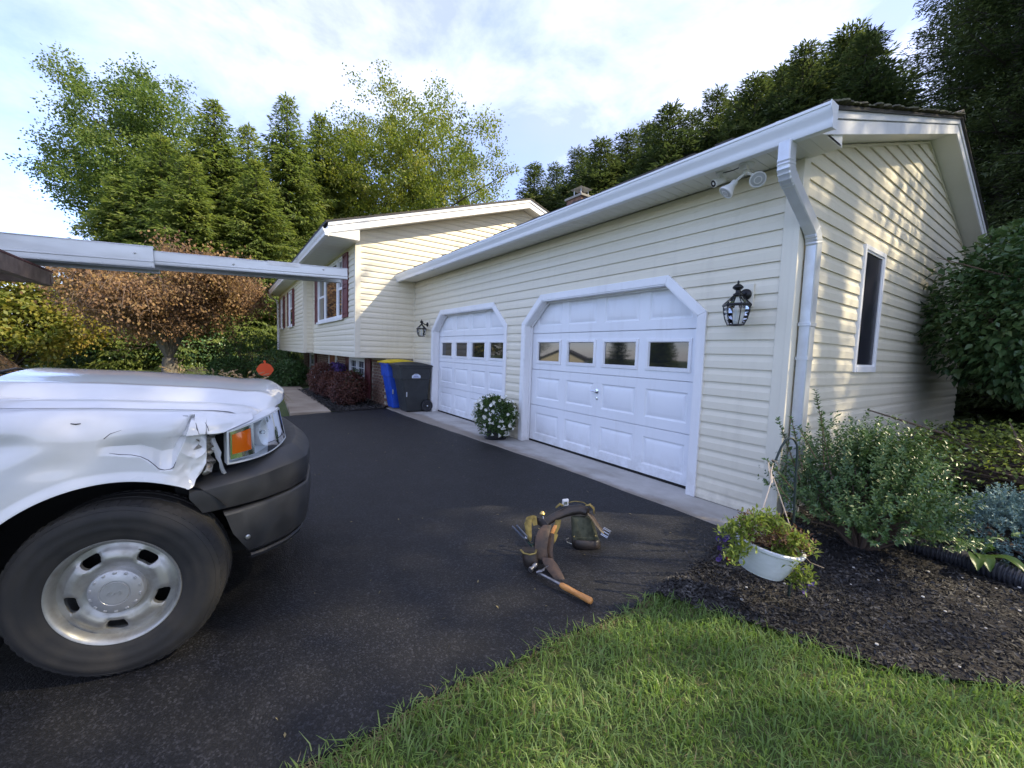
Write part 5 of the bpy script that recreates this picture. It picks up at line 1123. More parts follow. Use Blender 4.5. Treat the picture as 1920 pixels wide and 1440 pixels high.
for s, h in ((-.085, .098), (.068, .108)): MB().lathe([(.006, 0), (.005, .003), (.001, .004)], 10, up_(h, s - .01, .046), Fw).build('rivet', 'brass', TB)
# padded belt arc
bp_ = [ontop(1018, 988, 2.98), ontop(1026, 978, 2.99), ontop(1040, 969, 3.02), ontop(1056, 962, 3.04), ontop(1070, 957, 3.05), ontop(1088, 955, 3.05), ontop(1102, 960, 3.02)]
MB().tube(bp_, [.030, .034, .036, .040, .046, .046, .036], 16, flat=.75).build('belt_pad', 'leather_dark', TB, smooth=60)
MB().tube([ontop(1052, 950, 3.06), ontop(1062, 943, 3.06), ontop(1078, 939.5, 3.06), ontop(1094, 942, 3.05), ontop(1104, 949, 3.03)], .006, 7, flat=.5).build('piping', 'canvas_yellow', TB, smooth=60)
MB().tube([ontop(1098, 948, 3.0), ontop(1106, 946, 2.99), ontop(1113, 953, 2.98), ontop(1114, 963, 2.98)], [.012, .020, .020, .012], 10, flat=.35).build('webbing_loop', 'canvas_yellow', TB, smooth=60)
MB().tube([ontop(1042, 952, 3.05), ontop(1050, 945, 3.05), ontop(1056, 948, 3.05)], [.010, .015, .010], 10, flat=.6).build('webbing_loop', 'canvas_yellow', TB, smooth=60)
sp = [ontop(1104, 962, 2.98), ontop(1112, 972, 2.96), ontop(1120, 984, 2.94), ontop(1127, 993, 2.93), ontop(1133, 999, 2.92)]
MB().tube(sp, [.024, .024, .022, .022, .018], 10, flat=.22).build('belt_strap', 'leather_brown', TB, smooth=50)
bq = ontop(1136, 999, 2.915); bx_, by_ = (Rg * .8 + Zu * -.3 + Fw * .5).normalized(), (Zu * .75 + Rg * .35).normalized()
for s in (-1, 0, 1): MB().tube([bq + by_ * (.019 * s) - bx_ * .026, bq + by_ * (.019 * s) + bx_ * .022], .0032, 6).build('buckle_prong', 'steel', TB, smooth=50)
MB().tube([bq + by_ * a_ + bx_ * b_ for a_, b_ in ((-.028, -.026), (-.028, .024), (.028, .024), (.028, -.026), (-.028, -.026))], .0036, 6).build('buckle', 'steel', TB, smooth=50)
MB().tube([ontop(1072, 1020, 2.90), ontop(1063, 1016, 2.89), ontop(1061, 1011, 2.90), ontop(1066, 1009, 2.92)], .0035, 6).build('ring', 'steel', TB, smooth=50)
# left pouch cluster
o2 = pz(1012, 1062, g0); u2_ = lambda h, s=0, f=0: o2 + Zu * h + Rg * s + Fw * f
blob([(u2_(.004, -.055, .0), .040, .040), (u2_(.02, -.058, 0), .050, .046), (u2_(.07, -.068, -.01), .052, .044), (u2_(.105, -.075, -.016), .048, .040)]).build('tool_pouch', 'leather_dark', TB, smooth=50)
blob([(u2_(.004, .03, -.09), .045, .028), (u2_(.05, .02, -.10), .048, .030), (u2_(.11, .0, -.115), .040, .024), (u2_(.15, -.005, -.125), .028, .016)]).build('tool_pouch', 'leather_dark', TB, smooth=50)
MB().tube([u2_(.108, -.128, .0), u2_(.104, -.110, .036), u2_(.100, -.07, .044), u2_(.104, -.035, .034), u2_(.11, -.028, .0)], .0075, 8, flat=.6).build('pouch_rim', 'canvas_yellow', TB, smooth=60)
def strip(pts, widths, side, name, m, th=.005):
    P = []; pts = [Vector(p) for p in pts]
    for i, (p, w) in enumerate(zip(pts, widths)):
        s = Vector(side(i) if callable(side) else side).normalized(); t = (pts[min(i + 1, len(pts) - 1)] - pts[max(i - 1, 0)]).normalized(); nn = t.cross(s).normalized() * th / 2
        P.append([p - s * w + nn, p - s * w * .4 + nn * 2.5, p + s * w * .4 + nn * 2.5, p + s * w + nn, p + s * w - nn, p - s * w - nn])
    mbx = MB().grid(np.array([[tuple(q) for q in r] for r in P]), wrapv=True); mbx.f.append(tuple(range(6))); mbx.f.append(tuple(range(len(mbx.v) - 6, len(mbx.v)))); return mbx.build(name, m, TB, smooth=60)
strip([ontop(1004, 985, 2.86), ontop(1000, 969, 2.88), ontop(994, 968, 2.88), ontop(990, 980, 2.86), ontop(991, 998, 2.84), ontop(995, 1014, 2.82)], [.014, .022, .026, .026, .022, .008], Rg + Zu * .3, 'yellow_sheath', 'canvas_yellow')
strip([ontop(1006, 975, 2.90), ontop(1016, 980, 2.88), ontop(1024, 990, 2.86), ontop(1030, 1004, 2.84)], [.02, .03, .034, .02], Zu + Rg * .3, 'leather_loop', 'leather_dark')
strip([ontop(1026, 986, 2.80), ontop(1020, 996, 2.76), ontop(1016, 1010, 2.73), ontop(1014, 1028, 2.71), ontop(1018, 1048, 2.70)], [.030, .040, .042, .040, .034], Rg, 'leather_flap', 'leather_brown', .008)
strip([ontop(1034, 1000, 2.82), ontop(1031, 1016, 2.79), ontop(1029, 1032, 2.76), ontop(1033, 1048, 2.74)], [.020, .028, .026, .016], Rg + Fw * .4, 'leather_flap', 'leather_brown', .006)
strip([ontop(1026, 1046, 2.68), ontop(1031, 1056, 2.66), ontop(1039, 1070, 2.62), ontop(1048, 1084, 2.58), ontop(1056, 1095, 2.56)], [.034, .046, .046, .036, .018], Rg + Fw * .2, 'hammer_sheath', 'leather_brown', .006)
strip([ontop(1047, 975, 2.95), ontop(1044, 988, 2.93), ontop(1038, 1002, 2.91)], [.020, .022, .020], Rg, 'canvas_flap', 'canvas_yellow', .008)
strip([ontop(1040, 1002, 2.88), ontop(1037, 1014, 2.86), ontop(1034, 1024, 2.84)], [.024, .020, .006], Rg, 'canvas_flap', 'canvas_yellow', .008)
strip([ontop(1042, 985, 2.93), ontop(1037, 995, 2.91), ontop(1033, 1006, 2.90)], [.014, .016, .012], Rg, 'leather_flap', 'wood_handle', .006)
MB().tube([ontop(990, 1016, 2.80), ontop(997, 1024, 2.79), ontop(1004, 1034, 2.78)], .007, 8).build('marker', 'green_tool', TB, smooth=50)
MB().tube([ontop(1008, 1010, 2.82), ontop(1000, 1020, 2.80), ontop(990, 1032, 2.79)], .006, 8).build('marker', 'green_tool', TB, smooth=50)
# separate tools
def tool(name, label, cat, loc): return thing(name, label, cat, tuple(loc))
TM = tool('tape_measure', 'small silver tape measure clipped on top of the tool belt', 'tape measure', ontop(1060, 945, 3.05)); tc_ = ontop(1060, 942, 3.07)
MB().obox(tc_, Rg + Zu * .15, Zu, Fw, .048, .050, .030).build('case', 'white_plastic', TM, bevel=.008); MB().obox(tc_ + Fw * .0165, Rg + Zu * .15, Zu, Fw, .026, .024, .003).build('face_plate', 'steel', TM, bevel=.001)
PK = tool('pliers', 'blue-grey handled pliers sticking out of the tool belt', 'pliers', ontop(985, 1006, 2.84))
for (u0, v0), (u1, v1) in (((961, 987), (984, 1010)), ((969, 985), (988, 1006))): MB().tube([ontop(u0, v0, 2.80), ontop((u0 + u1) / 2, (v0 + v1) / 2 + .5, 2.81), ontop(u1, v1, 2.83)], [.009, .011, .009], 8, flat=.7).build('handle', 'blue_grey_tool', PK, smooth=50)
MB().tube([ontop(986, 1008, 2.83), ontop(994, 1018, 2.85)], [.014, .008], 8).build('jaw', 'steel', PK, smooth=50)
CH = tool('plumb_bob', 'brass topped plumb bob standing up in the tool belt', 'plumb bob', ontop(1017, 975, 2.92))
MB().tube([ontop(1020, 982, 2.92), ontop(1018, 968, 2.93)], [.006, .005], 8).build('shank', 'steel', CH, smooth=50); MB().lathe([(.008, -.006), (.018, -.002), (.020, .006), (.014, .012), (.012, .018), (.004, .022)], 14, ontop(1017, 964, 2.93), Zu).build('knob', 'brass', CH, smooth=50)
HM = tool('claw_hammer', 'wooden handled claw hammer lying against the tool belt', 'hammer', pz(1050, 1090, g0))
h0 = at(998, 1068, .030); h1 = at(1056, 1096, .040); h2 = at(1110, 1128, .016)
dirh = (h2 - h0).normalized(); L1 = (h2 - h0).length
hp = lambda t, dz=0: h0.lerp(h2, t) + Zu * dz
MB().tube([hp(.10), hp(.3), hp(.52)], [.010, .0095, .011], 10).build('shaft', 'tool_steel', HM, smooth=50)
MB().tube([hp(.50), hp(.53), hp(.60), hp(.75), hp(.90), hp(.96), hp(.985), hp(1.0)], [.012, .0165, .0175, .0160, .0180, .0195, .0185, .012], 14).build('grip', 'wood_handle', HM, smooth=50)
sd = dirh.cross(Zu).normalized()
fc = at(995, 1068, .028)
MB().lathe([(.0165, 0), (.0175, .004), (.0175, .014), (.012, .018), (.011, .034), (.015, .040), (.015, .062)], 18, fc - dirh * .006 + Fw * .012, (dirh * .35 - Fw * .55 + Zu * .1).normalized()).build('hammer_head', 'tool_steel', HM, smooth=40)
for s in (-1, 1): MB().tube([hp(.10, .006) + sd * .008 * s, hp(.14, .020) + Rg * .02 + sd * .009 * s, at(1018, 1067, .05) + sd * .010 * s, at(1026, 1062, .052) + sd * .013 * s], [.010, .009, .006, .002], 8, flat=.6).build('claw', 'tool_steel', HM, smooth=50)
# ---- pumpkin yard sign and small ornaments by the front walk
sg = pd(497, 693, 13.5); SG = thing('yard_sign', 'flat orange pumpkin-shaped yard sign on a stake beside the walk', 'yard sign', (sg.x, sg.y, gz(sg.x, sg.y)))
dirs = Vector((1, -.15, 0)).normalized(); side = Vector((.15, 1, 0)).normalized(); out = []
for k in range(40):
    t = 2 * PI * k / 40; r = .225 * (1 + .03 * math.cos(6 * t)); out.append((r * 1.05 * math.cos(t), r * .92 * math.sin(t)))
MB().prism(out, lambda a, b, d: tuple(sg + side * a + Zu * b + dirs * d), -.008, .008).build('pumpkin_board', 'orange_sign', SG)
MB().prism([(-.03, .18), (.03, .18), (.02, .30), (-.05, .29)], lambda a, b, d: tuple(sg + side * a + Zu * b + dirs * d), -.007, .007).build('stem_board', 'orange_sign', SG)
MB().bar((sg.x - .03, sg.y, gz(sg.x, sg.y) - .05), (sg.x - .03, sg.y, sg.z + .1), .03, .02, up=(1, 0, 0)).build('stake', 'twig_pale', SG)
og = Vector((-12.6, -1.25, .42)); OR = thing('garden_ornament', 'grey looped metal garden ornament standing among the red shrubs', 'garden ornament', (og.x, og.y, 0))
for k in range(4): MB().tube([og + Vector((.0, -.30 + .12 * k, -.1)), og + Vector((0, -.24 + .13 * k, .14 + .05 * (k % 2))), og + Vector((0, -.12 + .13 * k, .12)), og + Vector((0, -.08 + .12 * k, -.12))], .012, 6).build('loop', 'galvanised', OR, smooth=60)
MB().bar((og.x, og.y, -.05), (og.x, og.y, .45), .02, .02, up=(1, 0, 0)).build('stake', 'galvanised', OR)
og = Vector((-11.9, -1.0, .50)); OB = thing('bird_ornament', 'pale blue round garden ornament on a short stake before the brick wall', 'garden ornament', (og.x, og.y, 0))
MB().lathe([(.001, -.02), (.10, -.018), (.11, .0), (.10, .018), (.001, .02)], 20, og, (1, -.3, 0)).build('disc', 'sticker', OB, smooth=40); MB().bar((og.x, og.y, -.05), (og.x, og.y, .45), .02, .02, up=(1, 0, 0)).build('stake', 'galvanised', OB)
# ================================================================== VEGETATION
def crown_mesh(name, parts, m): return fastmesh(name, *join(parts), m)
def maple(name, label, H, cb, rx, rz, nclump, nleaf, ls, m, bark='bark', seed=1, cr=.75, trunk_r=.22, group=None, gap=.05, squash=1.0):
    global rng
    rs = np.random.default_rng(seed); T_ = thing(name, label, 'tree', (0, 0, 0), group); cz_ = cb + rz
    C_ = []
    while len(C_) < nclump:
        d = unit(rs.normal(size=3)); r = rs.random() ** (1 / 2.4); p = d * r
        lob = 1 + .30 * mnoise.noise((d[0] * 1.7 + seed * 3.1, d[1] * 1.7, d[2] * 1.7)) + .16 * mnoise.noise((d[0] * 4 + seed, d[1] * 4, d[2] * 4))
        q = p * lob; z = cz_ + q[2] * rz
        if q[2] < 0: q[:2] *= (1 - .25 * q[2] ** 2)
        if mnoise.noise((q[0] * 2.6 + seed, q[1] * 2.6, q[2] * 2.6)) < gap - .35: continue
        C_.append((q[0] * rx, q[1] * rx * squash, z))
    C_ = np.array(C_)
    n = nclump * nleaf; ci = np.repeat(np.arange(nclump), nleaf); sc = cr * (.6 + .7 * rs.random(nclump))[ci][:, None]
    off = rs.normal(size=(n, 3)) * sc * np.array([.62, .62, .42]); P = C_[ci] + off
    D = unit(unit(off) * .8 + rs.normal(size=(n, 3)) * .7 + np.array([0, 0, -.35])); Nn = unit(rs.normal(size=(n, 3)) * .7 + np.array([0, 0, 1.0]))
    l = ls * (.6 + .8 * rs.random(n)); me = fastmesh('crown', *leaves(P, D, Nn, l, l * .72), m); link('crown', me, T_)
    mb = MB(); lean = rs.normal(size=2) * .3
    tp = [(0, 0, -.15), (0, 0, .05), (lean[0] * .1, lean[1] * .1, cb * .6), (lean[0] * .3, lean[1] * .3, cz_ - rz * .3), (lean[0], lean[1], cz_ + rz * .55)]
    mb.tube(tp, [trunk_r * 1.5, trunk_r * 1.1, trunk_r * .85, trunk_r * .6, .03], 10); mb.build('trunk', bark, T_, smooth=60)
    mb = MB(); pick = rs.permutation(nclump)[:min(nclump, 70)]
    for i in pick:
        c = Vector(C_[i]); h = max(cb * .5, min(c.z - abs(rs.normal()) * 1.2 - math.hypot(c.x, c.y) * .45, cz_ + rz * .4)); t = (h - cb * .6) / max(.1, (cz_ + rz * .55 - cb * .6)); a = Vector((lean[0] * t, lean[1] * t, h)); mid = a.lerp(c, .5) + Vector((rs.normal() * .2, rs.normal() * .2, .3))
        r0 = trunk_r * (.16 + .25 * rs.random()); mb.tube([a, a.lerp(mid, .5), mid, mid.lerp(c, .5), c], [r0, r0 * .8, r0 * .6, r0 * .4, .012], 5, caps=False)
    struct(mb.build('limbs', bark, T_, smooth=60, fix=False), 'stuff')
    return T_
def spruce(name, label, H, R, m, seed=1, droop=.55, lowest=.35, dens=1.0, nl=.20, group=None, up=.0, power=.85, step=.13, ns=6, wd=.30):
    rs = np.random.default_rng(seed); T_ = thing(name, label, 'tree', (0, 0, 0), group); parts = []; mb = MB()
    mb.tube([(0, 0, -.2), (0, 0, H * .3), (.05, 0, H * .7), (0, .03, H - .25)], [H * .020, H * .015, H * .007, .008], 8); mb.build('trunk', 'bark', T_, smooth=60)
    br = MB(); Ps, Ds, Ns, Ls = [], [], [], []
    z = lowest
    while z < H - .15:
        f = (z - lowest) / (H - lowest); Rz = R * (1 - f) ** power * (.82 + .3 * rs.random()) + .12; nb_ = max(4, int((7 if f < .8 else 5) * dens)); a0 = rs.random() * 6.28
        for k in range(nb_):
            a = a0 + 6.283 * k / nb_ + rs.normal() * .18; Lb = Rz * (.62 + .55 * rs.random()); dv = np.array([math.cos(a), math.sin(a), 0]); sg_ = np.array([-dv[1], dv[0], 0])
            n = max(4, int(Lb / step)); t = np.linspace(.06, 1, n); drp = droop * (1 - f * .75)
            P = np.outer(t * Lb, dv) + np.outer(t, [0, 0, 1]) * (up * Lb) + np.array([0, 0, z]); P[:, 2] += -drp * Lb * (t ** 1.5) * .8 + .30 * drp * Lb * t ** 4 + Lb * .10 * t
            if rs.random() < .5: br.tube([tuple(P[0]), tuple(P[n // 2]), tuple(P[-1])], [.012 + .010 * Lb, .010 + .004 * Lb, .004], 4, caps=False)
            # side sprays and hanging twigs
            for i in range(n):
                w = Lb * .30 * (1 - t[i] * .72) + .10
                side = rs.choice([-1, 1], ns)[:, None]; s = rs.random(ns)[:, None]; base = P[i] + side * sg_ * w * s + rs.normal(size=(ns, 3)) * .035
                base[:, 2] -= (s[:, 0] * w) * .35 * drp / .5
                d = side * sg_ * .55 + dv * (.6) + np.array([0, 0, -1.0 * drp * 1.5 + up * .8]) + rs.normal(size=(ns, 3)) * .28
                Ps.append(base); Ds.append(d); Ns.append(np.tile([0, 0, 1.0], (ns, 1)) + rs.normal(size=(ns, 3)) * .5); Ls.append(nl * (.6 + .8 * rs.random(ns)) * (1.0 if f < .85 else .7))
            for q in range(3): Ps.append(P[-1:] + rs.normal(size=(1, 3)) * .03); Ds.append((dv + np.array([0, 0, .25]) + rs.normal(size=3) * .25)[None]); Ns.append(np.array([[0, 0, 1.0]]) + rs.normal(size=(1, 3)) * .4); Ls.append(np.array([nl]))
        z += (.30 + .14 * rs.random()) * (1 if f < .7 else .72) / dens ** .5
    n = 10; Ps.append(np.array([[0, 0, H - .5 + .05 * i] for i in range(n)])); Ds.append(rs.normal(size=(n, 3)) * .3 + np.array([0, 0, 1])); Ns.append(rs.normal(size=(n, 3))); Ls.append(np.full(n, nl))
    P, D, Nn, Ll = np.concatenate(Ps), np.concatenate(Ds), np.concatenate(Ns), np.concatenate(Ls)
    link('crown', fastmesh('crown', *leaves(P, D, Nn, Ll, Ll * wd), m), T_); struct(br.build('limbs', 'bark', T_, smooth=60, fix=False), 'stuff')
    return T_
def top_at(u, v, t):
    p = pd(u, v, t); return p
def place(T_, p, top, H0, rot, first, label=None, wide=1.0):
    g = gz(p[0], p[1]); s = (top - g) / H0; sc = (s * wide, s * wide, s)
    if first: T_.location = (p[0], p[1], g); T_.rotation_euler = (0, 0, rot); T_.scale = sc; return T_
    return dup(T_, (p[0], p[1], g), rot, sc, label)
GRPL = 'drooping spruces beyond the brown tree'; GRPR = 'row of dark spruces behind the garage'
LS = 'tall drooping green spruce standing beyond the brown-leaved tree'; RS = 'dark spruce in the row behind the garage roof'
ORD = ['first', 'second', 'third', 'fourth', 'fifth', 'sixth', 'seventh', 'eighth', 'ninth', 'tenth', 'eleventh']
SA = spruce('spruce_tree', LS, 17, 4.6, 'leaf_spruce', 11, .62, .3, 1.15, .27, GRPL, 0, .85, .12, 8)
SB = spruce('spruce_tree', LS, 17, 4.0, 'leaf_spruce', 12, .75, .3, 1.15, .27, GRPL, 0, .80, .12, 8)
for i, (u, v, t, pr, w) in enumerate([(537, 176, 29, SA, 1.15), (400, 190, 27, SB, 1.45), (465, 232, 33, SA, 1.3), (600, 215, 33, SB, 1.2), (300, 250, 26, SA, 1.5), (655, 240, 37, SB, 1.2), (215, 330, 25, SB, 1.5), (355, 290, 24, SA, 1.5), (480, 300, 26, SB, 1.5)]):
    p = pd(u, v, t); q = place(pr, p, p.z, 17, i * 1.3, i in (0, 1), LS, w); q['label'] = 'drooping green spruce, %s counted from the house toward the golden maple' % ORD[[655, 600, 537, 480, 465, 400, 355, 300, 215].index(u)]
RA = spruce('spruce_tree', RS, 12, 2.5, 'leaf_spruce_dark', 21, .30, .2, 1.45, .165, GRPR, .14, .74, .09, 13, .28)
RB = spruce('spruce_tree', RS, 12, 2.2, 'leaf_spruce_dark', 22, .26, .2, 1.45, .165, GRPR, .18, .72, .09, 13, .28)
row = [(1003, 308), (1085, 272), (1130, 262), (1178, 240), (1258, 198), (1345, 160), (1418, 145), (1468, 118), (1512, 82), (1592, 48), (1628, 62)]
for i, (u, v) in enumerate(row):
    d = ray(u, v); y = 12.2 + (.9 if i % 2 else -.5); t = (y - _C.y) / d.y; p = _C + d * t; q = place(RA if i % 2 == 0 else RB, p, p.z, 12, i * .9 + 1, i in (0, 1), RS, (1.35, 1.15, 1.5, 1.25, 1.45, 1.1, 1.4)[i % 7]); q['label'] = 'dark spruce behind the garage, %s in the row from the chimney' % ORD[i]
for i, (u, v) in enumerate(row[:-1]):
    u2, v2 = (u + row[i + 1][0]) / 2, (v + row[i + 1][1]) / 2 + 14 + 9 * (i % 3); d = ray(u2, v2); t = (14.6 - _C.y) / d.y; p = _C + d * t; q = place(RB if i % 2 == 0 else RA, p, p.z, 12, i * 1.9 + .4, False, RS, (1.3, 1.6, 1.2, 1.5)[i % 4]); q['label'] = 'dark spruce filling the back row behind the garage, %s from the chimney' % ORD[i]
LT = 'big dark spruce towering beyond the gable end of the garage'
RC = spruce('spruce_tree', LT, 15, 3.6, 'leaf_spruce_dark', 23, .34, .3, 1.4, .115, 'big spruces beyond the gable end', .10, .62, .09, 14, .26)
for i, (x, y, H, w) in enumerate([(.7, 12.2, 13.8, 1.15), (-1.3, 13.4, 13.6, 1.1), (-.3, 11.8, 14.2, 1.1), (7.4, 9.8, 12.2, 1.0), (5.5, 8.5, 10.0, 1.0), (2.6, 11.0, 14.5, 1.2), (1.4, 15.5, 18, 1.2), (4.2, 13.2, 16.5, 1.3), (3.4, 9.4, 13.0, 1.2), (4.8, 15.5, 17, 1.3), (7.6, 15.0, 17, 1.3)]):  # the lowest pair stands unseen, added to shade the gable wall
    place(RC, (x, y), H, 15, i * 2.1 + .5, i == 0, LT, w * .9)
# broadleaf trees
ML = maple('maple_tree', 'tall loose green maple rising above the spruces left of the house', 23, 7.0, 6.3, 8.0, 900, 105, .17, 'leaf_maple', seed=5, cr=.62, trunk_r=.3, gap=.12)
p = pd(258, 128, 33); ML.location = (p.x, p.y, gz(p.x, p.y)); ML.scale = (1, 1, p.z / 23.0)
MC = maple('maple_tree', 'broad yellow-green maple rising behind the house roof', 22, 5.5, 8.2, 8.2, 1200, 100, .17, 'leaf_maple_light', seed=9, cr=.62, trunk_r=.32, gap=.10)
p = pd(770, 188, 37); MC.location = (p.x, p.y, gz(p.x, p.y)); MC.rotation_euler = (0, 0, .6); MC.scale = (1, 1, p.z / 21.9)
q = dup(MC, tuple(pd(925, 330, 44).to_2d()) + (0,), 2.0, (.62, .62, .62), 'smaller pale maple showing beside the house ridge behind the chimney')
GM = maple('golden_maple', 'low layered golden-green maple at the edge of the far lawn', 4.6, .5, 3.3, 2.0, 170, 110, .17, 'leaf_gold', seed=15, cr=.55, trunk_r=.12, gap=.05)
p = pd(25, 640, 18.5); GM.location = (p.x, p.y, gz(p.x, p.y))
# shade trees beyond the frame on the sunward side
SH = maple('shade_tree', 'large leafy maple shading the drive beyond the gable bushes', 17, 5.0, 6.4, 6.2, 420, 44, .155, 'leaf_maple', seed=31, cr=1.25, trunk_r=.34, group='shade maples sunward of the drive', gap=-.2)
SH.location = (17.2, 8.0, 0); SH.scale = (1.38, 1.38, 1.4)
dup(SH, (6.6, 13.0, 0), 2.2, (.80, .80, .78)); dup(SH, (24, 20, 0), 4.0, 1.15)
TS = maple('shade_tree', 'unseen high-crowned maple added to shade the truck and drive', 21, 15.4, 4.3, 2.9, 330, 90, .16, 'leaf_maple', seed=37, cr=1.0, trunk_r=.26, gap=-.2); TS.location = (8.2, 9.4, 0)  # added out of view; crown lifted to shade the drive and clear the gable
# brown autumn tree: spreading, arching, half bare
def brown_tree():
    rs = np.random.default_rng(41); T_ = thing('autumn_tree', 'low spreading tree with brown and orange leaves beyond the truck hood', 'tree', (-20.2, -5.55, gz(-20, -5.5))); o = Vector((-20.2, -5.55, gz(-20, -5.5)))
    mb = MB(); mb.tube([o + Vector((0, 0, -.2)), o + Vector((0, 0, .3)), o + Vector((.03, .02, .85))], [.34, .27, .24], 10); mb.build('trunk', 'bark_pale', T_, smooth=60)
    P, D, tw = [], [], MB(); lb = MB()
    for k in range(15):
        a = 6.283 * k / 15 + rs.normal() * .2; reach = 2.1 + .9 * rs.random(); hh = 2.3 + 1.7 * rs.random(); dv = Vector((math.cos(a), math.sin(a), 0)); s0 = o + Vector((0, 0, .75 + .15 * rs.random()))
        pts = [s0, s0 + dv * reach * .22 + Vector((0, 0, hh * .38)), s0 + dv * reach * .5 + Vector((0, 0, hh * .8)), s0 + dv * reach * .78 + Vector((0, 0, hh * .95)), s0 + dv * reach + Vector((0, 0, hh * .72))]
        lb.tube(pts, [.11, .085, .055, .03, .012], 7, caps=False)
        for j in range(26):
            t = .25 + .75 * rs.random(); i = min(3, int(t * 4)); b = pts[i].lerp(pts[i + 1], t * 4 - i); a2 = a + rs.normal() * .8; d2 = Vector((math.cos(a2), math.sin(a2), .35 + .5 * rs.random())); ln = .7 + .9 * rs.random()
            q = [b, b + d2 * ln * .4, b + d2 * ln * .75 + Vector((0, 0, -.10 * ln)), b + d2 * ln * 1.05 + Vector((0, 0, -.75 * ln))]
            tw.tube(q, [.022, .015, .010, .005], 4, caps=False)
            for c in range(7):
                tt = rs.random() * 3; i2 = min(2, int(tt)); b2 = q[i2].lerp(q[i2 + 1], tt - i2); d3 = Vector((rs.normal(), rs.normal(), -.2 + .5 * rs.random())) * .3; tw.tube([b2, b2 + d3, b2 + d3 * 1.6 + Vector((0, 0, -.18))], [.008, .006, .003], 3, caps=False)
                m_ = 20 if dv.y > -.6 else 10
                pp = np.array(b2 + d3)[None] + rs.normal(size=(m_, 3)) * np.array([.18, .18, .22]) + np.array([0, 0, -.10]); P.append(pp); D.append(rs.normal(size=(m_, 3)) * .5 + np.array([0, 0, -.9]))
    P = np.concatenate(P); D = np.concatenate(D); l = .105 * (.6 + .7 * rs.random(len(P)))
    link('crown', fastmesh('crown', *leaves(P, D, rs.normal(size=P.shape), l, l * .7), 'leaf_brown'), T_)
    struct(lb.build('limbs', 'bark_pale', T_, smooth=60, fix=False), 'stuff'); struct(tw.build('twigs', 'twig', T_, fix=False), 'stuff')
brown_tree()
# ---- shrubs
def shrub(name, label, c, r, n, ls, m, cat='shrub', seed=1, aspect=.6, shell=.35, nstem=14, stem='twig', lump=.16, top=None, group=None, fold=.35, flat=.4, base=None, bare=0.):
    rs = np.random.default_rng(seed); c = Vector(c); g = base if base is not None else gz(c.x, c.y); T_ = thing(name, label, cat, (c.x, c.y, g), group)
    d = unit(rs.normal(size=(n, 3))); rr = 1 - shell * rs.random(n) ** 1.3; rr[: n // 6] = rs.random(n // 6) ** .5
    lob = np.array([1 + lump * mnoise.noise((q[0] * 3 + seed * 1.7, q[1] * 3, q[2] * 3)) + lump * .6 * mnoise.noise((q[0] * 8 + seed, q[1] * 8, q[2] * 8)) for q in d])
    P = d * (rr * lob)[:, None] * np.array(r); keep = np.ones(n, bool)
    if bare > 0: keep = (P[:, 2] > r[2] * (bare - .5)) | (rs.random(n) < .10)
    P = P[keep] + np.array(c); d = d[keep]; k = len(P); keep2 = P[:, 2] > g + .01; P = P[keep2]; d = d[keep2]; k = len(P)
    D = unit(d * .8 + rs.normal(size=(k, 3)) * .55 + np.array([0, 0, -.25])); Nn = unit(d * .8 + np.array([0, 0, flat * 2]) + rs.normal(size=(k, 3)) * .35); l = ls * (.65 + .7 * rs.random(k))
    link('foliage', fastmesh('foliage', *leaves(P, D, Nn, l, l * aspect, fold), m), T_)
    mb = MB()
    for i in range(nstem):
        a = 6.283 * i / nstem + rs.normal() * .2; e = Vector((math.cos(a) * r[0] * (.35 + .5 * rs.random()), math.sin(a) * r[1] * (.35 + .5 * rs.random()), r[2] * (.1 + .6 * rs.random()))) + c; s0 = Vector((c.x + math.cos(a) * r[0] * .12, c.y + math.sin(a) * r[1] * .12, g - .03)); m1 = s0.lerp(e, .5) + Vector((rs.normal() * .04, rs.normal() * .04, r[2] * .1))
        w = .012 + .02 * max(r); mb.tube([s0, s0.lerp(m1, .5), m1, m1.lerp(e, .5), e], [w, w * .8, w * .6, w * .4, w * .15], 6, caps=False)
        for q in range(4):
            b = s0.lerp(e, .4 + .55 * rs.random()); v = Vector((rs.normal() * r[0], rs.normal() * r[1], abs(rs.normal()) * r[2])) * .35; mb.tube([b, b + v * .6, b + v], [w * .3, w * .2, w * .08], 4, caps=False)
    struct(mb.build('stems', stem, T_, smooth=60, fix=False), 'stuff')
    return T_
shrub('clipped_bush', 'large dark green rounded bush against the garage gable wall', (1.42, 4.15, 2.02), (1.38, 1.30, 1.16), 17000, .088, 'leaf_bush', seed=3, aspect=.62, lump=.13, nstem=9, base=bed_z(1.4, 4.1), flat=.7, shell=.30)
shrub('clipped_bush', 'second dark green rounded bush further along the gable wall', (2.6, 6.4, 1.7), (1.5, 1.3, 1.4), 9000, .10, 'leaf_bush', seed=4, aspect=.62, lump=.12, nstem=9, base=bed_z(2.6, 6.4), flat=.7)
shrub('low_hedge', 'low hedge with yellow-green leaf tips under the large dark bush', (1.55, 1.98, .47), (1.45, .78, .40), 17000, .036, 'leaf_hedge', 'hedge', seed=6, aspect=.65, lump=.14, nstem=34, base=bed_z(1.5, 1.9), flat=.8, bare=.62, shell=.5)
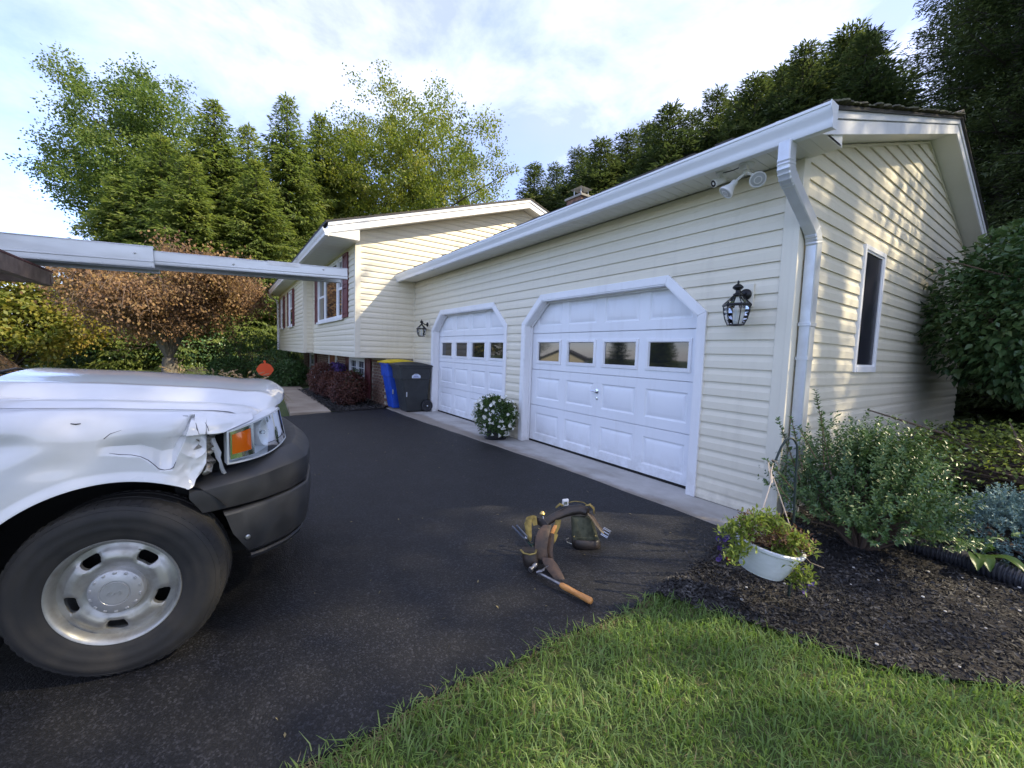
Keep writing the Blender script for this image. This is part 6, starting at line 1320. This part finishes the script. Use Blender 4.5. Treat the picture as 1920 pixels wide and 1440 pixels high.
def sprig_shrub(name, label, c, g, R, H, K, m, seed, ls, shoots, cat='shrub', per=26, aspect=.5):
    rs = np.random.default_rng(seed); T_ = thing(name, label, cat, (c[0], c[1], g)); Pl, Dl, Nl = [], [], []; mb = MB(); c0 = Vector((c[0], c[1], g))
    def sprig(b, d, ln, bend):
        n = per; t = np.sort(rs.random(n)); d = np.array(d); pos = np.array(b)[None] + np.outer(t * ln, d) + np.outer(t ** 2 * bend, [0, 0, 1.0]); ph = np.arange(n) * 2.4 + rs.random() * 6; u = unit(np.cross(d, [.3, .5, .8])); w = np.cross(d, u)
        od = np.outer(np.cos(ph), u) + np.outer(np.sin(ph), w); Pl.append(pos); Dl.append(unit(od * .9 + d * .65)); Nl.append(unit(d * .8 + rs.normal(size=(n, 3)) * .3 + np.array([0, 0, .4])))
    for i in range(K):
        a = rs.random() * 6.283; e = rs.random() ** .6; ph = rs.random() ** .75 * 1.45; d = np.array([math.cos(a) * math.sin(ph), math.sin(a) * math.sin(ph), math.cos(ph)]); rad = (.45 + .5 * rs.random()); lob = 1 + .22 * mnoise.noise((d[0] * 2.6 + seed, d[1] * 2.6, d[2] * 2.6))
        b = np.array([c[0] + d[0] * R * rad * lob, c[1] + d[1] * R * rad * lob, g + .12 + d[2] * (H - .15) * rad * lob]); sprig(b, unit(d + np.array([0, 0, .55]) + rs.normal(size=3) * .3), .14 + .14 * rs.random(), .03)
        if i % 5 == 0: mb.tube([c0 + Vector((d[0] * .06, d[1] * .06, 0)), c0.lerp(Vector(b), .55) + Vector((0, 0, .04)), Vector(b)], [.012, .007, .003], 5, caps=False)
    for q in shoots:
        b, e = Vector(q[0]), Vector(q[1]); mb.tube([b, e], [.005, .002], 5); n = int((e - b).length / .10)
        for j in range(n): sprig(b.lerp(e, j / n), unit(np.array(e - b)), .14, 0)
    P, D, Nn = np.concatenate(Pl), np.concatenate(Dl), np.concatenate(Nl); keep = (P[:, 2] > g + .015) & ~((P[:, 0] < .03) & (P[:, 1] > -.06)); P, D, Nn = P[keep], D[keep], Nn[keep]; l = ls * (.7 + .6 * rs.random(len(P)))
    link('foliage', fastmesh('foliage', *leaves(P, D, Nn, l, l * aspect, .3), m), T_); struct(mb.build('stems', 'twig', T_, smooth=60, fix=False), 'stuff'); return T_
hx, hy = .58, -.04; hg_ = bed_z(hx, hy)
tip = lambda u, v, t: tuple(pd(u, v, t))
sprig_shrub('holly_shrub', 'glossy small-leaved holly shrub in the mulch at the garage corner', (hx, hy), hg_, .50, .80, 900, 'leaf_holly', 7, .027,
            [(tip(1560, 900, 2.75), tip(1530, 738, 2.8)), (tip(1545, 880, 2.8), tip(1540, 770, 2.8)), (tip(1500, 900, 2.65), tip(1462, 795, 2.6)), (tip(1505, 880, 2.6), tip(1484, 785, 2.6)), (tip(1490, 920, 2.5), tip(1437, 862, 2.45)), (tip(1480, 940, 2.5), tip(1452, 900, 2.45)), (tip(1530, 860, 2.75), tip(1497, 800, 2.7)), (tip(1690, 900, 2.9), tip(1705, 842, 2.95)), (tip(1600, 870, 2.9), tip(1612, 828, 2.9))])
def juniper():
    T_ = thing('juniper', 'blue-green mounding juniper behind the black drain pipe', 'shrub', (1.28, .80, bed_z(1.28, .8))); rs = np.random.default_rng(8); g = bed_z(1.28, .8); P, D = [], []
    for i in range(1500):
        a = rs.random() * 6.283; r = math.sqrt(rs.random()); x = 1.30 + math.cos(a) * r * .58; y = .84 + math.sin(a) * r * .45; h = .36 * (1 - r ** 2.4) * (1 + .35 * mnoise.noise((x * 5, y * 5, 0))) * (.55 + .45 * rs.random()) + .03
        d = unit(np.array([math.cos(a) * r * .8, math.sin(a) * r * .8, .8]) + rs.normal(size=3) * .35); b = np.array([x, y, g + h]); n = 22; t = rs.random(n)
        P.append(b + np.outer(t * .075, d)); D.append(unit(d * .8 + rs.normal(size=(n, 3)) * .6))
    P, D = np.concatenate(P), np.concatenate(D); link('foliage', fastmesh('foliage', *leaves(P, D, rs.normal(size=P.shape), .020, .0075), 'leaf_juniper'), T_)
    mb = MB()
    for i in range(14): a = rs.random() * 6.283; mb.tube([(1.3, .84, g - .02), (1.3 + math.cos(a) * .25, .84 + math.sin(a) * .2, g + .12), (1.3 + math.cos(a) * .45, .84 + math.sin(a) * .36, g + .14)], [.014, .009, .004], 5, caps=False)
    struct(mb.build('stems', 'twig', T_, fix=False), 'stuff')
juniper()
def hosta(c, label, n, seed):
    rs = np.random.default_rng(seed); g = bed_z(c[0], c[1]); T_ = thing('hosta', label, 'plant', (c[0], c[1], g))
    for i in range(n):
        a = 6.283 * i / n + rs.normal() * .3; d = Vector((math.cos(a), math.sin(a), 0)); s = d.cross(Zu); L_ = .13 + .09 * rs.random(); W_ = .030 + .012 * rs.random(); hh = .10 + .07 * rs.random(); b = Vector((c[0], c[1], g)); P = []
        for k in range(9):
            t = k / 8; p = b + d * (.02 + L_ * (.35 + t)) + Zu * (hh * (1 - (1.15 * (t - .42)) ** 2)); w = W_ * math.sin(PI * (t * .92 + .05)) ** .8; P.append([tuple(p - s * w + Zu * .010), tuple(p - s * w * .5 + Zu * .003), tuple(p), tuple(p + s * w * .5 + Zu * .003), tuple(p + s * w + Zu * .010)])
        MB().grid(np.array(P)).build('leaf', 'leaf_hosta', T_, smooth=60)
        MB().tube([b - Zu * .02, b + d * .03 + Zu * hh * .5, b + d * (.02 + L_ * .35) + Zu * hh * .77], .003, 5).build('stalk', 'leaf_hosta', T_)
q = pz(1822, 1062, .03); hosta((q.x, q.y), 'broad-leaved hosta beside the drain pipe', 11, 2)
q = pz(1765, 1030, .03); hosta((q.x - .02, q.y + .06), 'small hosta between holly shrub and drain pipe', 6, 3)
# barberry and green shrubs by the house
for i, (x, y, r, h, lb) in enumerate([(-8.75, -1.32, .52, .74, 'rusty red barberry bush nearest the wheeled bins'), (-10.15, -1.38, .42, .66, 'rusty red barberry bush in the middle of the bed before the brick wall'), (-11.3, -1.42, .45, .85, 'tall rusty red barberry bush at the far end of the bed')]):
    shrub('barberry_bush', lb, (x, y, h * .5), (r, r * .85, h * .55), 5200, .045, 'leaf_barberry', seed=50 + i, lump=.2, nstem=12, group='barberry bushes before the brick wall')
shrub('grey_shrub', 'small grey-green shrub behind the barberry bushes under the window', (-9.6, -.98, .42), (.38, .24, .36), 2200, .045, 'leaf_holly', seed=58, lump=.25, nstem=8)
pf = Vector((-10.9, -1.05, .70)); TT = shrub('flowering_plant', 'plant with purple flowers before the brick wall', (-11.4, -1.02, .62), (.30, .25, .22), 1500, .05, 'leaf_petunia', 'flowers', seed=59, nstem=6)
rs = np.random.default_rng(3); n = 420; d = unit(rs.normal(size=(n, 3)) + np.array([.5, -.3, .6])); P = np.array([-11.4, -1.02, .64]) + d * np.array([.32, .27, .24]); struct(link('blossoms', fastmesh('blossoms', *leaves(P, rs.normal(size=P.shape), d, .055, .05), 'purple_petal'), TT), 'stuff')
for i, (u, v, t, r, h, lb) in enumerate([(542, 712, 14.2, .62, .85, 'clipped boxwood beside the front walk'), (520, 690, 16.5, .9, 1.15, 'larger boxwood behind the clipped one by the walk'), (470, 668, 18.5, 1.25, 1.9, 'rounded green shrub left of the pumpkin sign'), (432, 690, 17, .8, .9, 'low green shrub beyond the tall grass plumes'), (555, 665, 21, 1.0, 1.6, 'green shrub beyond the end of the house')]):
    p = pd(u, v, t); g = gz(p.x, p.y); shrub('boxwood', lb, (p.x, p.y, g + h * .5), (r, r, h * .55), 4200, .075, 'leaf_box', seed=70 + i, lump=.16, nstem=8)
for i, (u, t, r, h, lb) in enumerate([(225, 23, 2.6, 2.6, 'dark evergreen thicket behind the brown tree, its left part'), (390, 24, 2.6, 2.8, 'dark evergreen thicket behind the brown tree, its right part'), (120, 24, 2.2, 1.9, 'dark evergreen thicket beside the golden maple'), (500, 27, 2.4, 2.4, 'dark evergreen thicket behind the boxwoods')]):
    p = pd(u, 690, t); g = gz(p.x, p.y); shrub('evergreen_thicket', lb, (p.x, p.y, g + h * .5), (r, r, h * .6), 5200, .16, 'leaf_bush', seed=80 + i, lump=.25, nstem=10)
# ---- petunias in a dark pot by the doors
PT = thing('flower_pot', 'dark pot overflowing with white petunias between the garage doors', 'potted plant', (-3.84, -.29, .006)); pc = Vector((-3.84, -.29, .006))
MB().lathe([(.10, 0), (.125, .004), (.150, .20), (.165, .215), (.165, .235), (.150, .235), (.14, .20), (.001, .19)], 32, pc).build('pot', 'pot_dark', PT, smooth=35)
MB().lathe([(.15, 0), (.17, .004), (.175, .018), (.155, .014), (.001, .010)], 32, pc - Zu * .001).build('saucer', 'pot_dark', PT, smooth=35)
rs = np.random.default_rng(77); n = 6500; d = unit(rs.normal(size=(n, 3)) + np.array([0, 0, .25])); lob = np.array([1 + .22 * mnoise.noise((q[0] * 3, q[1] * 3, q[2] * 3 + 5)) for q in d]); rr = (1 - .45 * rs.random(n) ** 1.3) * lob
P = np.array(pc) + np.array([0, -.02, .36]) + d * rr[:, None] * np.array([.37, .30, .30]); keep = (P[:, 2] > .05) & (P[:, 1] < -.05); P, d = P[keep], d[keep]; l = .034 * (.7 + .6 * rs.random(len(P)))
link('foliage', fastmesh('foliage', *leaves(P, unit(d + rs.normal(size=P.shape) * .6 + np.array([0, 0, -.2])), unit(d + np.array([0, 0, .6])), l, l * .6, .3), 'leaf_petunia'), PT)
mb = MB()
for i in range(95):
    v = unit(rs.normal(size=3) + np.array([.55, -.45, .15])); q = np.array(pc) + np.array([0, -.02, .35]) + v * np.array([.385, .315, .315]) * (1 + .1 * rs.random())
    if q[2] < .08 or q[1] > -.05: continue
    ax_ = unit(v + np.array([0, 0, -.75]) + rs.normal(size=3) * .3); mb.lathe([(.003, -.030), (.006, -.010), (.014, .002), (.026, .006), (.024, .009), (.004, -.002)], 7, q, ax_, caps=False)
struct(mb.build('blossoms', 'white_petal', PT, smooth=60, fix=False), 'stuff')
# ---- basket planting
rs = np.random.default_rng(91); B0 = np.array(bc); A0 = np.array(axis); u0 = unit(np.cross(A0, [.2, .3, .9])); w0 = np.cross(A0, u0); Pg, Dg, Pb, Db = [], [], [], []; st = MB(); fl, fr_ = MB(), MB()
Rr, Ff = np.array(_r), np.array(-_f); Uu = np.array(_u)
def tuft(c, n, s, arrP, arrD): arrP.append(c + rs.normal(size=(n, 3)) * s); arrD.append(unit(rs.normal(size=(n, 3)) + np.array([0, 0, .7])))
for k in range(34):
    a = rs.random() * 6.283; r = .16 * math.sqrt(rs.random()); c = B0 + u0 * r * math.cos(a) + w0 * r * math.sin(a) + A0 * (.02 + .075 * rs.random()); tuft(c, 34, .022, Pb, Db)
pxs = [(1372, 990, 36), (1381, 1003, 26), (1393, 985, 40), (1410, 978, 36), (1428, 972, 36), (1445, 975, 30), (1462, 985, 30), (1478, 1008, 34), (1490, 1014, 36), (1468, 1032, 44), (1478, 1042, 30), (1458, 1026, 30), (1385, 1035, 40), (1370, 1042, 30), (1392, 1028, 26), (1512, 1028, 30), (1505, 1018, 20), (1498, 1080, 26), (1492, 1090, 24), (1500, 1068, 16), (1518, 1082, 16), (1360, 1000, 18), (1402, 1000, 24), (1440, 990, 26)]
for u, v, n in pxs: tuft(np.array(pd(u, v, 2.17 - .05 * rs.random())), int(n * 2.2), .021, Pg, Dg)
for (u, v) in ((1362, 1008), (1350, 1005), (1352, 1028), (1349, 1045), (1377, 1043), (1356, 1043), (1437, 998), (1374, 990), (1500, 1072), (1521, 1093), (1508, 1106), (1430, 972)):
    for z in range(3): q = np.array(pd(u + rs.normal() * 3, v + rs.normal() * 3, 2.22)); fl.lathe([(.002, -.012), (.007, 0), (.014, .004), (.004, .0)], 6, q, unit(rs.normal(size=3) * .5 + Ff + np.array([0, 0, .2])), caps=False)
for (u, v) in ((1486, 1010), (1442, 1025), (1479, 1034), (1366, 1047), (1452, 978)):
    for z in range(2): q = np.array(pd(u + rs.normal() * 2, v + rs.normal() * 2, 2.21)); fr_.lathe([(.002, -.010), (.006, 0), (.012, .004), (.004, .0)], 6, q, unit(rs.normal(size=3) * .5 + Ff), caps=False)
for path in (((1490, 1030), (1500, 1045), (1512, 1060), (1520, 1080)), ((1495, 1012), (1515, 1024), (1535, 1030)), ((1478, 1040), (1484, 1062), (1490, 1085), (1505, 1100)), ((1500, 1035), (1520, 1055), (1545, 1065)), ((1395, 1010), (1378, 1020), (1362, 1035), (1352, 1048)), ((1400, 1000), (1380, 998), (1360, 1004)), ((1420, 1010), (1432, 1002), (1450, 1012), (1470, 1020)), ((1482, 1045), (1483, 1060), (1485, 1075)), ((1430, 1005), (1445, 1018), (1455, 1025))):
    st.tube([pd(u, v, 2.23) for u, v in path], .0022, 5)
for nm, Pq, Dq, m_, l in (('foliage', Pg, Dg, 'leaf_basket', .034), ('dry_growth', Pb, Db, 'leaf_dry', .028)):
    P, D = np.concatenate(Pq), np.concatenate(Dq); link(nm, fastmesh(nm, *leaves(P, D, rs.normal(size=P.shape) * .4 + np.array([0, 0, 1]), l, l * .38, .25), m_), BK)
struct(st.build('trailing_stems', 'twig_pale', BK, smooth=60), 'stuff'); struct(fl.build('purple_blossoms', 'purple_petal', BK), 'stuff'); struct(fr_.build('red_blossoms', 'red_petal', BK), 'stuff')
# ---- fountain grass beyond the truck
for i, (x, y, lb) in enumerate([(-8.6, -3.35, 'fountain grass clump with tan plumes at the corner of the walk'), (-10.2, -3.9, 'fountain grass clump with tan plumes further along the walk'), (-12.0, -4.6, 'fountain grass clump with tan plumes nearest the brown tree')]):
    rs = np.random.default_rng(60 + i); g = gz(x, y); T_ = thing('fountain_grass', lb, 'ornamental grass', (x, y, g), 'fountain grass clumps beyond the truck'); mb, pl_ = MB(), MB(); Pq, Dq = [], []
    for k in range(150):
        a = rs.random() * 6.283; ln = .45 + .35 * rs.random(); b = Vector((x + .1 * rs.normal(), y + .1 * rs.normal(), g)); d_ = Vector((math.cos(a), math.sin(a), 0)); mb.tube([b, b + d_ * ln * .3 + Zu * ln * .55, b + d_ * ln * .75 + Zu * ln * .6, b + d_ * ln + Zu * ln * .35], [.005, .004, .003, .001], 3, caps=False)
    for k in range(26):
        a = rs.random() * 6.283; ln = .68 + .22 * rs.random(); b = Vector((x + .08 * rs.normal(), y + .08 * rs.normal(), g)); d_ = Vector((math.cos(a), math.sin(a), 0)); e = b + d_ * ln * .35 + Zu * ln * .95; mb.tube([b, b + d_ * ln * .1 + Zu * ln * .5, e], .002, 3, caps=False)
        ax_ = (d_ * .75 + Zu * .5).normalized(); n = 80; t = rs.random(n); q = np.array(e) + np.outer(t * .13, np.array(ax_)) + np.outer(t ** 2 * -.03, [0, 0, 1]); Pq.append(q); Dq.append(unit(rs.normal(size=(n, 3)) * .8 + np.array(ax_)))
    P, D = np.concatenate(Pq), np.concatenate(Dq); struct(mb.build('blades', 'leaf_gold', T_, fix=False), 'stuff'); struct(link('plumes', fastmesh('plumes', *leaves(P, D, rs.normal(size=P.shape), .026, .006), 'plume'), T_), 'stuff')
# ================================================================== GROUND COVER
rs = np.random.default_rng(101)
def lawn_pts(n, x0, x1, y0, y1, spill=.02):
    X = rs.uniform(x0, x1, n); Y = rs.uniform(y0, y1, n)
    ex = np.array([drive_edge(max(-13.9, min(-.48, y))) for y in Y]) - spill * rs.random(n) ; by = np.interp(X, BEX, BEY)
    k = (X > ex) & ((Y < by + .01) | (X > 6)); return X[k], Y[k]
def blades(X, Y, hmin, hmax, w, m, name, lay=.55):
    n = len(X); Z = np.array([gz(x, y) for x, y in zip(X, Y)]) - .03
    tuftn = np.array([mnoise.noise((x * 3.1, y * 3.1, 0)) for x, y in zip(X, Y)]); t2 = np.array([mnoise.noise((x * 9, y * 9, 7)) for x, y in zip(X, Y)])
    h = (hmin + (hmax - hmin) * rs.random(n)) * (1 + .45 * tuftn + .2 * t2); a = rs.random(n) * 6.283 + tuftn * 3; ln = lay * (.25 + rs.random(n) * 1.1) * (1 + .5 * t2)
    B = np.stack([X, Y, Z], 1); d = np.stack([np.cos(a), np.sin(a), np.zeros(n)], 1); s = np.stack([-np.sin(a), np.cos(a), np.zeros(n)], 1) * (w * (.6 + .7 * rs.random(n)))[:, None]
    hh = h[:, None]; l = ln[:, None]; up = np.array([0, 0, 1.0])
    m1 = B + up * hh * .60 + d * hh * l * .28; m2 = B + up * hh * (1.0 - .30 * l) + d * hh * l * .95
    V = np.stack([B - s, B + s, m1 + s * .85, m1 - s * .85, m2 + s * .12, m2 - s * .12], 1).reshape(-1, 3); b = (np.arange(n) * 6)[:, None]
    F = np.concatenate([b + np.array([[0, 1, 2, 3]]), b + np.array([[3, 2, 4, 5]])]); o = link(name, fastmesh(name, V, F, m), None); struct(o, 'stuff'); return o
X, Y = lawn_pts(82000, -.06, 3.4, -5.2, -.7); o = blades(X, Y, .030, .080, .0026, 'grass_blade', 'lawn_grass', .95); o['label'] = 'short green lawn grass growing between drive and mulch bed'
X, Y = lawn_pts(60000, -.06, 9, -11, 2.0); blades(X, Y, .04, .09, .004, 'grass_blade', 'lawn_grass_far')
X, Y = lawn_pts(9500, -.06, 3.4, -5.2, -.7); blades(X, Y, .02, .06, .0020, 'grass_dry', 'dry_grass', 1.1)
# dry thatch along the drive edge
n = 2600; Y = rs.uniform(-5, -1.62, n); X = np.array([drive_edge(y) for y in Y]) + rs.normal(size=n) * .022 + .012; blades(X, Y, .015, .05, .0018, 'grass_dry', 'edge_thatch', 1.6)
# bark mulch
def chips(name, X, Y, Zf, ls, m):
    n = len(X); P = np.stack([X, Y, np.array([Zf(x, y) for x, y in zip(X, Y)]) + .004 + .012 * rs.random(n) ** 2], 1); D = unit(np.stack([rs.normal(size=n), rs.normal(size=n), rs.normal(size=n) * .28], 1)); Nn = unit(rs.normal(size=(n, 3)) * .45 + np.array([0, 0, 1])); l = ls * (.4 + 1.0 * rs.random(n)); o = link(name, fastmesh(name, *leaves(P, D, Nn, l, l * (.22 + .25 * rs.random(n)), .35), m), None); struct(o, 'stuff'); return o
n = 76000; X = rs.random(n) ** 1.4 * 3.2 + .0; Y = -1.7 + rs.random(n) ** 1.2 * 4.0; by = np.interp(X, BEX, BEY); ex = np.array([drive_edge(min(-.48, y)) if y < -.47 else .03 for y in Y]); k = (Y > by - .015 * rs.random(n)) & (X > ex - .03 * rs.random(n) ** 3)
chips('bark_mulch', X[k], Y[k], bed_z, .027, 'mulch_chip')
n = 9000; X = rs.uniform(-13, -7.75, n); Y = rs.uniform(-1.85, -.70, n); chips('bark_mulch_far', X, Y, lambda x, y: gz(x, y) + .03, .05, 'mulch_chip')
mat('pebble', (.55, .53, .48), .8, var=((.35, .33, .3), 40, .4, .6))
mb = MB()
for i in range(70):
    x = rs.random() * 1.8 + .1; y = -1.4 + rs.random() * 2.0
    if y < bed_edge(x): continue
    r = .003 + .006 * rs.random(); mb.lathe([(0.0005, -r * .5), (r, -r * .2), (r * .9, r * .3), (.0005, r * .5)], 6, (x, y, bed_z(x, y) + .014))
struct(mb.build('pale_pebbles', 'pebble'), 'stuff')
# bits of straw and leaf on the drive
n = 130; X = rs.uniform(-5.5, -.1, n); Y = rs.uniform(-4.0, -.8, n); chips('drive_litter', X, Y, lambda x, y: gz(x, y) - .003, .026, 'grass_dry')
n = 900; X = rs.uniform(-.55, .06, n) ; Y = rs.uniform(-1.6, -.55, n); k = rs.random(n) < np.exp((X) / .10); chips('spilled_mulch', X[k], Y[k], lambda x, y: gz(x, y) - .002, .022, 'mulch_chip')
# ================================================================== BEHIND THE CAMERA (seen mirrored in the panes)
NH = thing('neighbour_house', 'low cream neighbour house across the lawn with grey roof', 'house', (-62, -54, gz(-62, -54))); nx, ny = -62, -54; ng = gz(nx, ny)
mb = MB(); R_ = Matrix.Rotation(math.radians(48), 3, 'Z'); loc = lambda a, b, z: tuple(Vector((nx, ny, ng)) + R_ @ Vector((a, b, z)))
def hbox(a0, a1, b0, b1, z0, z1):
    vs = [loc(a, b, z) for z in (z0, z1) for a, b in ((a0, b0), (a1, b0), (a1, b1), (a0, b1))]; return vs, [(0, 3, 2, 1), (4, 5, 6, 7), (0, 1, 5, 4), (1, 2, 6, 5), (2, 3, 7, 6), (3, 0, 4, 7)]
mb.add(*hbox(-9, 9, -4, 4, -.3, 3.2)); mb.prism([(-4, 3.2), (4, 3.2), (0, 4.9)], lambda a, b, d: loc(d, a, b), -8.99, 8.99); mb.build('wall', 'siding', NH)
mb = MB()
for s in (-1, 1): mb.add([loc(-9.4, s * 4.5, 3.02), loc(9.4, s * 4.5, 3.02), loc(9.4, 0, 5.0), loc(-9.4, 0, 5.0), loc(-9.4, s * 4.5, 3.16), loc(9.4, s * 4.5, 3.16), loc(9.4, 0, 5.14), loc(-9.4, 0, 5.14)], [(0, 1, 2, 3), (4, 7, 6, 5), (0, 4, 5, 1), (1, 5, 6, 2), (2, 6, 7, 3), (3, 7, 4, 0)])
mb.build('roof', 'shingle', NH)
for a in (-6, -2, 3, 6):
    w_ = MB().add(*hbox(a - .7, a + .7, 3.96, 4.05, .9, 2.3)).build('window', 'white_trim', NH); MB().add(*hbox(a - .6, a + .6, 4.0, 4.06, 1.0, 2.2)).build('pane', 'house_glass', w_)
for i, (x, y, H) in enumerate([(-66, -42, 9), (-80, -60, 11), (-46, -60, 10), (-33, -46, 8), (-24, -48, 9), (-13, -46, 8), (-4, -50, 9), (6, -46, 8), (17, -42, 9), (-60, -26, 9), (28, -30, 8)]):
    if i % 3 == 1: dup(SH, (x, y, gz(x, y)), i, (H / 17,) * 3)['label'] = 'leafy maple standing across the lawn near the neighbour house'
    else: dup(SA, (x, y, gz(x, y)), i * 1.7, (H / 17 * 1.2, H / 17 * 1.2, H / 17))['label'] = 'spruce standing across the lawn near the neighbour house'
for i in range(15):
    x = -33 + i * 4.1; y = -36 - 3 * math.sin(i * 2.3); H = 6.5 + 1.5 * math.sin(i * 1.7); dup(SA, (x, y, gz(x, y)), i * 2.3, (H / 17 * 1.5, H / 17 * 1.5, H / 17))['label'] = 'spruce standing across the lawn near the neighbour house'
for o in COL.objects:
    if o.get('label') == 'leafy maple standing across the lawn near the neighbour house': o['group'] = 'maples across the lawn'
    if o.get('label') == 'spruce standing across the lawn near the neighbour house': o['group'] = 'spruces across the lawn'
for o in COL.objects:
    if '_root' in o.keys(): del o['_root']
S.render.engine = 'CYCLES'
